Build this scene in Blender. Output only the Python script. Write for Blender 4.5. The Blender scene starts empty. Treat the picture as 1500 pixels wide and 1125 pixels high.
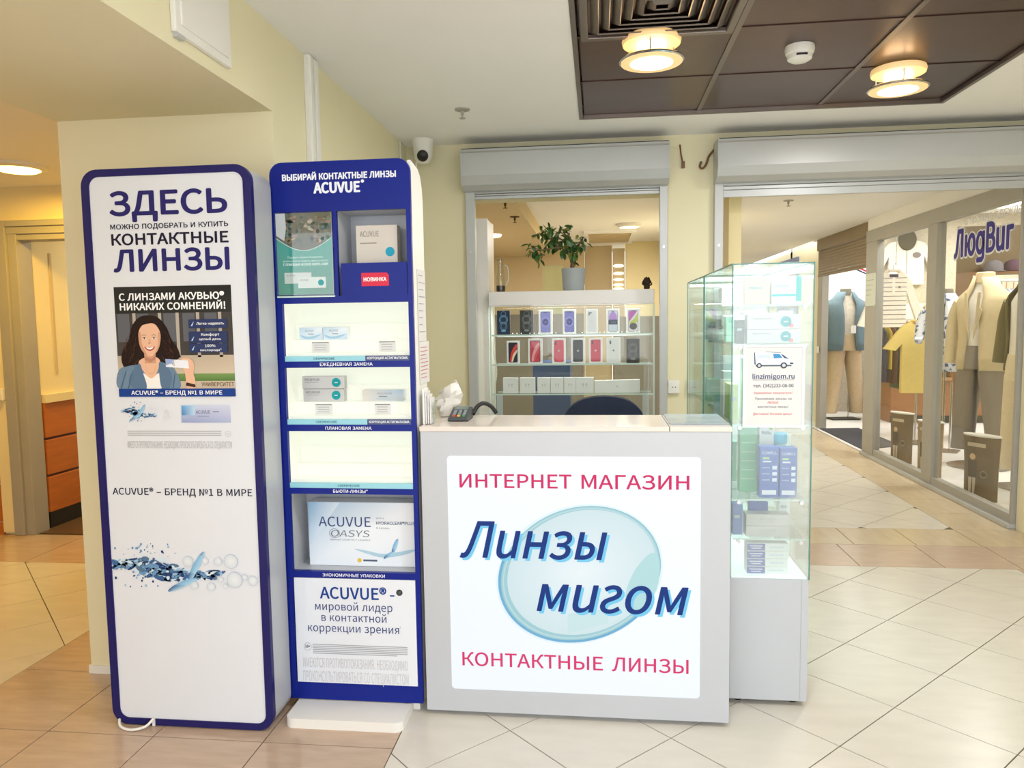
import bpy, bmesh, math, random
from mathutils import Vector, Matrix, geometry

SC = bpy.context.scene
COL = SC.collection
PI = math.pi

# ------------------------------------------------------------------ camera
cd = bpy.data.cameras.new('camera')
cam = bpy.data.objects.new('camera', cd)
COL.objects.link(cam)
SC.camera = cam
cd.sensor_fit = 'HORIZONTAL'
cd.sensor_width = 36.0
cd.lens = 36.0 * 1100 / 1500
cd.clip_start = 0.05
YAW, PITCH, ROLL = 0.1152, -0.0823, -0.01499
fw = Vector((-math.sin(YAW) * math.cos(PITCH), math.cos(YAW) * math.cos(PITCH), math.sin(PITCH)))
r0 = Vector((math.cos(YAW), math.sin(YAW), 0))
u0 = r0.cross(fw)
rr = r0 * math.cos(ROLL) + u0 * math.sin(ROLL)
uu = -r0 * math.sin(ROLL) + u0 * math.cos(ROLL)
mw = Matrix.Identity(4)
for i in range(3):
    mw[i][0], mw[i][1], mw[i][2] = rr[i], uu[i], -fw[i]
mw[2][3] = 1.45
cam.matrix_world = mw

# ------------------------------------------------------------------ world and exposure
world = bpy.data.worlds.new('daylight')
SC.world = world
world.use_nodes = True
wb = world.node_tree.nodes['Background']
wb.inputs[0].default_value = (0.95, 0.975, 1.0, 1)
wb.inputs[1].default_value = 3.1
SC.view_settings.view_transform = 'Standard'
SC.view_settings.look = 'None'
SC.view_settings.gamma = 1
SC.view_settings.use_curve_mapping = False
SC.view_settings.exposure = 0.0
try:
    SC.cycles.use_denoising = True
    SC.cycles.max_bounces = 8
    SC.cycles.diffuse_bounces = 4
    SC.cycles.glossy_bounces = 4
    SC.cycles.transparent_max_bounces = 24
    SC.cycles.sample_clamp_indirect = 4
except Exception:
    pass

# ------------------------------------------------------------------ helpers
def lin(c):
    return tuple(((x / 255) / 12.92 if x / 255 <= 0.04045 else ((x / 255 + 0.055) / 1.055) ** 2.4) for x in c[:3])

MATS = {}
def mat(name, c, rough=0.5, metal=0.0, var=0.05, scale=6.0, bump=0.0, emit=0.0, ecol=None, spec=0.5, coat=0.0, stretch=None, trans=0.0):
    if name in MATS:
        return MATS[name]
    m = bpy.data.materials.new(name)
    m.use_nodes = True
    nt = m.node_tree
    b = nt.nodes['Principled BSDF']
    b.inputs['Roughness'].default_value = rough
    b.inputs['Metallic'].default_value = metal
    b.inputs['Specular IOR Level'].default_value = spec
    b.inputs['Coat Weight'].default_value = coat
    b.inputs['Transmission Weight'].default_value = trans
    l = lin(c)
    tc = nt.nodes.new('ShaderNodeTexCoord')
    no = nt.nodes.new('ShaderNodeTexNoise')
    no.inputs['Scale'].default_value = scale
    no.inputs['Detail'].default_value = 4
    if stretch:
        mp = nt.nodes.new('ShaderNodeMapping')
        mp.inputs['Scale'].default_value = stretch
        nt.links.new(tc.outputs['Object'], mp.inputs['Vector'])
        nt.links.new(mp.outputs['Vector'], no.inputs['Vector'])
    else:
        nt.links.new(tc.outputs['Object'], no.inputs['Vector'])
    mx = nt.nodes.new('ShaderNodeMix')
    mx.data_type = 'RGBA'
    mx.inputs[6].default_value = tuple(max(0, x * (1 - var * 2)) for x in l) + (1,)
    mx.inputs[7].default_value = tuple(min(1, x * (1 + var * 2)) for x in l) + (1,)
    nt.links.new(no.outputs['Fac'], mx.inputs[0])
    nt.links.new(mx.outputs[2], b.inputs['Base Color'])
    if bump:
        bp = nt.nodes.new('ShaderNodeBump')
        bp.inputs['Strength'].default_value = bump
        bp.inputs['Distance'].default_value = 0.004
        nt.links.new(no.outputs['Fac'], bp.inputs['Height'])
        nt.links.new(bp.outputs['Normal'], b.inputs['Normal'])
    if emit:
        b.inputs['Emission Color'].default_value = lin(ecol or c) + (1,)
        b.inputs['Emission Strength'].default_value = emit
    MATS[name] = m
    return m

def print_mat(name, emit=0.0, rough=0.5):
    m = bpy.data.materials.new(name)
    m.use_nodes = True
    nt = m.node_tree
    b = nt.nodes['Principled BSDF']
    b.inputs['Roughness'].default_value = rough
    b.inputs['Specular IOR Level'].default_value = 0.2
    at = nt.nodes.new('ShaderNodeAttribute')
    at.attribute_name = 'Col'
    if emit:
        mu = nt.nodes.new('ShaderNodeMix')
        mu.data_type = 'RGBA'
        mu.inputs[0].default_value = 0.8
        mu.inputs[7].default_value = (0, 0, 0, 1)
        nt.links.new(at.outputs['Color'], mu.inputs[6])
        nt.links.new(mu.outputs[2], b.inputs['Base Color'])
    else:
        nt.links.new(at.outputs['Color'], b.inputs['Base Color'])
    if emit:
        nt.links.new(at.outputs['Color'], b.inputs['Emission Color'])
        b.inputs['Emission Strength'].default_value = emit
    return m

def glass_mat(name, tint, refl=0.5, rough=0.02):
    m = bpy.data.materials.new(name)
    m.use_nodes = True
    nt = m.node_tree
    for n in list(nt.nodes):
        nt.nodes.remove(n)
    out = nt.nodes.new('ShaderNodeOutputMaterial')
    tr = nt.nodes.new('ShaderNodeBsdfTransparent')
    tr.inputs[0].default_value = lin(tint) + (1,)
    gl = nt.nodes.new('ShaderNodeBsdfGlossy')
    gl.inputs['Roughness'].default_value = rough
    fr = nt.nodes.new('ShaderNodeFresnel')
    fr.inputs['IOR'].default_value = 3.1
    mu = nt.nodes.new('ShaderNodeMath')
    mu.operation = 'MULTIPLY'
    mu.inputs[1].default_value = refl
    mx = nt.nodes.new('ShaderNodeMixShader')
    nt.links.new(fr.outputs[0], mu.inputs[0])
    nt.links.new(mu.outputs[0], mx.inputs[0])
    nt.links.new(tr.outputs[0], mx.inputs[1])
    nt.links.new(gl.outputs[0], mx.inputs[2])
    nt.links.new(mx.outputs[0], out.inputs[0])
    MATS[name] = m
    return m

class M:
    """collects vertices and faces of one mesh"""
    def __init__(s):
        s.v, s.f, s.m = [], [], []
    def add(s, vs, fs, mi=0):
        n = len(s.v)
        s.v += [tuple(p) for p in vs]
        s.f += [tuple(i + n for i in f) for f in fs]
        s.m += [mi] * len(fs)
        return s
    def box(s, x0, x1, y0, y1, z0, z1, mi=0):
        vs = [(x, y, z) for z in (z0, z1) for y in (y0, y1) for x in (x0, x1)]
        return s.add(vs, [(0, 2, 3, 1), (4, 5, 7, 6), (0, 1, 5, 4), (2, 6, 7, 3), (0, 4, 6, 2), (1, 3, 7, 5)], mi)
    def prism(s, poly, axis, a, b, mi=0):
        n = len(poly)
        def P(p, t):
            return {'x': (t, p[0], p[1]), 'y': (p[0], t, p[1]), 'z': (p[0], p[1], t)}[axis]
        vs = [P(p, a) for p in poly] + [P(p, b) for p in poly]
        tri = geometry.tessellate_polygon([[Vector((p[0], p[1], 0)) for p in poly]]) if n > 4 else [tuple(range(n))]
        fs = [tuple(t) for t in tri] + [tuple(i + n for i in reversed(t)) for t in tri]
        fs += [(i, (i + 1) % n, (i + 1) % n + n, i + n) for i in range(n)]
        return s.add(vs, fs, mi)
    def frame(s, outer, inner, axis, a, b, mi=0):
        n = len(outer)
        def P(p, t):
            return {'x': (t, p[0], p[1]), 'y': (p[0], t, p[1]), 'z': (p[0], p[1], t)}[axis]
        vs = [P(p, a) for p in outer] + [P(p, a) for p in inner] + [P(p, b) for p in outer] + [P(p, b) for p in inner]
        fs = []
        for i in range(n):
            j = (i + 1) % n
            fs += [(i, j, n + j, n + i), (2 * n + i, 3 * n + i, 3 * n + j, 2 * n + j), (i, 2 * n + i, 2 * n + j, j), (n + i, n + j, 3 * n + j, 3 * n + i)]
        return s.add(vs, fs, mi)
    def lathe(s, prof, n=24, c=(0, 0, 0), axis='z', mi=0):
        vs, fs = [], []
        for r, h in prof:
            for k in range(n):
                a = 2 * PI * k / n
                x, y = r * math.cos(a), r * math.sin(a)
                p = {'z': (x, y, h), 'y': (x, h, y), 'x': (h, x, y)}[axis]
                vs.append((c[0] + p[0], c[1] + p[1], c[2] + p[2]))
        for i in range(len(prof) - 1):
            for k in range(n):
                j = (k + 1) % n
                fs.append((i * n + k, i * n + j, (i + 1) * n + j, (i + 1) * n + k))
        if prof[0][0] > 1e-5:
            fs.append(tuple(range(n)))
        if prof[-1][0] > 1e-5:
            fs.append(tuple((len(prof) - 1) * n + k for k in reversed(range(n))))
        return s.add(vs, fs, mi)
    def loft(s, rings, mi=0, caps=True, closed=True):
        n = len(rings[0])
        vs = [p for r in rings for p in r]
        fs = []
        for i in range(len(rings) - 1):
            for k in range(n if closed else n - 1):
                j = (k + 1) % n
                fs.append((i * n + k, i * n + j, (i + 1) * n + j, (i + 1) * n + k))
        if caps and closed:
            fs.append(tuple(range(n)))
            fs.append(tuple((len(rings) - 1) * n + k for k in reversed(range(n))))
        return s.add(vs, fs, mi)
    def tube(s, pts, r, n=8, mi=0, sq=1.0):
        pts = [Vector(p) for p in pts]
        rs = r if isinstance(r, (list, tuple)) else [r] * len(pts)
        up = Vector((0, 0, 1))
        rings = []
        prev = None
        for i, p in enumerate(pts):
            t = (pts[min(i + 1, len(pts) - 1)] - pts[max(i - 1, 0)]).normalized()
            if prev is None:
                a = t.cross(up if abs(t.z) < 0.9 else Vector((1, 0, 0))).normalized()
            else:
                a = (prev - t * prev.dot(t)).normalized()
            prev = a
            b = t.cross(a)
            rings.append([p + a * rs[i] * math.cos(2 * PI * k / n) + b * rs[i] * sq * math.sin(2 * PI * k / n) for k in range(n)])
        return s.loft(rings, mi)

def rrect(x0, x1, z0, z1, r, n=5):
    rs = r if isinstance(r, (list, tuple)) else (r, r, r, r)   # bl, br, tr, tl
    out = []
    for (cx, cz, a0, q) in ((x0, z0, PI, rs[0]), (x1, z0, 1.5 * PI, rs[1]), (x1, z1, 0, rs[2]), (x0, z1, 0.5 * PI, rs[3])):
        sx = 1 if cx == x0 else -1
        sz = 1 if cz == z0 else -1
        for k in range(n + 1):
            a = a0 + 0.5 * PI * k / n
            out.append((cx + sx * q + q * math.cos(a), cz + sz * q + q * math.sin(a)))
    return out

def smooth_curve(pts, k=5, closed=True):
    """Catmull-Rom through control points (2D or 3D)"""
    n = len(pts)
    out = []
    rng = range(n) if closed else range(n - 1)
    for i in rng:
        g = lambda j: Vector(pts[j % n]) if closed else Vector(pts[max(0, min(n - 1, j))])
        a, b, c, d = g(i - 1), g(i), g(i + 1), g(i + 2)
        for j in range(k):
            t = j / k
            out.append(tuple(0.5 * ((2 * b) + (c - a) * t + (2 * a - 5 * b + 4 * c - d) * t * t + (3 * b - a - 3 * c + d) * t ** 3)))
    if not closed:
        out.append(tuple(pts[-1]))
    return out

ORG = {}
def tags(o, label=None, cat=None, group=None, kind=None):
    if label: o['label'] = label
    if cat: o['category'] = cat
    if group: o['group'] = group
    if kind: o['kind'] = kind
    return o

def thing(name, label, cat, loc=(0, 0, 0), rot=0.0, group=None, parent=None, kind=None):
    o = bpy.data.objects.new(name, None)
    o.empty_display_size = 0.05
    COL.objects.link(o)
    o.location = loc
    o.rotation_euler = (0, 0, rot)
    ORG[o.name] = Vector(loc)
    return tags(o, label, cat, group, kind)

def finish(name, me, mats, parent, loc, rot, **tg):
    for m in (mats if isinstance(mats, (list, tuple)) else [mats]):
        me.materials.append(m)
    o = bpy.data.objects.new(name, me)
    COL.objects.link(o)
    if parent:
        o.parent = parent
        ORG[o.name] = ORG[parent.name]
    else:
        ORG[o.name] = Vector(loc or (0, 0, 0))
        if loc:
            o.location = loc
    if rot:
        o.rotation_euler = rot if isinstance(rot, (tuple, list)) else (0, 0, rot)
    return tags(o, **tg)

def obj(name, mb, mats, parent=None, loc=None, rot=0, bevel=0, smooth=None, local=False, solid=0, sub=0, recalc=True, **tg):
    if local:
        off = Vector((0, 0, 0))
    elif parent:
        off = ORG[parent.name]
    else:
        off = Vector(loc or (0, 0, 0))
    me = bpy.data.meshes.new(name)
    me.from_pydata([(v[0] - off.x, v[1] - off.y, v[2] - off.z) for v in mb.v], [], mb.f)
    me.polygons.foreach_set('material_index', mb.m)
    if recalc:
        bm = bmesh.new()
        bm.from_mesh(me)
        bmesh.ops.recalc_face_normals(bm, faces=bm.faces)
        bm.to_mesh(me)
        bm.free()
    if smooth:
        me.polygons.foreach_set('use_smooth', [True] * len(me.polygons))
        me.set_sharp_from_angle(angle=math.radians(smooth))
    o = finish(name, me, mats, parent, loc, rot, **tg)
    if solid:
        md = o.modifiers.new('solid', 'SOLIDIFY')
        md.thickness = solid
    if bevel:
        md = o.modifiers.new('bevel', 'BEVEL')
        md.width = bevel
        md.segments = 2
        md.limit_method = 'ANGLE'
    if sub:
        md = o.modifiers.new('sub', 'SUBSURF')
        md.levels = md.render_levels = sub
    return o

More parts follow.
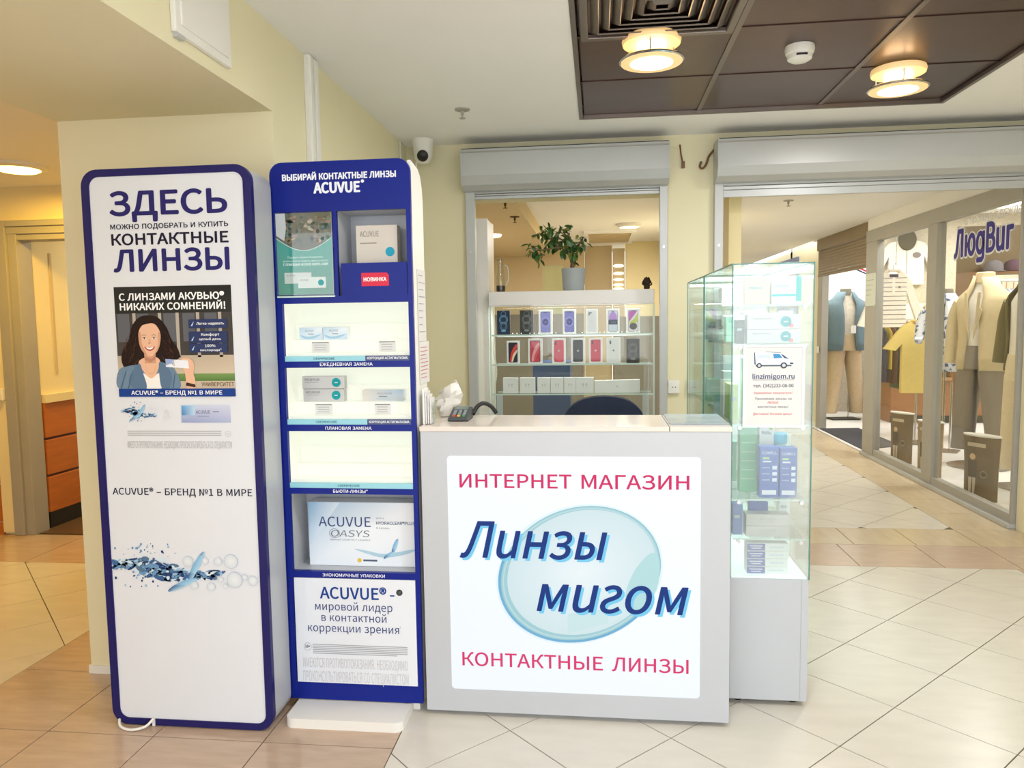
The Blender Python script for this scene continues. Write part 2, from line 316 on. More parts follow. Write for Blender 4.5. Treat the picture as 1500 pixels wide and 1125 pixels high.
def copy_tree(o, parent=None):
    c = o.copy()
    COL.objects.link(c)
    c.parent = parent
    ORG[c.name] = ORG[o.name]
    for ch in o.children:
        copy_tree(ch, c)
    return c
GLYPH_DATA = r"""!2a0U1U191U1E671G7D0F7D0H67\0t.|13/%1H/41V/J1[/f1V0(1H0>130L0t0Q0Z0L0E0>070(02/f07/J0E/40Z/%'%9:1E291u2@2B2U2d2w2}3I314(364m315U2}632d6a2B7%1u7:1E7A0q7:0H7%0(6a/j63/Z5U/U4m/Z4(/j3I0(2w0H2U0q2@\1E2r0y2}0Y3C0F3{0?4m0F5_0Y690y6Y1E6d1m6Y21692D5_2K4m2D3{213C1m2}\1Z.|2=.|6g7A6)7A\6~.|7R/(7{/<8A/^8Y008i0j8o1S8i2<8Y2v8A3G7{3i7R3}6~4)6O3}6&3i5a3G5G2v582<531S580j5G005a/^6&/<6O/(\6~/Y6V/e670*5~0b5w1S5~2E672|6V3A6~3K7J3A7j2|7~2E8*1S7~0b7j0*7J/e'(2p1h,{2D-91x.&1X.t1?/j1.0b1#1Z0{2T1#3N1.4F1?5>1X631x7%2D7o1h8.1<7=0s6I0V5R0A4W043X0/2T041O0A0P0V/U0s._1<-l')2p06,{0a-l1*._1G/U1]0P1j1O1o2T1j3X1]4W1G5R1*6I0a7=068./X7o0$7%0E630^5>0p4F0{3N0~2T0{1Z0p0b0^/j0E.t0$.&/X-9'*4;0n4?1c5C2U4?3&4^2A5l3S6?3B6r2+6V1}7s1F7s1<6U0$6r/o6?1$5l0A4^'+581j0G2W0G2W2m4n2m4n3U2W3U2W5{1j5{1j3U/T3U/T2m1j2m'-2y/]1n2K1n2K2X/]2X'.230_.|0x/%12/41@/J1E/f1@0(120>0x0L0_0Q0D0L0/0>/|0(/w/f/|/J0//40D/%'05823.|2u/,3Q/K4#0$4E0p4Z1t4b334Z4L4E5P4#6?3Q6s2u77237A1L770p6s0B6?/|5P/h4L/a33/h1t/|0p0B0$0p/K1L/,\23/k1h/s1E001)0Y0o1:0b2-0^330b490o5,1)5g1E641h6L236T2Z6L2}643>5g3R5,3`493e333`2-3R1:3>0Y2}002Z/s'1580+/.4Q/.4Q/z2u/z2u742.741j7#1F6q0z6e0L6[0L5|1u5|1u/z0+/z'258/Z/.4a/.4a/}2K/}2./}1k/{1L/y1./v2$0l2k1`3I2Q3t3A44414>4{475]3~663_6b347%2Z7:1y7A17790Z7#0)6^/V61005W0P5z0u6:1B6K1n6R2N6G2x6)365V3>4w36462v3K2G2]1b1g0h0j/Z/d'3582#.|2d/&3A/:3q/X4:0&4R0Z4Z1<4N2%4-2]3W3)2v3@2v3E3O3`3y4+484^4A5@4:5v4%6H3a6l357+2]7;1}7A1A7:0g7(066h/f6E0<5f0^6(1&6>1N6L1z6R2R6I2z62375i3?59354]2n402/3n1*3c1*2x1v2s2V2f3%2O3C223S1i3X1?3M0b3/072Z/w1z/m1@/t0k0,0B0F/z0g/K0+/f/m0)/T0L/?0v//1I/$'4582r/.3m/.3m1B4t1B4t203m203m742c74/B2#/B1B2r1B\2r200F20274u2s6+2w6+2r4['6582J.|3&/)3X/?4)/c4J074`0r4h1Y4b2E4N3#403P3c3q314(2Q4/2%4)1T3s1+3V0b320j4<0}5/1@5i1f65276J2i6Q3.6M3M6B3j604&5t4Z6Q496p3m7,3?7;2e7A1z781:6u0^6A025Q/q4F/f2|/o1h0,0h0Q/|1(/I1c/+\0d2C1-2o1T311z3@2B3E2}3:3K2u3d2A3l1Y3c0p3H0<2|/u2J/i1{/p1V0)180J0|0y0l1X'85825.|2v/(3R/:4%/W4H/~4^0P4e1(4Z1l4?2F3s2o3D333D383f3W4*4%4A4W4J544D5j426=3p6d3H7%2r79277?1[791,7(0^6g0?6A0+5p0#5;0,4a0B420b3g1,3G1,3C0V2~0+2P/h1s/]1./d0S/{0#0C/X0r/:1O/(\2h3P2)3l1N421*4]0w5;1$5l1=651c6M266V2k6L37603O5b3W5/3R4b3D4<3-3s\26/e1T/p0~000^0[0R160Y1i0o2:142b1]3&242m2b2V3/2>3M1|3b1W3i1+3_0T3B0-2q/n'A5m/2/.04/.0{1X3w1X4b/.5i/.3%741u74\172F1[3]1i4+1u4S2%4}225J2>5u2I6D2M6D2Y5u2f5K2r4}2~4T3/4+3<3]3`2F'B6C08/.2l/.3_/44F/F4~/d5M025h0i5q1O5f275G2k4s34473H473M4e3f5+4/5@4^5G575>5q5%6C4[6f4)6}3F702[740874\193i196F2O6F3@6?3v6+4<5b4F5+4=4S3y4.3A3q2K3i\19/x192|2_2|3Y2t4=2[4d224q1R4d0m4<0@3X0%2_/x'C603;.|4#/(4`/<58/^5g0/540k4k0G4B0-3q/x3?/r2X/|1|0<1N0i1-1I0t280m330t4.1.4w1Q5V2#6&2]6B3B6K3o6F4<684_5}4~5a5T6B506d4]7%4%7:3A7A2D751P6n0j67085F/s4D/h31/s1x070u0h0*1M/N2?/-'D6b08/.2=/.3H/94B/Z5*055Z0~5x1~6&335x4E5Z5D5*614A6e3F7)29740874\19/z196D216D3%6;3g5}4=5T4b4w4w4/4~334w284b1K4=0m3g0B3%0(21/z'E5Y08/.4~/.4~/}19/}192x4?2x4?3l193l196A4s6A4s740874'G6c3G.|43/&4q/95J/T5t/v5t3>383>382L4z2L4z0B4a004@/~3w/u3P/r2c/|2%0<1Q0i1.1I0t280m330t4.104w1S5V2)6&2e6B3O6K4&6E4Q674u5|585a5j6B5E6c4r7$48793L7A2K751U6n0m67095F/t4D/h31/s1x080u0k0*1Q/N2G/-'H7/08/.19/.192x5#2x5#/.6%/.6%745#745#3m193m19740874'I2B08/.19/.19740874'L5,08/.4j/.4j/}19/}19740874'N7*08/.14/.143C133~104]1-5;1)5s1-5s1}474w/.5{/.5{744~744~2~5#2C5&1d5+1)500K5+0K472,1;740874'O7=35.|42/-4~/O5b0-660y6S1|6^336S4F665H5b674~6o4275357A29751H6o0e67055H/s4F/h33/s1|050y0e0-1H/O29/-\35/r2R/|1x0<1L0i1,1J0s280m330s4.1,4w1L5V1x6&2R6B356K3t6B4N6&4y5V5>4w5R4.5Y335R285>1J4y0i4N0<3t/|'P6+08/.19/.192A2W2A3H2G4/2Y4f2y533I5L4&5T4n5L5Z52674e6`4.6{3F7/2S740874\1932196D2G6D3A6=3~6%4G5U4S4n4H4*4$3U3D3:2K32'R6-193C196D2Y6D3K6=4(6&4J5Y4U4x4J494(3g3K3L2Y3C\4_/.5l/.3h2_4;2n4d3*5)3I5B3o5Q4B5V4x5N5a556;4j6b466|3S7/2h74087408/.19/.192T2c2T'S5a2M.|3:/(3w/=4M/^4r0-5.0_561;5*2(4f2^453+3T3I2G3w1w4/1P4G134i1(5<125h1M6.1y6C2V6K3,6F3W694#5~4G5b4x6B4M6g3u7(3;7:2V7A1r7:1:7(0g6f0C6>0-5k0$55034I0V3p1+3I1`3/2n2[3C2D3k2+4)1d43134(0^3e0834/{2N/r1q/y1;000e0L0:0r/_020$/n0J/S0t/>1E/.1v/$'T5d1v/.2x/.2x6A5E6A5E74/M74/M6A1v6A'U7(3,.|3s/(4W/>51/g5Y0G5t1=5}2K5}745#745#2I4y1V4h0u4L0I4)0,3Z/w3,/r2X/w2/0,1h0I1M0u1<1V162I16740574052K0>1=0X0G1%/g1Z/>2?/('V5L1d/.2t/.5L744H743.2n2w2/2f1O2T0p2A012=011Q2n0574//74'W8k1-/.2@/.3R3}3x5n3|5n4D3}5X/.6n/.8O747R746^2l660360035V2l4K743Q742G2l1o031k031>2l0L74/H74'X5J/?/.0F/.1T1>242Z282Z2x1>4//.5:/.2t385+744$742y5/2D3y2@3y1b5/0X74/M741`3='Y4{1S/.2T/.2T294|743w742t4v2)302$30184v0474/-741S29'e572U.|3//$3^/14,/B4Q/X420:3n0(3M/v3*/m2`/j2//p1`0&1<0B0|0i0j1<0b1s4d1s4h2K4b394N3x4/4O3`4u3*522D5:1c511)4r0R4H0+3k/l3#/c2,/l140*0I0R/l1,/C1k/*\0a2X0s3E1:3{1j4@2F4K3$4A3O3|3j3F3s2X'g5A20,D3#,K3h,_4C,}4l-H5*-u53.K5&/*4_/R3~/j3,/q1w/q1H/v1+0&0w090r0Q0|0w1:171M1/1b1)1v1%2/1#2f1*3:1;3c1W4%1}4:2P4@3,4=3M443l4&4+3p4@5)4@5)5,2}5,2Z562/5:1U541$4}0V4a064:/}3f/u3./{2Z00210G1k0b1Q0b1M0K1;081#0*0d0$0C0)0%03/h0B/T0V/E0V/@04/%/v.d/g.B/b-{/i-O/~-,0D,k0r,U1M,I\2/1c1_1l192*0|2S0r3.0|3d19401^4I2/4Q2^4I3&403?3d3H3.3?2S3%2*2]1l\2=-)1V-/1$-B0a-a0V.-0Y.D0d.]0t.s12/.1V/(1y/%2|/%3P.~3s.r4-.]44.<4(-n3`-J3*-2'i200//.10/.105,0/5,\0^6A0v6E1.6Q1;6e1?6~1;7;1.7M0v7Y0^7_0D7Y027M0%7;/|6~0%6e026Q0D6E'l2914.|1S/#1j/)1]/o1I/m17/v1009107s0/7s0/0?05/g0E/@0d/)'m9?0//.10/.103L1T3q1x402>4?2^4D3/4<3O3~3b3P3h2j3h/.4h/.4h3L523q5T405v4?6;4D6h4<7,3~7?3P7E2j7E/.8E/.8E2v8A3Z83447x4^7X4|7/546W5:6&525T4x5)4V4X4-4D4X4$4y3U532y5:2I531y4z1O4]1*480z5,0/5,'n5o0//.10/.103L1V3q1z402B4?2j4D3=4<3^3~3p3P3v2j3v/.4v/.4v2v4r3Z4d444M4^4-4|3_543+5:2Q531}4z1Q4]1*480z5,0/5,'o5k2L.|32/*3n/B4F/l4o0H5-14572,5-3%4o3m4F4I3n4s32512L5:1g511+4s0R4I0+3m/l3%/c2,/l140+0H0R/l1+/B1g/*\2L/m1{/t1T0,150K0y0u0k1L0f2,0k2h0y3?153i1T4-1{4A2L4G2y4A3D4-3d3i3|3?4/2h452,4/1L3|0u3d0K3D0,2y/t'r3F0//.10/.102{1N3Z1q4%2:4<2^4B2z4@374:3H5.3.572j5:2=521o4v1J4R1*4#0z5,0/5,'s4<1c.|2B/&2t/73?/P3Z/r3l0=3r0h3c1M3=1z2c2>2&2V1V2h112{0r380i3Y0o3x1%461E4G1s4M2:4J2Y4@2w41373y3d4V3A4o2t5(2G551r5:0}5.0B4h/y47/l3U/z2u0C2I0w2+1T1o2%1]2N1G2k1+2v0c2o0A2Z0%29/o1f/h17/m0j/z0C03/z0N/N/l/y/N0N/61)/&'u5l1t.|2L/(2{/<3I/Z3q0(3{/.4l/.4l5,3l5,3l0q3F0H3#0+2Z/v23/p1`/y1@071.0e1(1J1(5,0&5,0&1?0,0Z090$0O/V0p/91?/&'z4B/Q/.4%/.4%/x0j/x3x4U3x5,/p5,/p4=2_4=/Q/`'®4@1e3(2A3/2s3C3B3e3d453y4k4%5N3y603d6f3B772s7X2A7m1e7t1-7m0U7X0+77/e6f/O60/H5N/O4k/e450+3e0U3C1-3/\1e3O0~3]0I4&0%4`/t5N0%6;0I6u0~7?1e7L2K7?3$6u3H6;3T5N3H4`3$4&2K3]\0o4:1A4:1A5.1o5.2;4:2o4:2:5<2X5T2e5z2^6@2J6V2.6d1i6g0o6g\1A5P1A6B1a6B2*67245w2&5Z1^5P'А5m/2/.04/.0{1X3w1X4b/.5i/.3%741u74\172F1[3]1i4+1u4S2%4}225J2>5u2I6D2M6D2Y5u2f5K2r4}2~4T3/4+3<3]3`2F'Б6:08/.2p/.3`/44E/F4z/d5E045^0l5f1V5]2=5C2r4v3=4@3W3Z3g2l3l193l196A566A56740874\19/x193#2^3#3U2w462`4Z264g1S4Z0n470@3W0%2a/x'В6C08/.2l/.3_/44F/F4~/d5M025h0i5q1O5f275G2k4s34473H473M4e3f5+4/5@4^5G575>5q5%6C4[6f4)6}3F702[740874\193i196F2O6F3@6?3v6+4<5b4F5+4=4S3y4.3A3q2K3i\19/x192|2_2|3Y2t4=2[4d224q1R4d0m4<0@3X0%2_/x'Г5:08/.19/.196A4s6A4s740874'Д6z0K/.5^/.5^,m6S,m6^/E6^/}5g/}5g741a741T6E1I5`1?4}154A1*3^0x2t0f1y0T160B0b020@/}0,/m/}/K/}/K/E/U,m0K,m\0z/}1/0<1>0[1K1%1Y1R1f2*1r2e1|3D2*3{224R2:5+2B5a2L6A4e6A4e/}'Е5Y08/.4~/.4~/}19/}192x4?2x4?3l193l196A4s6A4s740874'Ж8~/5/.0@/.2H2z3W2z3W/.4T/.4T2z5e2z7m/.8x/.6M3G7B5B7[5s7s648/6A8F6D8R6C8a6?8q7;8^7?8H7A7u7;7K7&7$6X6Y5o5_3k4T3k4T743W743W3k2N3k1T5o1.6X0c7&087;/e7A/O7?/=7;/L6?/Z6C/f6D/~6A0:640R5s0m5B1a3G'З5y2S.|3?/(4#/;4X/Z5&0+5A0b5K1H5?214|2g4M323n3G3n3L4A3g4d414y4`5$5<4x5s4c6F4?6k3l7+337;2L7A1g7;1*7)0O6h/~6D0T5b0y5~1G691u6F2J6K3)6C3W6-3v5d4%513v4U3U4.2w3q2#3i1B3i1B2|2:2|342t3s2Z4>2/4K1M4>0k3t0=3</|2S/r1s/w1=0+0g0G060q/_000)/j0P/N0z/:1L/,1|/#'И7408/.1>/.4=49525s565s525;5.4]5+3~5*3C5*/.6+/.6+745#742$2*110K1-0K111)141d172C182~18740874'Й7408/.1>/.4=49525s565s525;5.4]5+3~5*3C5*/.6+/.6+745#742$2*110K1-0K111)141d172C182~18740874\357o4)7|4[8A4y8q5)9L449L4.9&3y8d3^8O358G2i8O2M8d2>9&279L1B9L1M8q1k8A2B7|'К6:08/.19/.192z2]2z5./.67/.3J3H4Q5B4o5s5+645@6A5V6D5q6A6%7;5n7?5W7A5,7<4`7(496X3j5o2^3k193k19740874'Л6r/m.|0:/%0]/70{/V1:0.1Q0w1h2#2S6A4g6A4g/.5i/.5i741f741W6?1J5L1<4[1/3k0{2z0m2-0R0|0:0@/|0$/b/y/P/{/A0$/./+/L.~'М8(08/.10/.103X1/411-4j1)5G1#5{1(5{1d4/38/x3w/x5K4/6+5{6/5{6+5G6&4j6#415~3X5~/.6y/.6y745e74442s3[143W142~2s1L740874'Н7/08/.19/.192x5#2x5#/.6%/.6%745#745#3m193m19740874'О7=35.|42/-4~/O5b0-660y6S1|6^336S4F665H5b674~6o4275357A29751H6o0e67055H/s4F/h33/s1|050y0e0-1H/O29/-\35/r2R/|1x0<1L0i1,1J0s280m330s4.1,4w1L5V1x6&2R6B356K3t6B4N6&4y5V5>4w5R4.5Y335R285>1J4y0i4N0<3t/|'П7(08/.19/.196A4x6A4x/.5y/.5y740874'Р6+08/.19/.192A2W2A3H2G4/2Y4f2y533I5L4&5T4n5L5Z52674e6`4.6{3F7/2S740874\1932196D2G6D3A6=3~6%4G5U4S4n4H4*4$3U3D3:2K32'С603;.|4#/(4`/<58/^5g0/540k4k0G4B0-3q/x3?/r2X/|1|0<1N0i1-1I0t280m330t4.1.4w1Q5V2#6&2]6B3B6K3o6F4<684_5}4~5a5T6B506d4]7%4%7:3A7A2D751P6n0j67085F/s4D/h31/s1x070u0h0*1M/N2?/-'Т5d1v/.2x/.2x6A5E6A5E74/M74/M6A1v6A'У5L0l.|1N/+2#/H2K/v2j0X5K744F742~3X2J2#2F2#1j3X0:74/4741x1#1i0W1W0<1C0*1*/{0e/w0I/y060#/}/,0B/#'Ф8.32.|4*.|4*0/5+0:5y0S6]0|7/1V7K2>7U337K4)7/4k6]5E5y5l5+6*4*644*7A327A3264216*1>5l0Z5E0-4k/l4)/c33/l2>0-1V0Z0|1>0S210:320/\320w2J1#1m171@1U0{1}0g2S0a330g3n0{4D1@4l1m5.2J5@325H\4*5H4n5@5J5.5w4l6<4D6O3n6V336O2S6<1}5w1U5J184n1$4*0w'Х5J/?/.0F/.1T1>242Z282Z2x1>4//.5:/.2t385+744$742y5/2D3y2@3y1b5/0X74/M741`3='Ц7$5c,m6Y,m6b/E6b/}5l/}5l744j744j/}19/}1974087408/.5c/.'Ч6N4B/.5D/.5D744B744B3A4*3=3h3:3F372|362,3>1M3Y1)400x4~0x74/y74/y4~0%4/0>3L0f2{1?2]2$2K2s2E3@2F3d2H4&2K4B2O'Щ9r08/.8T/.8T,m9K,m9U/E9U/}8_/}8_747_747_/}4w/}4w743y743y/}17/}17740874'Ы8x08/.2R/.3D/44+/E4a/d5.045F0n5N1Y5F2A5-2v4_3B4)3_3B3o2P3t193t19740874\19/y193(2C3(3=2{3y2c4B284N1W4B0p3y0A3=0&2F/y\6m/.7n/.7n746m74'Ь6:08/.2h/.3Y/44?/E4u/d5A045Z0n5c1Y5Z2A5@2v4s3B4=3_3V3o2f3t193t19740874\19/y193(2X3(3Q2{432c4W284d1W4W0p430A3R0&2Z/y'Э601+2x4N2x4E1~40183k0^3@062h/z2*/r1O/x0{0-0P0G0)0k/R0//r/k09/Q0_/<1,/-1X/#2-.|3&/,3r/L4T0&5)0q5F1t5P315G4H5*5L4V6;3t6q3)762-7A1F7:0e7%016d/c6B0;5a0^5~1*681U6F2)6K2e6D3<6/3f5i4+594A4X4M3l1+3l'Ю:<6A/r5a/|5.0<4a0i4B1J4/284)334/4.4B4w4a5V5.6&5a6B6A6K6|6B7S6&7|5V8?4w8R4.8X338R288?1J7|0i7S0<6|/|\6A.|7:/-8)/O8e0-970y9S1|9^339S4F975H8e678)6o7:756A7A5N774e6v4,6G3Y5d3:4p3*3m193m1974087408/.19/.192x3(2x341k3Q0n4#0%4^/L5J/,'Я6<2l3C1z3L1B3g0{490p4x0{5Y1B6&1z6=2l6D416D413C\/G/.0V/.2`2T412T41/.52/.52742^741r7/146|0[6b046;/w5a/n4x/t4A0)3n0B3G0c3)102n1_2_'а5@1Q.|2(/&2V/83&/P3O/o3Z/.4J/.4J2l4F3P474,3z4W3U4y3%532D5:1`531%4}0N4g0$4M0H3j0k4#17461c4C254H2m4=343z3E3M3J2v2<2f1C2O0_22011i/r1;/i0a/u/z0;/I0m/+\1l/k1E/p1&0#0n0>0g0g0l1,0}1I1A1b1p1w2S2,3J283J0W3#082Z/}26/p'в5D0//.2S/.34/23h/>47/S4X/q4m0=4t0o4k1F4R1m4.2+3]2:3]2>4&2O4C2i4U3.4[3W4M4<4$4g3@5#2I5,0/5,\1.2X1.4E2@4E2w4@3A403V3r3^3O3V3.3@2o2t2_2:2X\1./o1.1s2C1s3$1m3Q1Z3l1>3u0t3m0K3S0-3)/v2H/o'г430//.10/.104=3q4=3q5,0/5,'д5_0A/.4H/.4H-#5=-#5F/?5F/x4Q/x4Q5,0n5,0P2K0?1;0-0T/t0//_/x/D/x/D/?/M-#0A-#\0e/x0w0?1-0m1:1L1E2:1Z4=3Q4=3Q/x'е572U.|3//$3^/14,/B4Q/X420:3n0(3M/v3*/m2`/j2//p1`0&1<0B0|0i0j1<0b1s4d1s4h2K4b394N3x4/4O3`4u3*522D5:1c511)4r0R4H0+3k/l3#/c2,/l140*0I0R/l1,/C1k/*\0a2X0s3E1:3{1j4@2F4K3$4A3O3|3j3F3s2X'ж7O/=/.0D/.1s1n2q1n2q/.3h/.3h1n4f1n68/.7@/.5K295w3L6/3s6B4.6U496j4<6|4971546~586l5:6C555y4}5W4Y593|4c2]3h2]3h5,2q5,2q2]1v2]1D3|1%4Y0`4}0:55/l5:/Z58/K54/]49/n4<0(490;4.0N3s0b3L1229'з4f1p.|2M/%3%/53R/L3u/m410:490j401A3s1i3O2)2~292~2>3I2S3f2p3w363}3]3m4B3A4q2^511n5:15560_5*024r/e4W0/3w0P400r4?1=4H1i4K2;4F2`472v3x3#3S2w302_2p252_1W2X0s2X0s1s1d1s2D1m2p1[3/1>380q3.0H2l0)2A/q1h/j1>/m0q/v0I0,0#0E/W/e0-/E0_/018/$'и6)0//.1)/.3A2T4/3o443o40394-2a4+2.4*1[4*/.5(/.5(5,4.5,1q1a1(0G1#0G1&0|1*1U1,2,1-2Y1-5,0/5,'й6)0//.1)/.3A2T4/3o443o40394-2a4+2.4*1[4*/.5(/.5(5,4.5,1q1a1(0G1#0G1&0|1*1U1,2,1-2Y1-5,0/5,\2]623P6@4+6h4I7C4T8(3e8(3_7U3N71306s2]6i2-6s1i711X7U1R8(0c8(0n7C126h1h6@'к590//.10/.101n2?1n3}/.5*/.3(2:3V3L3j3t3}4/45494I4<4[494l544^584K5:3~553Y5$384]2t3|2=2]102]105,0/5,'л5^/k.|0E/,0p/N120+1D0z1i4=3[4=3[/.4]/.4]5,0{5,0Q160G0^080:/~0$/c/y/J/}/9/)/P.~'м6u0//.1%/.1%1n1$2<0~2m0z3D0w3s0{3s1R2M2b/b3B/b4O2M5(3s5,3s5)3D5$2m4~2<4}1n4}/.5u/.5u5,4g5,3Y2=3N1w3B1U35153)0p3#0p2M2=1=5,0/5,'н6&0//.10/.101k4$1k4$/.5$/.5$5,4$5,4$2`102`105,0/5,'о5k2L.|32/*3n/B4F/l4o0H5-14572,5-3%4o3m4F4I3n4s32512L5:1g511+4s0R4I0+3m/l3%/c2,/l140+0H0R/l1+/B1g/*\2L/m1{/t1T0,150K0y0u0k1L0f2,0k2h0y3?153i1T4-1{4A2L4G2y4A3D4-3d3i3|3?4/2h452,4/1L3|0u3d0K3D0,2y/t'п5w0//.10/.104=3v4=3v/.4v/.4v5,0/5,'р5y0/,Y10,Y10.[1-/a1R/E1y/12C/$2i.|3J/*4&/C4W/n4}0L5;1:5D255=3)5+3m4h4I4=4s3c512}5:2M531|4~1Q4e1*4G0z5,0/5,\2Y/n2</q1w/{1T01100K103X1V3y1{452C4C2f4G3M493z3l483,4@244:1P4+0w3o0L3O0-3)/u'с4f2O.|3$/%3R/33~/H4I/e3}0H3b033B/}2|/r2W/m2(/t1Z0,190K0{0u0k1L0f2,0k2h0|3?1;3i1]4-2+4A2Z4G2y4D3:4;3S4,3l3t4?4T3{4m3W5&3-552V5:1n511/4s0U4I0,3m/l3%/c2,/k140)0H0P/l1(/B1f/*'т4j1K/.2K/.2K4=4L4=4L5,/K5,/K4=1K4='у4q08,T0j,[19,n1^-01{-U29.(2M.Z4d5,3f5,2_1k220+2-0+1R1k0?5,/;5,1`/-1S._1?.01$-g0^-M04-E/y-G/e-M/S,`/p,W'ф8030,Y4.,Y4..S4,/H4F/74b/+4}/#5=.|5s/*6H/C6s/n780L7M1:7U257O3)7>3m6~4I6W4s6%515F5:5(574e5.4G4|4,4k4.5b4.7s307s305b324n2t4}2Z5/2>571|5:1E510p4r0E4G0$3j/k3#/c2,/j13/}0H0@/l0j/B1@/*1|.|2?/#2Z/-2u/:32/J30.S\23/n1V/|1.0J0o100g2-0p3&103i1X492/4G2G4E2_4?2v44323~32092w0&2a/v2J/p\5-/n4t/p4]/u4D0$4,074,3}4E444^4?4u4F504G5i49653l6K3,6S246I156/0L5a/}'ц5x4f-#5X-#5b/?5b/x4n/x4n5,3n5,3n/x10/x105,0/5,0//.4f/.'ч5I3G/.4G/.4G5,3G5,3G2?312;2w282b262J251e2<182P0y2t0q3L0q5,/q5,/q3L/x2k0/2;0N1r0y1X1R1J271E2W1F2r1H3.1K3G1P'ш8A0//.7@/.7@5,6A5,6A/x46/x465,395,39/x1./x1.5,0/5,'ы7H0//.1}/.2_/238/@3c/W4(/y4<0I4C1$4<1Z4(2+3c2K382c2_2p1}2u102u105,0/5,\10/w102-1s2-2T2(3#1q3=1Q3E1$3=0S3#042T/}1s/w\5G/.6G/.6G5,5G5,'ь510//.2;/.2x/23R/@3}/W4B/y4V0I4^1$4V1Z4B2+3}2K3R2c2x2p2;2u102u105,0/5,\10/w102-212-2n2(3=1q3V1Q3_1$3V0S3=042n/}21/w'ю854~/m4S/t4/0,3m0K3V0u3H1L3C2,3H2h3V3?3m3i4/4-4S4A4~4G5L4A5p4-623i6G3?6T2h6Y2,6T1L6G0u620K5p0,5L/t\5(.|5g/*6C/B6s/l7<0H7S147]2,7S3%7<3m6s4I6C4s5g515(5:4G533m4y3>4V2u4(2Y3G2K2]102]105,0/5,0//.10/.101g2I1g2V0x2q093:/c3j/?4E/)'я5K2O261q2=1E2P1+2o0|3>1+3i1E4*1q4;2O4@3I4@3I26\/R/.0_/.2>1O3I1O3I/.4I/.4I5,2?5,1a5(1.4x0^4d0=4E0(3v/|3@0+2c0E260m1q1B1['ё572U.|3//$3^/14,/B4Q/X420:3n0(3M/v3*/m2`/j2//p1`0&1<0B0|0i0j1<0b1s4d1s4h2K4b394N3x4/4O3`4u3*522D5:1c511)4r0R4H0+3k/l3#/c2,/l140*0I0R/l1,/C1k/*\0a2X0s3E1:3{1j4@2F4K3$4A3O3|3j3F3s2X\136C1Z6R1l6z1Z7F137V0g7F0W6z0g6R\3U6C3}6R426z3}7F3U7V3-7F2y6z3-6R'–5$/]1s4Q1s4Q2U/]2U'№:,09.|0`/(0{/<1//_1403142/142c133:123m104G1-5&1(5j1,5j1l44203A2Q2O2r1^380m3Z/{3|/.5,/.5,5i55625Q6<5K7)5.7-4c7%4H6m496J445u443z443F442o462<481b4;1&4@0?4<0?3W1w1G6{0<6{0<0@02/w/p/m/x/$\8&2Q8i2^9D3%9i3_9w4O9i5B9D5{8i6C8&6O7@6C6e5{6?5B614O6?3_6e3%7@2^\8&347Z3<7;3S7(3y6|4O7(5(7;5M7Z5e8&5m8N5e8m5M9%5(9,4O9%3y8m3S8N3<\6O0{9Y0{9Y1W6O1W"""
# ------------------------------------------------------------------ lettering: outlines of each character
def load_glyphs():
    A = ''.join(chr(c) for c in range(35, 127) if chr(c) not in "\\'\"")
    ix = {c: i for i, c in enumerate(A)}
    B = len(A)
    dec = lambda s: (ix[s[0]] * B + ix[s[1]] - 1000) / 1000
    G = {}
    for rec in GLYPH_DATA.split("'"):
        adv = dec(rec[1:3])
        sp = []
        for part in rec[3:].split('\\'):
            if len(part) >= 12:
                sp.append([(dec(part[i:i + 2]), dec(part[i + 2:i + 4])) for i in range(0, len(part), 4)])
        G[rec[0]] = (adv, sp)
    return G
GL = load_glyphs()
GL[' '] = (0.28, [])
# hand-lettered italic letter forms: и as u, г as a turned s
def mirrored(ch):
    a, sp = GL[ch]
    return (a, [[(a - x, y) for x, y in reversed(s_)] for s_ in sp])
GL['\u0001'] = mirrored('s')
def _g():
    a, sp = GL['о']
    xs = [x for q in sp for x, _ in q]
    x1 = max(xs)
    return (a + .03, sp + [[(x1 - .07, 0.0), (x1 - .07, -.08), (x1 - .13, -.13), (.12, -.13), (.12, -.21), (x1 - .10, -.21), (x1 + .01, -.12), (x1 + .01, .54), (x1 - .07, .54)]])
GL['\u0002'] = _g()
TCACHE = {}
def glyph(ch, bold):
    k = (ch, bold)
    if k not in TCACHE:
        adv, sp = GL.get(ch, GL['-'])
        out = []
        for s_ in sp:
            out.append(s_)
        tri, pts = [], []
        outs = [s_ for s_ in out if _area(s_) * -SIGN > 0]
        holes = [s_ for s_ in out if _area(s_) * -SIGN <= 0]
        for o_ in outs:
            hs = [h for h in holes if _inside(h[0], o_)]
            n0 = len(pts)
            tri += [tuple(i + n0 for i in t) for t in geometry.tessellate_polygon([[Vector((x, y, 0)) for x, y in q] for q in [o_] + hs])]
            pts += [p for q in [o_] + hs for p in q]
        TCACHE[k] = (adv, pts, tri)
    return TCACHE[k]
# orientation of the outlines: the outer contour of 'I'-like glyphs tells the sign
def _area(s_):
    return sum(s_[i - 1][0] * s_[i][1] - s_[i][0] * s_[i - 1][1] for i in range(len(s_)))
SIGN = -1 if max((_area(s_) for s_ in GL['О'][1]), key=abs) > 0 else 1

def _inside(p, poly):
    c = False
    for i in range(len(poly)):
        (x0, y0), (x1, y1) = poly[i - 1], poly[i]
        if (y0 > p[1]) != (y1 > p[1]) and p[0] < (x1 - x0) * (p[1] - y0) / (y1 - y0) + x0:
            c = not c
    return c

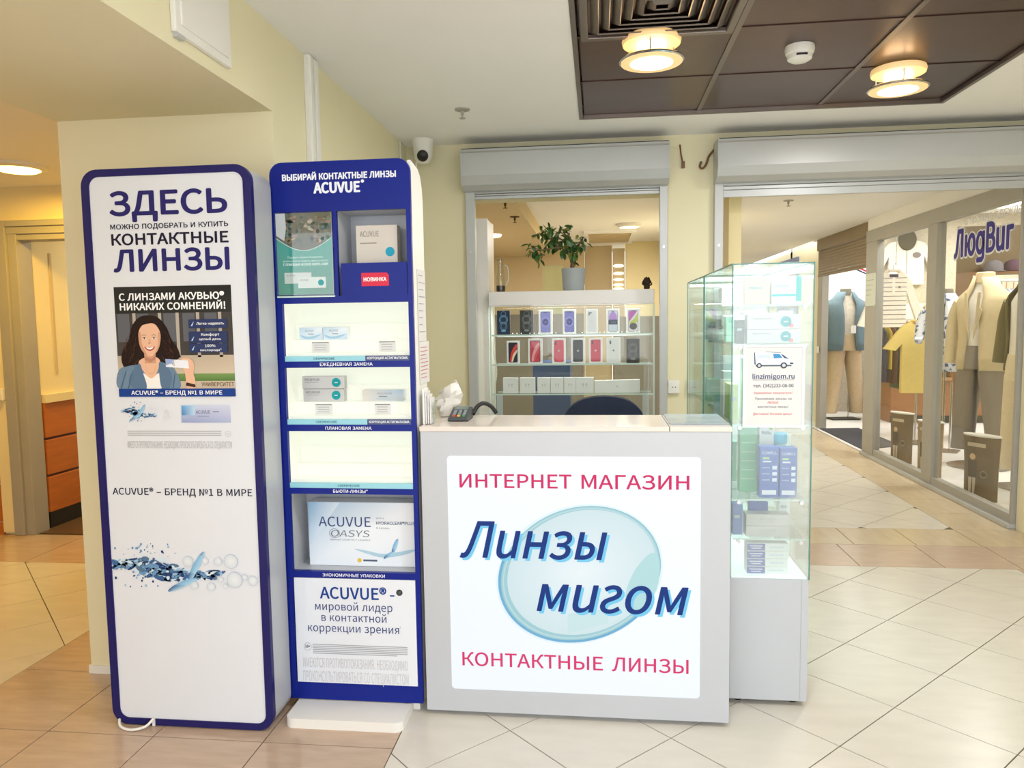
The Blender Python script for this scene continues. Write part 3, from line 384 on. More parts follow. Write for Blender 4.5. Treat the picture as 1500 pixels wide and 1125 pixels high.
class P:
    """flat print on an upright plane that faces -Y: coloured areas and lettering in x, z"""
    def __init__(s, y=0.0):
        s.v, s.f, s.c, s.y = [], [], [], y
    def tri(s, pts, tris, cols, layer, dy=0.0):
        n = len(s.v)
        yy = s.y - 0.0006 - layer * 0.0003 - dy
        s.v += [(p[0], yy, p[1]) for p in pts]
        for t in tris:
            a, b, c = [pts[i] for i in t]
            if (b[0] - a[0]) * (c[1] - a[1]) - (b[1] - a[1]) * (c[0] - a[0]) < 0:
                t = (t[0], t[2], t[1])
            s.f.append(tuple(i + n for i in t))
            s.c.append([cols[i] for i in t] if isinstance(cols, list) else [cols] * 3)
        return s
    def poly(s, pts, c, layer=0):
        pts = [tuple(p[:2]) for p in pts]
        cols = [lin(q) for q in c] if isinstance(c, list) else lin(c)
        t = geometry.tessellate_polygon([[Vector((p[0], p[1], 0)) for p in pts]])
        return s.tri(pts, t, cols, layer)
    def rect(s, x0, x1, z0, z1, c, layer=0, r=0):
        if r:
            return s.poly(rrect(x0, x1, z0, z1, r), c, layer)
        return s.tri([(x0, z0), (x1, z0), (x1, z1), (x0, z1)], [(0, 1, 2), (0, 2, 3)], [lin(q) for q in c] if isinstance(c, list) else lin(c), layer)
    def ell(s, cx, cz, rx, rz, c, layer=0, n=28, ang=0.0, c2=None):
        ca, sa = math.cos(ang), math.sin(ang)
        pts = [(cx, cz)]
        for k in range(n):
            x, z = rx * math.cos(2 * PI * k / n), rz * math.sin(2 * PI * k / n)
            pts.append((cx + x * ca - z * sa, cz + x * sa + z * ca))
        cols = [lin(c)] + [lin(c2 or c)] * n
        return s.tri(pts, [(0, k + 1, (k + 1) % n + 1) for k in range(n)], cols, layer)
    def ring(s, cx, cz, rx, rz, w, c, layer=0, n=40, ang=0.0, c_in=None, a0=0.0, a1=2 * PI):
        ca, sa = math.cos(ang), math.sin(ang)
        pts, cols = [], []
        for f, cc in ((1, c), (1 - w, c_in or c)):
            for k in range(n + 1):
                t = a0 + (a1 - a0) * k / n
                x, z = rx * f * math.cos(t), rz * f * math.sin(t)
                pts.append((cx + x * ca - z * sa, cz + x * sa + z * ca))
                cols.append(lin(cc))
        tr = []
        for k in range(n):
            tr += [(k, k + 1, n + 2 + k), (k, n + 2 + k, n + 1 + k)]
        return s.tri(pts, tr, cols, layer)
    def blob(s, pts, c, layer=0, k=5):
        return s.poly(smooth_curve(pts, k), c, layer)
    def text(s, t, x0, x1, z0, cap, c, layer=1, bold=0.0, shear=0.0, slope=0.0):
        lay, x = [], 0.0
        for ch in t:
            adv, pts, tri = glyph(ch, bold)
            lay.append((x, pts, tri))
            x += adv
        xs = [p[0] + q for q, pts, _ in lay for p in pts]
        a, b = min(xs), max(xs)
        x0, x1 = x0 + bold * cap / 0.727, x1 - bold * cap / 0.727
        sx = (x1 - x0) / (b - a)
        sz = cap / 0.727
        col = lin(c)
        for q, pts, tri in lay:
            if pts:
                base = [(x0 + (p[0] + q - a) * sx + p[1] * sz * shear, z0 + p[1] * sz + ((p[0] + q - a) * sx) * slope) for p in pts]
                for ci, (dx, dz) in enumerate(((0, 0),) if not bold else tuple((math.cos(PI * k / 4), math.sin(PI * k / 4)) for k in range(8))):
                    s.tri([(u + dx * bold * sz, v + dz * bold * sz * .85) for u, v in base], tri, col, layer, ci * 3.5e-5)
        return s
    def build(s, name, m, parent=None, loc=None, rot=0, local=False, **tg):
        off = Vector((0, 0, 0)) if local else (ORG[parent.name] if parent else Vector(loc or (0, 0, 0)))
        me = bpy.data.meshes.new(name)
        me.from_pydata([(v[0] - off.x, v[1] - off.y, v[2] - off.z) for v in s.v], [], s.f)
        at = me.color_attributes.new('Col', 'FLOAT_COLOR', 'CORNER')
        at.data.foreach_set('color', [x for f in s.c for q in f for x in (q[0], q[1], q[2], 1.0)])
        return finish(name, me, m, parent, loc, rot, **tg)
# ------------------------------------------------------------------ materials
wall_m = mat('cream_paint', (229, 222, 189), 0.8, var=0.02, scale=3, bump=0.08)
wall_w = mat('warm_cream_paint', (236, 222, 176), 0.75, var=0.03, scale=3)
ceil_m = mat('ceiling_paint', (243, 243, 244), 0.85, var=0.015, scale=2)
tan_m = mat('tan_paint', (206, 188, 152), 0.8, var=0.03, scale=2)
cream_t = mat('cream_tile', (213, 208, 198), 0.22, var=0.05, scale=5, stretch=(1, 3, 1))
brown_t = mat('brown_tile', (192, 168, 148), 0.14, var=0.10, scale=6, stretch=(1, 5, 1))
rose_t = mat('rose_tile', (198, 176, 158), 0.18, var=0.07, scale=6, stretch=(1, 4, 1))
beige_t = mat('beige_tile', (204, 187, 160), 0.18, var=0.06, scale=5, stretch=(4, 1, 1))
grout_m = mat('grout', (96, 84, 66), 0.9)
alu_m = mat('painted_aluminium', (188, 191, 192), 0.42, 0.25, var=0.02)
alu_d = mat('grey_aluminium', (166, 164, 158), 0.5, 0.1, var=0.03)
dark_tile = mat('dark_ceiling_metal', (90, 70, 64), 0.28, 0.75, var=0.12, scale=4)
dark_grid = mat('ceiling_grid_metal', (130, 120, 114), 0.35, 0.8)
white_lac = mat('white_laminate', (184, 188, 194), 0.32, var=0.01)
white_board = mat('white_board', (232, 230, 228), 0.35, var=0.01)
white_pl = mat('white_plastic', (232, 231, 226), 0.4, var=0.01)
peach_top = mat('glossy_countertop', (214, 204, 194), 0.12, var=0.02, scale=4)
black_m = mat('black_plastic', (26, 26, 28), 0.4)
dgrey_m = mat('dark_grey_plastic', (62, 66, 68), 0.45)
chrome_m = mat('chrome', (200, 202, 204), 0.15, 1.0)
wood_m = mat('orange_wood', (186, 106, 40), 0.4, var=0.14, scale=4, stretch=(1, 1, 6))
dwood_m = mat('brown_wood', (120, 84, 52), 0.5, var=0.12, scale=5, stretch=(1, 1, 5))
paper_m = mat('white_paper', (216, 214, 212), 0.7, var=0.01)
print_m = print_mat('printed_ink')
lit_m = print_mat('backlit_print', 0.85)
glass_m = glass_mat('clear_glass', (252, 255, 254), 0.38)
show_m = glass_mat('showcase_glass', (252, 254, 253), 0.10)
pocket_m = glass_mat('acrylic_pocket', (250, 252, 252), 0.08)
pane_m = glass_mat('window_glass', (252, 252, 250), 0.14)
edge_m = mat('green_glass_edge', (74, 128, 122), 0.15, var=0.02)
rim_m = mat('pale_glass_rim', (206, 226, 220), 0.15, var=0.02)

# ------------------------------------------------------------------ floor and its tiles
def clip(poly, x0, x1, y0, y1):
    def cut(pl, inside, inter):
        out = []
        for i in range(len(pl)):
            a, b = pl[i - 1], pl[i]
            if inside(b):
                if not inside(a):
                    out.append(inter(a, b))
                out.append(b)
            elif inside(a):
                out.append(inter(a, b))
        return out
    def ix(v):
        return lambda a, b: (v, a[1] + (b[1] - a[1]) * (v - a[0]) / (b[0] - a[0]))
    def iy(v):
        return lambda a, b: (a[0] + (b[0] - a[0]) * (v - a[1]) / (b[1] - a[1]), v)
    for ins, it in ((lambda p: p[0] >= x0, ix(x0)), (lambda p: p[0] <= x1, ix(x1)), (lambda p: p[1] >= y0, iy(y0)), (lambda p: p[1] <= y1, iy(y1))):
        if len(poly) < 3:
            return []
        poly = cut(poly, ins, it)
    return poly

def parea(p):
    return abs(sum(p[i - 1][0] * p[i][1] - p[i][0] * p[i - 1][1] for i in range(len(p)))) / 2

fl = M()
fl.box(-6.0, 7.0, -4.0, 16.0, -0.12, -0.004)
floor = obj('floor', fl, grout_m, kind='structure')
TS = bmesh.new()
def tile(poly, m):
    if len(poly) < 3 or parea(poly) < 0.0015:
        return
    cx = sum(p[0] for p in poly) / len(poly)
    cy = sum(p[1] for p in poly) / len(poly)
    q = []
    for x, y in poly:
        d = math.hypot(x - cx, y - cy)
        f = max(0.5, 1 - 0.0032 / max(d, 0.01))
        q.append((cx + (x - cx) * f, cy + (y - cy) * f))
    n = len(q)
    mb = M()
    mb.add([(x, y, 0.0) for x, y in q] + [(x, y, -0.005) for x, y in q], [tuple(range(n))] + [(i, i + n, (i + 1) % n + n, (i + 1) % n) for i in range(n)])
    obj('tile', mb, m, parent=floor)
def diagonal(x0, x1, y0, y1, nx, ny, m, h=0.2815):
    i0, i1 = int((x0 - nx) / h) - 2, int((x1 - nx) / h) + 2
    j0, j1 = int((y0 - ny) / h) - 2, int((y1 - ny) / h) + 2
    for i in range(i0, i1 + 1):
        for j in range(j0, j1 + 1):
            if (i + j) % 2:
                cx, cy = nx + i * h, ny + j * h
                tile(clip([(cx + h, cy), (cx, cy + h), (cx - h, cy), (cx, cy - h)], x0, x1, y0, y1), m)
def straight(xs, ys, m):
    for i in range(len(xs) - 1):
        for j in range(len(ys) - 1):
            tile([(xs[i], ys[j]), (xs[i + 1], ys[j]), (xs[i + 1], ys[j + 1]), (xs[i], ys[j + 1])], m)
diagonal(-0.705, 2.37, 1.55, 4.48, 0.806, 2.545, cream_t)
diagonal(-4.6, -2.444, 2.2, 4.21, -2.709, 3.349, cream_t)
diagonal(0.95, 2.39, 5.31, 10.2, 2.36, 5.905, cream_t)
straight([-2.444, -1.985, -1.58, -1.172, -0.705], [1.5, 1.945, 2.395, 2.845], brown_t)
straight([-2.444, -2.12], [2.845, 3.3, 3.75, 4.21], brown_t)
straight([-4.6, -4.15, -3.58, -3.0, -2.45, -2.1], [4.21, 4.8], brown_t)
straight([-1.24, -0.705], [2.845, 3.4, 3.95, 4.48], brown_t)
straight([-1.24, -0.7, -0.15, 0.4, 0.95, 1.51, 1.98, 2.4, 2.8], [4.48, 4.92], rose_t)
straight([0.72, 1.2, 1.62, 2.0, 2.39, 2.8], [4.92, 5.31], beige_t)
straight([2.37, 2.8], [1.6, 2.05, 2.5, 2.95, 3.4, 3.85, 4.48], brown_t)
straight([2.39, 2.8], [5.31, 5.75, 6.2, 6.65, 7.1, 7.55, 8.0, 8.45, 8.9, 9.35, 9.8, 10.25], beige_t)
far = M()
far.box(0.95, 2.8, 10.25, 15.9, -0.004, 0.0)
far.box(-0.7, 2.8, -4.0, 1.5, -0.004, 0.0)
obj('distant_tiles', far, cream_t, parent=floor)
fb = M()
fb.box(-6.0, -0.71, -4.0, 1.49, -0.004, 0.0)
obj('distant_brown_tiles', fb, brown_t, parent=floor)
inner_floor = mat('grey_shop_floor', (168, 160, 146), 0.3, var=0.05)
f2 = M()
f2.box(-1.9, 0.93, 4.93, 11.0, -0.003, 0.001)
obj('floor_inner_room', f2, inner_floor, kind='structure')
shopf = mat('white_shop_floor', (240, 240, 240), 0.2, var=0.03)
f3 = M()
f3.box(2.81, 6.9, 4.9, 13.0, -0.003, 0.002)
obj('floor_clothing_shop', f3, shopf, kind='structure')

# ------------------------------------------------------------------ walls
w = M()
w.box(-1.24, -0.848, 4.90, 5.10, 0, 2.6)
w.box(0.436, 0.721, 4.90, 5.10, 0, 2.6)
w.box(-0.848, 0.436, 4.90, 5.10, 2.25, 2.6)
w.box(0.721, 2.8, 4.90, 5.10, 2.25, 2.6)
obj('wall_back', w, wall_m, kind='structure')
w = M()
w.box(-2.135, -1.24, 2.84, 5.10, 0, 2.6)
wl = obj('wall_left', w, wall_m, kind='structure')
w = M()
w.box(-2.135, -1.24, -1.0, 2.84, 2.272, 2.6)
obj('ceiling_beam', w, wall_m, kind='structure')
w = M()
w.box(-2.141, -1.9, 2.832, 2.84, 0.0, 0.035)
obj('baseboard_left', w, white_pl, kind='structure')
w = M()
w.box(2.8, 2.95, -0.6, 5.34, 0, 2.6)
obj('wall_right', w, wall_m, kind='structure')

# main ceiling with the dark inset field
c = M()
HX0, HX1, HY0, HY1 = -0.1, 1.865, 0.82, 4.425
c.box(-1.24, HX0, -1.0, 4.9, 2.6, 2.72)
c.box(HX1, 2.8, -1.0, 4.9, 2.6, 2.72)
c.box(HX0, HX1, -1.0, HY0, 2.6, 2.72)
c.box(HX0, HX1, HY1, 4.9, 2.6, 2.72)
ceiling = obj('ceiling', c, ceil_m, kind='structure')
g = M()
g.frame([(HX0 - .001, HY0 - .001), (HX1 + .001, HY0 - .001), (HX1 + .001, HY1 + .001), (HX0 - .001, HY1 + .001)], [(HX0 + .02, HY0 + .02), (HX1 - .02, HY0 + .02), (HX1 - .02, HY1 - .02), (HX0 + .02, HY1 - .02)], 'z', 2.597, 2.64)
obj('inset_rim', g, dark_grid, parent=ceiling)
GXS = [HX0 + .018, 0.565, 1.215, HX1 - .018]
GYS = [HY0 + .018, 1.42, 2.02, 2.62, 3.215, 3.81, HY1 - .018]
for i in range(3):
    for j in range(6):
        t = M()
        t.box(GXS[i] + .008, GXS[i + 1] - .008, GYS[j] + .008, GYS[j + 1] - .008, 2.618, 2.63)
        obj('ceiling_tile', t, dark_tile, parent=ceiling, bevel=0.004)
for x in GXS[1:3]:
    t = M()
    t.box(x - .012, x + .012, GYS[0], GYS[-1], 2.612, 2.65)
    obj('grid_bar', t, dark_grid, parent=ceiling)
for y in GYS[1:-1]:
    t = M()
    t.box(GXS[0], GXS[-1], y - .008, y + .008, 2.614, 2.65)
    obj('grid_bar', t, dark_tile, parent=ceiling)
t = M()
t.box(HX0, HX1, HY0, HY1, 2.68, 2.72)
obj('ceiling_void', t, dark_tile, parent=ceiling)

# left corridor
c = M()
c.box(-5.6, -2.135, -2.5, 4.8, 2.42, 2.6)
obj('ceiling_left_corridor', c, ceil_m, kind='structure')
w = M()
w.box(-5.6, -4.09, 4.8, 5.0, 0, 2.42)
w.box(-4.09, -2.135, 4.8, 5.0, 2.19, 2.42)
w.box(-3.10, -2.135, 4.8, 5.0, 0, 2.19)
w.box(-5.7, -5.6, -2.5, 5.0, 0, 2.6)  # unseen side wall added to keep world light out of the corridor
w.box(-5.6, -2.14, 0.2, 0.3, 0, 2.42)  # unseen near wall added to shade the corridor floor from world light
wc = obj('wall_left_corridor', w, wall_w, kind='structure')
for k, (z0, z1) in enumerate(((0.09, 0.355), (0.365, 0.62), (0.63, 0.9))):
    t = M()
    t.box(-5.6, -4.2, 4.782, 4.8, z0, z1)
    obj('wainscot_panel', t, wood_m, parent=wc, bevel=0.004)
t = M()
t.box(-5.6, -4.2, 4.778, 4.8, 0, 0.08)
obj('skirting', t, wood_m, parent=wc)
t = M()
t.box(-4.19, -4.105, 4.77, 4.8, 0.02, 2.19)
obj('trim_1', t, wall_w, kind='structure')
d = thing('door_1', 'grey metal door frame of the shop in the left corridor', None, (-3.6, 4.8, 0), kind='structure')
t = M(); t.box(-4.1, -4.02, 4.76, 4.9, 0, 2.19); obj('frame_post', t, alu_d, parent=d, bevel=0.004)
t = M(); t.box(-4.02, -3.955, 4.78, 4.92, 0, 2.13); obj('frame_post', t, alu_d, parent=d, bevel=0.004)
t = M(); t.box(-3.16, -3.10, 4.76, 4.9, 0, 2.19); obj('frame_post', t, alu_d, parent=d, bevel=0.004)
for z0, z1, y in ((2.06, 2.10, 4.79), (2.10, 2.15, 4.775), (2.15, 2.19, 4.76)):
    t = M(); t.box(-4.02, -3.16, y, 4.92, z0, z1); obj('frame_head', t, alu_d, parent=d, bevel=0.003)
# room seen through that door
w = M()
w.box(-4.3, -3.98, 4.95, 5.62, 0.98, 2.42)
wi = obj('wall_left_shop', w, wall_w, kind='structure')
for y in (5.12, 5.36):
    t = M(); t.box(-3.985, -3.972, y - .01, y + .01, 1.12, 2.0); obj('wall_groove_trim', t, tan_m, parent=wi)
t = M(); t.box(-4.3, -3.94, 4.95, 5.65, 0.92, 0.98); obj('chair_rail', t, wall_w, parent=wi)
for z0, z1 in ((0.12, 0.38), (0.395, 0.65), (0.665, 0.92)):
    t = M(); t.box(-4.3, -3.96, 4.95, 5.6, z0, z1); obj('wainscot_panel', t, wood_m, parent=wi, bevel=0.006)
t = M(); t.box(-4.3, -3.97, 4.95, 5.6, 0, 0.12); obj('skirting', t, black_m, parent=wi)
w = M(); w.box(-5.0, -2.3, 7.0, 7.1, 0, 2.6); obj('wall_left_shop_back', w, tan_m, kind='structure')
w = M(); w.box(-5.0, -2.135, 5.0, 7.0, 2.40, 2.5); obj('ceiling_left_shop', w, ceil_m, kind='structure')
w = M(); w.box(-4.6, -2.3, 4.82, 7.0, -0.003, 0.004); obj('floor_left_shop', w, mat('dark_plank_floor', (98, 74, 52), 0.35, var=0.15, stretch=(6, 1, 1)), kind='structure')

# inner room behind the first shutter
w = M(); w.box(-1.95, -1.85, 5.1, 10.3, 0, 2.46); obj('wall_inner_room_left', w, tan_m, kind='structure')
w = M()
w.box(-1.85, -0.745, 10.2, 10.3, 0, 2.46); w.box(-0.465, -0.18, 10.2, 10.3, 0, 2.46); w.box(-0.745, -0.465, 10.2, 10.3, 2.21, 2.46)
w.box(-0.18, 0.19, 10.35, 10.45, 0, 2.46)
obj('wall_inner_room_back', w, tan_m, kind='structure')
w = M(); w.box(-1.85, -0.2, 10.12, 10.2, 0, 1.55); w.box(0.2, 0.85, 9.82, 9.9, 0, 1.5); obj('trim_2', w, mat('grey_dado', (128, 122, 110), .6, var=.08, scale=3), kind='structure')
w = M(); w.box(-0.9, -0.3, 11.2, 11.3, 0, 2.46); obj('wall_niche', w, mat('green_lit_paint', (214, 214, 168), 0.8), kind='structure')  # green light of the niche is put into the wall colour
w = M(); w.box(0.352, 0.93, 9.9, 10.0, 0, 2.46); obj('wall_inner_room_yellow', w, wall_w, kind='structure')
w = M(); w.box(0.85, 0.93, 5.1, 15, 0, 2.46); obj('wall_between_rooms', w, wall_w, kind='structure')
w = M(); w.box(-0.61, 0.93, 5.1, 11.3, 2.46, 2.56); obj('ceiling_inner_room', w, ceil_m, kind='structure')
w = M(); w.box(-1.95, -0.61, 5.1, 11.3, 2.33, 2.56); obj('ceiling_inner_room_low', w, tan_m, kind='structure')
# corridor behind the second shutter
w = M(); w.box(0.93, 2.8, 5.1, 15.9, 2.45, 2.56); obj('ceiling_far_corridor', w, ceil_m, kind='structure')
w = M(); w.box(0.93, 4.0, 15.9, 16.0, 0, 2.5); obj('wall_far_corridor_end', w, tan_m, kind='structure')
w = M(); w.box(2.95, 2.985, 10.33, 15.9, 0, 2.45); obj('wall_far_corridor_right', w, wall_m, kind='structure')
# clothing shop shell
curl = mat('curly_wallpaper', (186, 178, 160), 0.8, var=0.14, scale=22)
w = M(); w.box(2.95, 6.9, 12.0, 12.1, 0, 2.95); obj('wall_clothing_shop_back', w, curl, kind='structure')
w = M(); w.box(6.8, 6.9, 4.9, 12.0, 0, 2.95); obj('wall_clothing_shop_side', w, curl, kind='structure')
w = M(); w.box(2.95, 6.9, 4.8, 4.9, 0, 2.95); obj('wall_clothing_shop_near', w, wall_m, kind='structure')
w = M(); w.box(2.86, 6.9, 4.9, 12.1, 2.95, 3.0); obj('ceiling_clothing_shop', w, ceil_m, kind='structure')
w = M(); w.box(2.78, 2.86, 5.1, 8.25, 2.33, 3.0); w.box(2.80, 2.86, 8.25, 10.35, 2.44, 3.0); obj('wall_shopfront_fascia', w, ceil_m, kind='structure')
# ------------------------------------------------------------------ ceiling fittings
lamp_glow = mat('lamp_glow', (255, 236, 200), 0.4, emit=6.0, ecol=(255, 230, 186))
lamp_disc = mat('frosted_lamp_glass', (226, 206, 170), 0.4, emit=0.55, ecol=(255, 206, 130))
def disc_lamp(x, y, label, power=15):
    t = thing('ceiling_lamp', label, 'lamp', (x, y, 2.612), group='round disc lamps in the dark ceiling field')
    m = M(); m.lathe([(0.118, 2.612), (0.122, 2.60), (0.118, 2.585), (0.06, 2.582)], 32, (x, y, 0)); obj('upper_disc', m, lamp_disc, t, smooth=40)
    m = M(); m.lathe([(0.06, 2.583), (0.064, 2.55), (0.05, 2.535), (0, 2.53)], 24, (x, y, 0)); obj('bulb', m, lamp_glow, t, smooth=40)
    m = M(); m.lathe([(0.07, 2.53), (0.126, 2.528), (0.131, 2.52), (0.126, 2.512), (0.07, 2.51)], 36, (x, y, 0)); obj('lower_disc', m, lamp_disc, t, smooth=40)
    m = M(); m.lathe([(0.088, 2.5095), (0.08, 2.5065), (0, 2.506)], 28, (x, y, 0)); obj('glow_core', m, mat('lamp_core', (255, 244, 220), 0.4, emit=3.0, ecol=(255, 240, 210)), t, smooth=40)
    m = M(); m.lathe([(0.129, 2.526), (0.134, 2.522), (0.134, 2.518), (0.129, 2.514)], 36, (x, y, 0)); obj('rim', m, chrome_m, t, smooth=40)
    for k in range(3):
        a = 2 * PI * k / 3 + 0.4
        m = M(); m.tube([(x + .1 * math.cos(a), y + .1 * math.sin(a), 2.512), (x + .1 * math.cos(a), y + .1 * math.sin(a), 2.6)], 0.003, 6); obj('rod', m, chrome_m, t)
    ld = bpy.data.lights.new('lamp_light', 'AREA'); ld.shape = 'DISK'; ld.size = 0.24; ld.energy = power; ld.color = (1.0, 0.97, 0.93)
    lo = bpy.data.objects.new('lamp_light', ld); COL.objects.link(lo); lo.parent = t; lo.location = (0, 0, -0.115)
disc_lamp(0.225, 3.26, 'glowing double disc lamp in dark ceiling beside the square vent')
disc_lamp(1.41, 3.83, 'glowing double disc lamp at the far right corner of dark ceiling')
disc_lamp(0.225, 1.72, 'added double disc lamp out of view overhead, nearer than the vent')  # unseen lamp added for more light from overhead
disc_lamp(1.41, 1.72, 'added double disc lamp out of view overhead, nearer and to the right')  # second unseen overhead lamp, added for light like the one before

v = thing('ceiling_vent', 'square dark metal air diffuser with nested louvres in ceiling', 'vent', (0.24, 2.915, 2.61))
def sq(c_, h):
    return [(c_[0] - h, c_[1] - h), (c_[0] + h, c_[1] - h), (c_[0] + h, c_[1] + h), (c_[0] - h, c_[1] + h)]
m = M(); m.frame(sq((0.24, 2.915), 0.305), sq((0.24, 2.915), 0.275), 'z', 2.596, 2.617); obj('frame', m, dark_grid, v, bevel=0.004)
for k in range(6):
    h = 0.265 - k * 0.042
    m = M()
    o_, i_ = sq((0.24, 2.915), h), sq((0.24, 2.915), h - 0.03)
    vs = [(p[0], p[1], 2.618) for p in o_] + [(p[0], p[1], 2.596) for p in i_] + [(p[0], p[1], 2.6) for p in sq((0.24, 2.915), h - 0.034)]
    m.add(vs, [(i, (i + 1) % 4, 4 + (i + 1) % 4, 4 + i) for i in range(4)] + [(4 + i, 4 + (i + 1) % 4, 8 + (i + 1) % 4, 8 + i) for i in range(4)])
    obj('louvre', m, dark_grid, v, recalc=False)

s = thing('smoke_detector', 'round white smoke detector on dark ceiling tile', 'detector', (0.87, 3.47, 2.617))
m = M(); m.lathe([(0.06, 2.617), (0.062, 2.6), (0.058, 2.585)], 28, (0.87, 3.47, 0)); obj('base', m, white_pl, s, smooth=40)
m = M(); m.lathe([(0.054, 2.585), (0.05, 2.562), (0.034, 2.552), (0, 2.55)], 28, (0.87, 3.47, 0)); obj('cover', m, white_pl, s, smooth=40)
m = M(); m.box(0.845, 0.89, 3.417, 3.424, 2.566, 2.574); obj('slot', m, black_m, s)

def sprinkler(x, y, z, label, mt=white_pl, g=None):
    s = thing('fire_sprinkler', label, 'sprinkler', (x, y, z), group=g)
    m = M(); m.lathe([(0.042, z), (0.04, z - .006), (0.012, z - .01)], 20, (x, y, 0)); obj('escutcheon', m, mt, s, smooth=40)
    m = M(); m.lathe([(0.009, z - .006), (0.009, z - .03), (0.004, z - .034), (0.004, z - .048)], 10, (x, y, 0)); obj('body', m, mt, s, smooth=40)
    m = M(); m.lathe([(0.016, z - .046), (0.016, z - .05), (0, z - .051)], 14, (x, y, 0)); obj('deflector', m, mt, s)
brass = mat('dark_brass', (96, 72, 40), 0.4, 0.7)
sprinkler(-0.724, 4.11, 2.6, 'small white sprinkler head in the white ceiling above the counter', alu_d)
sprinkler(-0.672, 5.55, 2.33, 'dark sprinkler on low tan ceiling, nearer of two in the window', brass, 'ceiling sprinklers')
sprinkler(-0.69, 6.35, 2.33, 'dark sprinkler on low tan ceiling, farther of two in the window', brass, 'ceiling sprinklers')
sprinkler(1.62, 6.75, 2.45, 'sprinkler head in the corridor ceiling behind the wide shutter', alu_d, 'ceiling sprinklers')

# security camera in the corner
s = thing('security_camera', 'white dome security camera with black lens under the ceiling corner', 'camera', (-1.09, 4.74, 2.6))
m = M(); m.lathe([(0.068, 2.6), (0.068, 2.58), (0.062, 2.55), (0.058, 2.50), (0.05, 2.475), (0.034, 2.458), (0, 2.452)], 28, (-1.09, 4.74, 0)); obj('housing', m, white_pl, s, smooth=50)
m = M()
m.lathe([(0.035, 0), (0.035, -0.014), (0.026, -0.022), (0, -0.025)], 24, (0, 0, 0), 'y')
o = obj('lens', m, black_m, s, local=True, smooth=40); o.location = (0.008, -0.046, -0.106); o.rotation_euler = (math.radians(24), 0, math.radians(6))
m = M(); m.tube([(-1.12, 4.76, 2.51), (-1.15, 4.80, 2.48), (-1.17, 4.85, 2.44), (-1.19, 4.885, 2.47)], 0.009, 8); obj('cable', m, white_pl, s, smooth=60)
# vertical cable ducts on the side wall
for y0, lb in ((3.175, 'white vertical cable duct on side wall, nearer of the pair'), (3.235, 'white vertical cable duct on side wall, farther of the pair')):
    s = thing('cable_duct', lb, 'cable duct', (-1.24, y0, 0), group='white cable ducts on the side wall')
    m = M(); m.box(-1.24, -1.215, y0, y0 + .045, 0.0, 2.598); obj('duct', m, white_pl, s, bevel=0.003)
    m = M(); m.box(-1.217, -1.211, y0 + .006, y0 + .039, 0.0, 2.596); obj('lid', m, white_pl, s, bevel=0.002)
m = M(); m.tube([(-1.232, 4.72, 1.6), (-1.232, 4.72, 2.59)], 0.006, 6); tg = obj('thin_cable', m, white_pl, loc=(-1.232, 4.72, 0), label='thin white cable running down the wall corner beside the security camera', cat='cable')
# inspection panel on the beam
s = thing('access_panel', 'white framed access panel on the side of the ceiling beam', 'panel', (-1.24, 2.32, 2.32))
m = M(); m.box(-1.24, -1.222, 2.15, 2.49, 2.315, 2.585); obj('frame', m, white_pl, s, bevel=0.004)
m = M(); m.box(-1.224, -1.216, 2.175, 2.465, 2.34, 2.56); obj('door_leaf', m, white_pl, s, bevel=0.003)
m = M(); m.box(-1.24, -1.225, 2.16, 2.20, 2.302, 2.315); obj('hinge', m, alu_m, s)

# ------------------------------------------------------------------ roller shutters
def shutter(name, x0, x1, label, rails, gx0, gx1, slats):
    s = thing(name, label, 'shutter', ((x0 + x1) / 2, 4.89, 0))
    prof = [(4.898, 2.528), (4.722, 2.528), (4.718, 2.365), (4.745, 2.31), (4.80, 2.285), (4.898, 2.285)]
    m = M(); m.prism(prof, 'x', x0, x1); obj('housing', m, alu_m, s, bevel=0.004)
    m = M(); m.prism([(p[0] - (.004 if p[0] < 4.89 else 0), p[1]) for p in prof], 'x', x0 - .004, x0 + .004); obj('end_cap', m, alu_m, s)
    m = M(); m.prism([(p[0] - (.004 if p[0] < 4.89 else 0), p[1]) for p in prof], 'x', x1 - .004, x1 + .004); obj('end_cap', m, alu_m, s)
    m = M(); m.box(x0, x1, 4.712, 4.73, 2.505, 2.512); obj('cover_seam', m, alu_d, s)
    m = M(); m.box(x0, x1, 4.73, 4.898, 2.528, 2.533); obj('top_shadow_strip', m, black_m, s)  # black strip laid in for the shadow line above the box
    for a, b in rails:
        m = M(); m.box(a, b, 4.855, 4.898, 0.0, 2.30); obj('guide_rail', m, alu_m, s, bevel=0.004)
        m = M(); m.box((a + b) / 2 - .006, (a + b) / 2 + .006, 4.851, 4.856, 1.9, 1.915); obj('rail_screw', m, chrome_m, s)
    for z0, z1, y in slats:
        m = M(); m.box(gx0, gx1, y, 4.89, z0, z1); obj('slat', m, alu_m, s, bevel=0.003)
shutter('roller_shutter', -0.846, 0.431, 'narrow raised roller shutter box over the phone showcase window', [(-0.848, -0.786), (0.386, 0.436)], -0.786, 0.386, [(2.276, 2.298, 4.862), (2.262, 2.274, 4.872), (2.24, 2.26, 4.868)])
shutter('roller_shutter', 0.724, 2.79, 'wide raised roller shutter box over the corridor passage', [(0.722, 0.776)], 0.776, 2.79, [(2.272, 2.3, 4.862), (2.248, 2.27, 4.872), (2.202, 2.246, 4.868)])

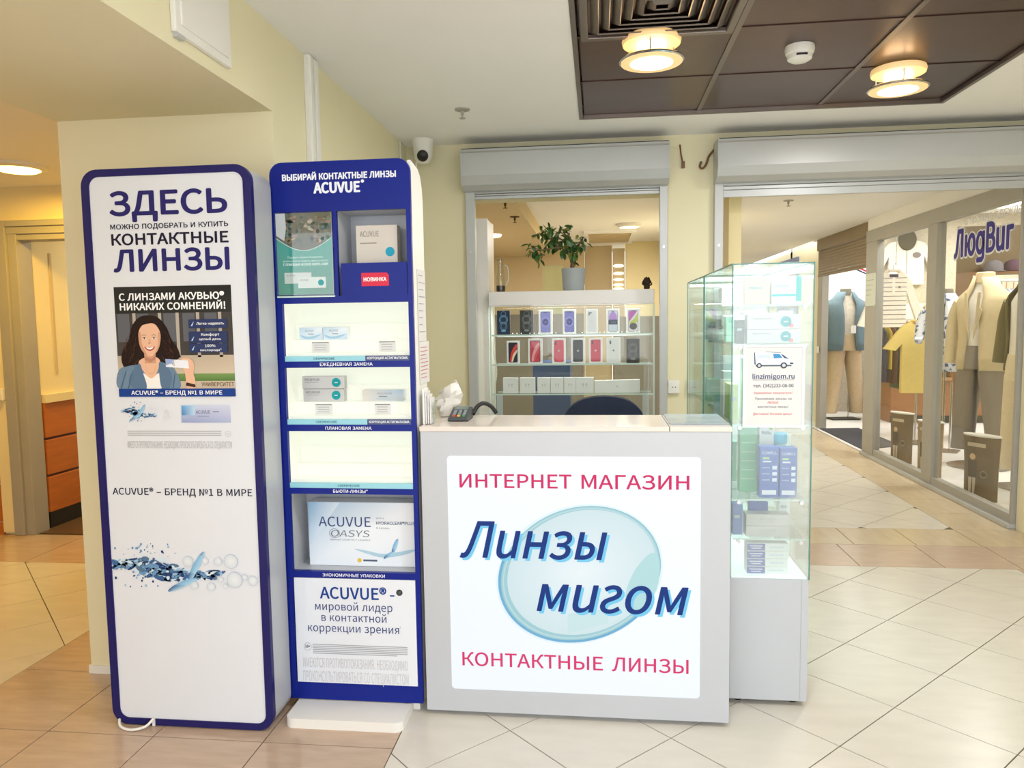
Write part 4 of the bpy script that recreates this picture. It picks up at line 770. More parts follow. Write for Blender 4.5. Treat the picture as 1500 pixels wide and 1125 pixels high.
# things on the pier between the shutters
m = M(); m.tube([(0.514, 4.893, 2.54), (0.52, 4.892, 2.48), (0.53, 4.891, 2.43)], 0.005, 6); m.box(0.523, 0.543, 4.878, 4.896, 2.395, 2.435)
obj('cable_end', m, [dwood_m], loc=(0.53, 4.893, 2.4), label='short cable stub with dark end on pier between shutters', cat='cable')
m = M(); m.tube(smooth_curve([(0.722, 4.893, 2.50), (0.69, 4.885, 2.46), (0.672, 4.88, 2.41), (0.65, 4.88, 2.385), (0.635, 4.885, 2.40), (0.645, 4.89, 2.43)], 4, False), 0.007, 6)
obj('loose_cable', m, dwood_m, loc=(0.68, 4.893, 2.4), smooth=60, label='bent brown cable hanging beside the wide shutter box', cat='cable')
def socket(x, y, z, label, axis='y'):
    s = thing('wall_socket', label, 'socket', (x, y, z), rot=0 if axis == 'y' else -PI / 2, group='white wall sockets')
    m = M(); m.box(-.037, .037, -.03, 0, -.042, .042); obj('box', m, white_pl, s, local=True, bevel=0.006)
    m = M(); m.lathe([(0.026, -0.034), (0.024, -0.03), (0.018, -0.0295), (0, -0.0295)], 20, (0, 0, 0), 'y'); obj('face_ring', m, white_pl, s, local=True, smooth=30)
    for dx in (-.009, .009):
        m = M(); m.lathe([(0.0035, -0.0345), (0.0035, -0.029)], 8, (dx, 0, 0), 'y'); obj('hole', m, black_m, s, local=True)
socket(0.478, 4.9, 1.02, 'white wall socket on the pier beside the phone showcase')
socket(0.60, 4.9, 1.02, 'white wall socket on the pier seen through the glass case')
socket(-4.14, 4.77, 1.0, 'white wall socket on the trim by the left corridor door')

# left corridor lamp
lg = mat('warm_lamp_glow', (255, 226, 150), 0.4, emit=9.0, ecol=(255, 206, 110))
s = thing('ceiling_lamp', 'warm yellow flush lamp on the left corridor ceiling', 'lamp', (-3.42, 4.19, 2.42))
m = M(); m.lathe([(0.16, 2.42), (0.16, 2.405), (0.13, 2.395)], 32, (-3.42, 4.19, 0)); obj('housing', m, white_pl, s, smooth=40)
m = M(); m.lathe([(0.125, 2.398), (0.10, 2.385), (0, 2.38)], 32, (-3.42, 4.19, 0)); obj('diffuser', m, lg, s, smooth=40)
def area_in(t, z, size, power, col):
    ld = bpy.data.lights.new('lamp_light', 'AREA'); ld.shape = 'DISK'; ld.size = size; ld.energy = power; ld.color = col
    lo = bpy.data.objects.new('lamp_light', ld); COL.objects.link(lo); lo.parent = t; lo.location = (0, 0, z)
area_in(s, -0.05, 0.25, 26, (1.0, 0.58, 0.07))
s = thing('ceiling_lamp', 'added warm flush lamp out of view in left corridor, before the doorway lamp', 'lamp', (-3.42, 1.2, 2.42))  # unseen lamp added so the floor bounces light onto the beam
m = M(); m.lathe([(0.16, 2.42), (0.16, 2.405), (0.13, 2.395)], 32, (-3.42, 1.2, 0)); obj('housing', m, white_pl, s, smooth=40)
m = M(); m.lathe([(0.125, 2.398), (0.10, 2.385), (0, 2.38)], 32, (-3.42, 1.2, 0)); obj('diffuser', m, lg, s, smooth=40)
area_in(s, -0.05, 0.25, 14, (1.0, 0.80, 0.45))
s = thing('ceiling_lamp', 'warm lamp inside the left shop doorway', 'lamp', (-3.3, 6.0, 2.40))
m = M(); m.lathe([(0.12, 2.40), (0.12, 2.39), (0, 2.38)], 24, (-3.3, 6.0, 0)); obj('diffuser', m, lg, s)
area_in(s, -0.03, 0.2, 14, (1.0, 0.86, 0.6))
# ------------------------------------------------------------------ advertising pillar on the left
blue_f = mat('indigo_frame', (32, 30, 94), 0.35, var=0.03, spec=0.25)
face_w = mat('white_acrylic_face', (221, 226, 234), 0.12, var=0.008)
YS = 2.464
st = thing('advertising_pillar', 'tall white advertising pillar with indigo frame and woman poster', 'ad stand', (-1.467, 2.54, 0))
outer = rrect(-1.777, -1.160, 0.004, 1.995, 0.058, 7)
m = M(); m.prism(rrect(-1.774, -1.163, 0.006, 1.992, 0.056, 7), 'y', YS + .012, 2.622); obj('body', m, white_lac, st, smooth=40)
m = M(); m.frame(outer, rrect(-1.748, -1.189, 0.028, 1.970, 0.035, 7), 'y', YS - .004, YS + .016); obj('frame', m, blue_f, st, smooth=40)
m = M(); m.prism(rrect(-1.75, -1.187, 0.026, 1.972, 0.035, 7), 'y', YS, YS + .012); face = obj('face_panel', m, face_w, st)
IND = (40, 36, 104); DRK = (30, 26, 52); NAV = (24, 62, 140)
def line(nm, pr, parent=st, m_=print_m):
    return pr.build(nm, m_, parent)
line('lettering', P(YS).text('ЗДЕСЬ', -1.678, -1.248, 1.838, 0.078, IND, bold=0.032))
line('lettering', P(YS).text('МОЖНО ПОДОБРАТЬ И КУПИТЬ', -1.678, -1.248, 1.790, 0.0165, DRK, bold=0.022))
line('lettering', P(YS).text('КОНТАКТНЫЕ', -1.677, -1.249, 1.736, 0.037, DRK, bold=0.03))
line('lettering', P(YS).text('ЛИНЗЫ', -1.675, -1.249, 1.646, 0.072, IND, bold=0.032))
line('lettering', P(YS).text('ACUVUE® – БРЕНД №1 В МИРЕ', -1.728, -1.205, 0.857, 0.024, DRK, bold=0.012))
# poster picture
p = P(YS)
p.rect(-1.679, -1.249, 1.208, 1.592, (70, 66, 64), 0)
p.rect(-1.679, -1.249, 1.500, 1.592, [(40, 42, 40), (48, 50, 46), (34, 34, 34), (44, 44, 44)], 1)
for k, x in enumerate((-1.672, -1.60, -1.50, -1.43, -1.35)):
    p.rect(x, x + .045, 1.40, 1.498, (96, 98, 104), 1)
for x in (-1.615, -1.52, -1.455, -1.38, -1.30):
    p.rect(x, x + .012, 1.345, 1.50, (178, 170, 158), 2)
p.rect(-1.679, -1.249, 1.285, 1.352, [(196, 182, 162), (206, 190, 168), (188, 172, 152), (180, 166, 148)], 2)
p.rect(-1.679, -1.249, 1.262, 1.288, [(92, 128, 66), (84, 120, 60), (120, 150, 88), (112, 140, 80)], 3)
p.rect(-1.679, -1.249, 1.234, 1.262, (198, 182, 160), 3)
p.text('УНИВЕРСИТЕТ', -1.372, -1.252, 1.244, 0.013, (112, 92, 74), 4, bold=0.03)
HAIR = (34, 22, 20); SK = (230, 184, 154)
p.blob([(-1.560, 1.492), (-1.52, 1.484), (-1.49, 1.45), (-1.475, 1.41), (-1.452, 1.375), (-1.447, 1.345), (-1.475, 1.33), (-1.51, 1.315), (-1.55, 1.305), (-1.60, 1.295), (-1.645, 1.30), (-1.664, 1.335), (-1.655, 1.375), (-1.632, 1.41), (-1.618, 1.455), (-1.592, 1.484)], HAIR, 5)
p.blob([(-1.677, 1.300), (-1.64, 1.316), (-1.60, 1.322), (-1.575, 1.33), (-1.525, 1.332), (-1.49, 1.318), (-1.465, 1.300), (-1.452, 1.236), (-1.56, 1.234), (-1.678, 1.236)], (108, 134, 158), 6)
p.blob([(-1.60, 1.33), (-1.575, 1.285), (-1.555, 1.25), (-1.535, 1.29), (-1.52, 1.335), (-1.555, 1.35)], SK, 7)
p.blob([(-1.585, 1.290), (-1.555, 1.272), (-1.525, 1.290), (-1.520, 1.237), (-1.575, 1.237)], (240, 238, 234), 8)
p.blob([(-1.60, 1.325), (-1.585, 1.29), (-1.575, 1.238), (-1.62, 1.237), (-1.64, 1.27)], (92, 118, 146), 9)
p.blob([(-1.52, 1.33), (-1.525, 1.29), (-1.518, 1.238), (-1.49, 1.237), (-1.48, 1.29)], (92, 118, 146), 9)
p.rect(-1.577, -1.535, 1.325, 1.365, (206, 156, 126), 8)
p.blob([(-1.594, 1.43), (-1.592, 1.39), (-1.58, 1.365), (-1.556, 1.349), (-1.532, 1.362), (-1.517, 1.39), (-1.513, 1.43), (-1.53, 1.46), (-1.553, 1.467), (-1.58, 1.456)], SK, 10)
p.blob([(-1.596, 1.425), (-1.588, 1.452), (-1.562, 1.462), (-1.535, 1.463), (-1.515, 1.44), (-1.508, 1.40), (-1.496, 1.43), (-1.512, 1.475), (-1.556, 1.49), (-1.60, 1.47)], HAIR, 11)
# face details: shade on the cheek, eyes, brows, nose, smile
p.blob([(-1.594, 1.43), (-1.592, 1.39), (-1.58, 1.365), (-1.566, 1.354), (-1.574, 1.372), (-1.583, 1.395), (-1.585, 1.43)], (206, 154, 124), 11)
p.blob([(-1.513, 1.43), (-1.517, 1.39), (-1.532, 1.362), (-1.544, 1.353), (-1.532, 1.37), (-1.524, 1.395), (-1.522, 1.43)], (212, 162, 132), 11)
for ex in (-1.573, -1.537):
    p.ell(ex, 1.4125, 0.0072, 0.0026, (246, 242, 240), 11); p.ell(ex, 1.4125, 0.0027, 0.0027, (44, 28, 22), 12)
    p.poly([(ex - .009, 1.4135), (ex - .004, 1.4162), (ex + .004, 1.4162), (ex + .009, 1.4135), (ex + .004, 1.4148), (ex - .004, 1.4148)], (40, 26, 22), 13)
    p.poly([(ex - .011, 1.4215), (ex, 1.4255), (ex + .011, 1.4220), (ex, 1.4235)], (62, 42, 34), 12)
p.poly([(-1.5545, 1.410), (-1.5515, 1.410), (-1.549, 1.3955), (-1.555, 1.3930), (-1.560, 1.3955)], (214, 164, 134), 12)
p.poly([(-1.5605, 1.3945), (-1.5545, 1.3920), (-1.5485, 1.3945), (-1.5545, 1.3935)], (176, 116, 94), 13)
p.blob([(-1.574, 1.3835), (-1.562, 1.3815), (-1.5545, 1.3825), (-1.547, 1.3815), (-1.535, 1.3835), (-1.542, 1.3735), (-1.5545, 1.3685), (-1.567, 1.3735)], (172, 62, 66), 12)
p.blob([(-1.569, 1.3815), (-1.5545, 1.3800), (-1.540, 1.3815), (-1.547, 1.3755), (-1.5545, 1.3735), (-1.562, 1.3755)], (250, 248, 246), 13)
p.poly([(-1.577, 1.350), (-1.553, 1.340), (-1.535, 1.352), (-1.535, 1.34), (-1.555, 1.328), (-1.577, 1.338)], (186, 134, 108), 9)
rh = random.Random(21)
for k in range(34):
    side_ = -1 if k % 2 else 1
    x = -1.555 + side_ * rh.uniform(.045, .09); z = rh.uniform(1.33, 1.44)
    st_ = [(x + .004 * math.sin(j * 1.3 + k) + side_ * .006 * j, z - .014 * j) for j in range(5)]
    for j in range(4):
        (ax, az), (bx_, bz) = st_[j], st_[j + 1]
        if -1.652 < bx_ < -1.462 and bz > 1.312:
            p.poly([(ax - .0009, az), (ax + .0009, az), (bx_ + .0009, bz), (bx_ - .0009, bz)], rh.choice([(72, 48, 38), (58, 38, 30), (92, 62, 46)]), 12)
for x0_, x1_, z0_, z1_ in ((-1.672, -1.650, 1.238, 1.300), (-1.645, -1.628, 1.238, 1.29), (-1.478, -1.468, 1.238, 1.29)):
    p.poly([(x0_, z0_), (x0_ + .004, z0_), (x1_ + .003, z1_), (x1_, z1_)], (78, 102, 128), 10)
p.ring(-1.555, 1.315, .018, .028, .05, (196, 160, 90), 12, 24, a0=PI, a1=2 * PI)
p.poly([(-1.425, 1.236), (-1.392, 1.236), (-1.393, 1.27), (-1.402, 1.30), (-1.43, 1.30)], SK, 10)
p.blob([(-1.435, 1.305), (-1.42, 1.285), (-1.40, 1.29), (-1.394, 1.315), (-1.405, 1.338), (-1.44, 1.342), (-1.43, 1.325)], SK, 11)
p.poly([(-1.428, 1.246), (-1.393, 1.240), (-1.393, 1.25), (-1.425, 1.258)], (62, 44, 36), 12)
p.poly([(-1.499, 1.340), (-1.416, 1.334), (-1.413, 1.306), (-1.498, 1.312)], (232, 236, 244), 12)
p.poly([(-1.499, 1.340), (-1.47, 1.338), (-1.475, 1.325), (-1.498, 1.318)], (150, 170, 214), 13)
p.rect(-1.679, -1.249, 1.208, 1.236, NAV, 13)
pic = p.build('poster_picture', print_m, st)
for a, b, zz in ((-1.407, -1.267, 1.445), (-1.408, -1.268, 1.394), (-1.408, -1.269, 1.361)):
    q = P(YS); q.rect(a, b, zz, zz + (.031 if zz != 1.394 else .040), (46, 58, 100), 14, r=.005)
    q.poly([(a + .008, zz + .008), (a + .02, zz + .024), (a + .014, zz + .008)], (190, 214, 240), 15)
    q.build('benefit_tag', print_m, st)
q = P(YS)
q.text('Легко надевать', -1.378, -1.277, 1.457, 0.0085, (240, 242, 246), 16, bold=.02)
q.text('Комфорт', -1.362, -1.296, 1.419, 0.0085, (240, 242, 246), 16, bold=.02)
q.text('целый день', -1.370, -1.290, 1.404, 0.0075, (240, 242, 246), 16, bold=.02)
q.text('100%', -1.350, -1.312, 1.380, 0.0085, (240, 242, 246), 16, bold=.02)
q.text('кислорода*', -1.368, -1.290, 1.366, 0.0075, (240, 242, 246), 16, bold=.02)
q.build('lettering', print_m, st)
line('lettering', P(YS).text('С ЛИНЗАМИ АКУВЬЮ®', -1.658, -1.272, 1.545, 0.0235, (248, 248, 248), 16, bold=0.03))
line('lettering', P(YS).text('НИКАКИХ СОМНЕНИЙ!', -1.657, -1.269, 1.511, 0.0235, (248, 248, 248), 16, bold=0.03))
line('lettering', P(YS).text('ACUVUE® – БРЕНД №1 В МИРЕ', -1.632, -1.295, 1.2155, 0.0135, (248, 248, 250), 16, bold=0.02))

def splash(pr, x0, z0, wd, ht, rnd, layer, dens=1.0):
    """a streak of water that runs to the right, with droplets"""
    BL = [(38, 62, 110), (62, 100, 152), (104, 148, 190), (150, 186, 214), (206, 224, 236), (86, 118, 150)]
    n = int(60 * dens)
    for q_ in range(5):
        up, lo_ = [], []
        for j in range(25):
            t = .02 + .93 * j / 24
            mid = z0 + ht * (0.06 * math.sin(t * 7) + 0.10 - 0.22 * t) + ht * .12 * math.sin(t * 11 + q_ * 1.7) * math.exp(-((t - .42) / .3) ** 2) + (q_ - 2) * ht * .035
            th = ht * (.012 + .05 * math.exp(-((t - .4) / .22) ** 2)) * (1 + .5 * math.sin(t * 17 + q_ * 2))
            up.append((x0 + t * wd, mid + th)); lo_.append((x0 + t * wd, mid - th))
        pr.poly(up + lo_[::-1], BL[(q_ * 2 + 1) % 5], layer)
    for k in range(n):
        t = rnd.random()
        cx = x0 + t * wd
        amp = ht * (0.16 + 0.34 * math.exp(-((t - .42) / .2) ** 2))
        cz = z0 + ht * (0.06 * math.sin(t * 7) + 0.10 - 0.22 * t) + rnd.uniform(-.5, .5) * amp
        a = rnd.uniform(-.6, .6)
        L, wv = wd * rnd.uniform(.012, .05), ht * rnd.uniform(.015, .06)
        pr.ell(cx, cz, L, wv, rnd.choice(BL), layer + 1 + k % 6, n=12, ang=a)
    for k in range(int(26 * dens)):
        t = rnd.gauss(.3, .13)
        r_ = ht * rnd.uniform(.008, .03)
        pr.ell(x0 + t * wd, z0 + ht * rnd.uniform(-.45, .62), r_, r_ * 1.2, rnd.choice(BL[:4]), layer + 3, n=8)
def lens_leaf(pr, cx, cz, L, ang, layer, wide=.2):
    ca, sa = math.cos(ang), math.sin(ang)
    def T(x, z): return (cx + x * ca - z * sa, cz + x * sa + z * ca)
    up = [T(L * math.cos(PI - PI * k / 10), L * wide * math.sin(PI * k / 10)) for k in range(11)]
    lo = [T(L * math.cos(PI * k / 10), -L * wide * math.sin(PI * k / 10) * .75) for k in range(1, 10)]
    pr.poly(up + lo, [(54, 96, 146)] * 4 + [(120, 176, 216)] * 4 + [(70, 112, 160)] * 3 + [(168, 208, 232)] * 9, layer)
rnd = random.Random(4)
p = P(YS)
splash(p, -1.741, 0.585, 0.41, 0.155, rnd, 1, 3.0)
lens_leaf(p, -1.425, 0.598, 0.066, 1.05, 10)
lens_leaf(p, -1.478, 0.533, 0.063, 0.42, 11)
for x, z, r_ in ((-1.294, .622, .026), (-1.283, .556, .029), (-1.216, .554, .018), (-1.342, .621, .015), (-1.372, .528, .016), (-1.39, .622, .013), (-1.335, .555, .011), (-1.245, .566, .011), (-1.318, .532, .009), (-1.435, .532, .015), (-1.455, .618, .02)):
    p.ell(x, z, r_, r_, (226, 231, 234), 8, c2=(206, 216, 226)); p.ring(x, z, r_, r_, .08, (186, 200, 216), 9, 24)
p.build('water_picture', print_m, st)
p = P(YS)
splash(p, -1.676, 1.150, 0.13, 0.07, rnd, 1, .9)
lens_leaf(p, -1.60, 1.155, 0.030, 1.0, 10, .22); lens_leaf(p, -1.622, 1.135, 0.026, .5, 11, .22)
for k in range(14):
    r_ = rnd.uniform(.003, .009); p.ring(rnd.uniform(-1.575, -1.475), rnd.uniform(1.13, 1.172), r_, r_, .12, (206, 214, 222), 6, 14)
p.rect(-1.453, -1.271, 1.116, 1.179, [(146, 160, 202), (170, 180, 214), (206, 210, 230), (196, 210, 232)], 2, r=0)
p.rect(-1.45, -1.402, 1.142, 1.176, [(70, 130, 190), (190, 214, 236), (180, 214, 238), (96, 160, 210)], 3)
p.text('ACUVUE', -1.398, -1.345, 1.148, .011, (84, 92, 120), 4)
p.rect(-1.392, -1.35, 1.137, 1.140, (150, 156, 176), 4); p.rect(-1.335, -1.312, 1.153, 1.156, (120, 126, 150), 4)
for k in range(3):
    p.rect(-1.658, -1.308, 1.084 - k * .0072, 1.0872 - k * .0072, (176, 175, 176), 1)
p.ring(-1.283, 1.076, .011, .011, .1, (190, 188, 188), 1, 20); p.text('12+', -1.290, -1.276, 1.0725, .007, (190, 188, 188), 1)
p.text('ИМЕЮТСЯ ПРОТИВОПОКАЗАНИЯ. НЕОБХОДИМО ПРОКОНСУЛЬТИРОВАТЬСЯ СО СПЕЦИАЛИСТОМ', -1.660, -1.271, 1.025, .025, (182, 180, 180), 1)
p.build('small_print', print_m, st)
m = M(); m.box(-1.622, -1.612, YS - .008, YS - .003, 0.002, 0.03); obj('clip', m, white_pl, st)
m = M(); m.tube(smooth_curve([(-1.617, YS - .008, .03), (-1.635, YS - .03, .012), (-1.68, YS - .045, .006), (-1.73, YS - .03, .008), (-1.752, YS - .004, .02)], 5, False), .005, 8); obj('power_cable', m, white_pl, st, smooth=60)

# ------------------------------------------------------------------ lens dispenser stand
dblue = mat('royal_blue_panel', (14, 32, 128), 0.3, var=0.03, spec=0.2)
glow_w = mat('lit_shelf_back', (150, 154, 140), 0.5, emit=0.60, ecol=(250, 253, 240), var=0.01)
YD = 2.63
ds = thing('lens_dispenser', 'tall royal blue contact lens dispenser with lit shelves', 'display stand', (-0.91, 2.72, 0))
m = M()
m.prism(rrect(-1.170, -0.655, 1.855, 2.030, (0, 0, .045, .045), 6), 'y', YD, YD + .018)
m.box(-1.170, -1.141, YD, YD + .018, .04, 1.855)
m.box(-0.672, -0.655, YD, YD + .018, .04, 1.855)
for z0, z1 in ((.04, .107), (.511, .535), (.828, .850), (1.062, 1.086), (1.295, 1.318), (1.528, 1.553)):
    m.box(-1.141, -0.672, YD, YD + .018, z0, z1)
m.box(-0.940, -0.927, YD, YD + .018, 1.553, 1.855)
m.box(-1.141, -0.672, YD + .004, YD + .018, .107, .511)
m.box(-1.141, -0.94, YD + .006, YD + .018, 1.553, 1.855)
obj('front_panel', m, dblue, ds)
side = [(YD + .018, .045), (2.825, .045), (2.825, 1.90), (2.815, 1.955), (2.79, 1.995), (2.755, 2.015), (YD + .018, 2.026)]
m = M(); m.prism(side, 'x', -0.668, -0.656); obj('side_panel', m, white_pl, ds, smooth=40)
m = M(); m.prism(side, 'x', -1.169, -1.157); obj('side_panel', m, white_pl, ds, smooth=40)
m = M(); m.box(-1.157, -0.668, 2.812, 2.824, .045, 1.95); obj('back_panel', m, white_lac, ds)
m = M(); m.prism(rrect(-1.135, -0.70, 2.492, 2.66, (.03, .03, 0, 0), 6), 'z', 0.0, 0.036); obj('foot', m, white_pl, ds, bevel=0.006)
m = M(); m.box(-1.15, -0.675, 2.66, 2.82, 0.0, 0.045); obj('plinth', m, white_pl, ds)
# compartments
step_m = mat('glowing_shelf_step', (190, 192, 180), 0.5, emit=0.44, ecol=(248, 250, 238))  # steps and bay lining emit, in place of light falling on them
def bay(z0, z1, lit, x0=-1.141, x1=-0.672, dep=2.79):
    mt = glow_w if lit else white_lac
    b = M(); b.box(x0, x1, dep, dep + .012, z0, z1)
    bo = obj('bay_back', b, mt, ds)
    b = M()
    b.box(x0, x1, YD + .018, dep, z0 - .006, z0)
    b.box(x0, x1, YD + .018, dep, z1, z1 + .006)
    b.box(x0 - .006, x0, YD + .018, dep, z0, z1)
    b.box(x1, x1 + .004, YD + .018, dep, z0, z1)
    obj('bay_lining', b, step_m if lit else white_lac, ds)
    return bo
step_m = mat('glowing_shelf_step', (190, 192, 180), 0.5, emit=0.44, ecol=(248, 250, 238))
for z0, z1, two in ((1.318, 1.528, True), (1.086, 1.295, True), (.850, 1.062, False)):
    bay(z0, z1, True)
    b = M(); b.box(-1.139, -0.674, 2.705, 2.79, z0, z0 + .076); obj('shelf_step', b, step_m, ds, bevel=.002)
    b = M(); b.box(-1.139, -0.674, 2.745, 2.79, z0 + .076, z0 + .135); obj('shelf_step', b, step_m, ds, bevel=.002)
    b = M(); b.box(-1.139, -0.674, 2.655, 2.705, z0, z0 + .03); obj('shelf_step', b, step_m, ds, bevel=.002)
    q = P(YD)
    xs = -0.836 if two else -0.672
    b = M(); b.box(-1.139, xs, YD + .002, YD + .012, z0, z0 + .019); st1 = obj('label_strip', b, mat('cyan_strip', (146, 206, 220), .4), ds)
    if two:
        b = M(); b.box(xs, -0.673, YD + .001, YD + .012, z0, z0 + .019); obj('label_strip', b, mat('slate_strip', (58, 72, 118), .4), ds)
    qq = P(YD + .002)
    if two:
        qq.text('СФЕРИЧЕСКИЕ', -1.03, -0.95, z0 + .006, .008, (60, 110, 130), 1, bold=.01)
        qq.text('КОРРЕКЦИЯ АСТИГМАТИЗМА', -0.829, -0.679, z0 + .006, .0085, (236, 240, 246), 5, bold=.02)
    else:
        qq.text('СФЕРИЧЕСКИЕ', -0.955, -0.872, z0 + .006, .008, (60, 110, 130), 1, bold=.01)
    qq.build('lettering', print_m, ds)
bay(.535, .828, False)
bay(1.553, 1.855, False, -0.927, -0.675)
for t_, a, b_, z in (('ЕЖЕДНЕВНАЯ ЗАМЕНА', -1.006, -.809, 1.3015), ('ПЛАНОВАЯ ЗАМЕНА', -.994, -.820, 1.0675), ('БЬЮТИ-ЛИНЗЫ*', -.973, -.842, .834), ('ЭКОНОМИЧНЫЕ УПАКОВКИ', -1.025, -.787, .517)):
    P(YD).text(t_, a, b_, z, .0115, (236, 238, 246), 1, bold=.015).build('lettering', print_m, ds)
sig = print_mat('lit_letters', 0.7)
P(YD).text('ВЫБИРАЙ КОНТАКТНЫЕ ЛИНЗЫ', -1.122, -.704, 1.966, .021, (250, 250, 252), 1, bold=.045).build('lettering', sig, ds)
p = P(YD); p.text('ACUVUE', -1.007, -.835, 1.919, .035, (250, 250, 252), 1, bold=.05); p.ell(-.826, 1.955, .006, .006, (250, 250, 252), 1); p.build('lettering', sig, ds)
# white text panel
m = M(); m.box(-1.136, -0.673, YD - .003, YD + .004, .107, .510); obj('text_panel', m, face_w, ds)
p = P(YD - .003)
p.text('ACUVUE®', -1.037, -.782, .434, .043, NAV, 1, bold=.02); p.text('–', -.769, -.752, .437, .0345, NAV, 1, bold=.02)
p.text('мировой лидер', -1.057, -.761, .389, .030, (44, 62, 120), 1)
p.text('в контактной', -1.034, -.785, .347, .030, (44, 62, 120), 1)
p.text('коррекции зрения', -1.088, -.738, .306, .030, (44, 62, 120), 1); p.text('1', -.735, -.732, .328, .008, (44, 62, 120), 1)
p.ell(-.733, .463, .012, .012, (90, 96, 96), 1, c2=(40, 44, 44))
p.ring(-1.092, .246, .015, .015, .07, (150, 150, 156), 1, 24); p.text('18+', -1.102, -1.082, .242, .010, (50, 60, 90), 1, bold=.02)
for k in range(6):
    p.rect(-1.073, -.708 - (.04 if k == 5 else 0), .254 - k * .0068, .2568 - k * .0068, (160, 162, 168), 1)
p.text('ИМЕЮТСЯ ПРОТИВОПОКАЗАНИЯ. НЕОБХОДИМО', -1.112, -.709, .166, .037, (196, 196, 198), 1)
p.text('ПРОКОНСУЛЬТИРОВАТЬСЯ СО СПЕЦИАЛИСТОМ', -1.114, -.707, .112, .040, (196, 196, 198), 1)
p.build('lettering', print_m, ds)
# lower front of the top right bay with the red tag
m = M(); m.box(-0.917, -0.675, YD + .004, YD + .016, 1.553, 1.669); obj('bay_front', m, dblue, ds)
p = P(YD + .004); p.poly([(-.842, 1.586), (-.741, 1.586), (-.741, 1.625), (-.749, 1.633), (-.842, 1.633)], (206, 52, 76), 1); p.text('НОВИНКА', -.834, -.750, 1.603, .0135, (250, 240, 242), 2, bold=.03); p.build('red_tag', print_m, ds)
# acrylic pocket with leaflet
lf = thing('leaflet', 'green leaflet with landscape photo in the dispenser pocket', 'leaflet', (-1.05, YD, 1.555))
m = M(); m.box(-1.150, -0.944, YD - .004, YD - .001, 1.56, 1.85); obj('sheet', m, paper_m, lf)
p = P(YD - .004)
p.rect(-1.150, -.944, 1.56, 1.85, [(84, 150, 132), (92, 140, 124), (30, 168, 160), (22, 160, 156)], 0)
arc = [(-1.150, 1.85)] + [(-1.150 + .206 * k / 12, 1.770 - .052 * math.sin(PI * (k + .6) / 13.2)) for k in range(13)] + [(-.944, 1.85)]
p.poly(arc, (96, 98, 84), 1)
rnd = random.Random(9)
LC = [(120, 108, 84), (74, 84, 60), (150, 120, 100), (58, 66, 50), (96, 120, 110), (176, 168, 150), (46, 84, 84)]
for k in range(90):
    x, z = rnd.uniform(-1.115, -.952), rnd.uniform(1.745, 1.838)
    p.ell(x, z, rnd.uniform(.004, .014), rnd.uniform(.003, .008), rnd.choice(LC), 2 + k % 4, n=9, ang=rnd.uniform(-.5, .5))
p.poly([(-1.150, 1.85), (-1.115, 1.85), (-1.112, 1.80), (-1.12, 1.752), (-1.150, 1.772)], (196, 200, 202), 7)
for (x0_, z0_), (x1_, z1_) in zip(arc[1:13], arc[2:14]):
    p.poly([(x0_, z0_), (x1_, z1_), (x1_, z1_ - .002), (x0_, z0_ - .002)], (226, 236, 232), 7)
p.text('Подарите вашим пациентам', -1.11, -.98, 1.690, .0075, (220, 240, 234), 2); p.text('возможность видеть ярко и чётко', -1.128, -.960, 1.677, .0075, (220, 240, 234), 2); p.text('С ПОМОЩЬЮ ACUVUE OASYS 1-DAY', -1.128, -.960, 1.664, .0085, (236, 246, 244), 2, bold=.02)
p.rect(-1.125, -1.024, 1.600, 1.639, (206, 212, 208), 3); p.rect(-1.075, -.971, 1.583, 1.622, (214, 220, 216), 4)
p.text('ACUVUE', -1.118, -1.085, 1.626, .006, (110, 116, 118), 5); p.text('ACUVUE', -1.068, -1.035, 1.609, .006, (110, 116, 118), 5); p.ell(-.989, 1.602, .011, .011, (36, 160, 166), 5)
p.build('leaflet_print', print_m, lf)
m = M(); m.box(-1.155, -0.940, YD - .009, YD - .006, 1.554, 1.853); obj('leaflet_pocket', m, pocket_m, ds)
m = M(); m.box(-1.155, -0.940, YD - .006, YD, 1.550, 1.556); obj('pocket_edge', m, rim_m, ds)
# notices taped to the side
for y0, y1, z0, z1, lb, ink in ((2.70, 2.822, 1.385, 1.648, 'white notice sheet taped high on the side of the blue dispenser', (150, 150, 160)), (2.705, 2.86, 1.225, 1.382, 'pinkish notice with red lines taped low on the side of blue dispenser', (200, 120, 120))):
    n_ = thing('paper_notice', lb, 'notice', (-0.655, (y0 + y1) / 2, z0))
    m = M(); m.box(-0.6548, -0.6535, y0, y1, z0, z1); obj('sheet', m, paper_m, n_)
    p = P(0)
    for k in range(9):
        zz = z1 - z0 - .02 - k * (z1 - z0 - .03) / 9
        p.rect(-(y1 - y0) / 2 + .012, (y1 - y0) / 2 - .012 - rnd.uniform(0, .05), zz - .003, zz, ink, 0)
    q = p.build('lines_of_text', print_m, n_, rot=PI / 2, local=True); q.location = (0.0016, 0, 0)

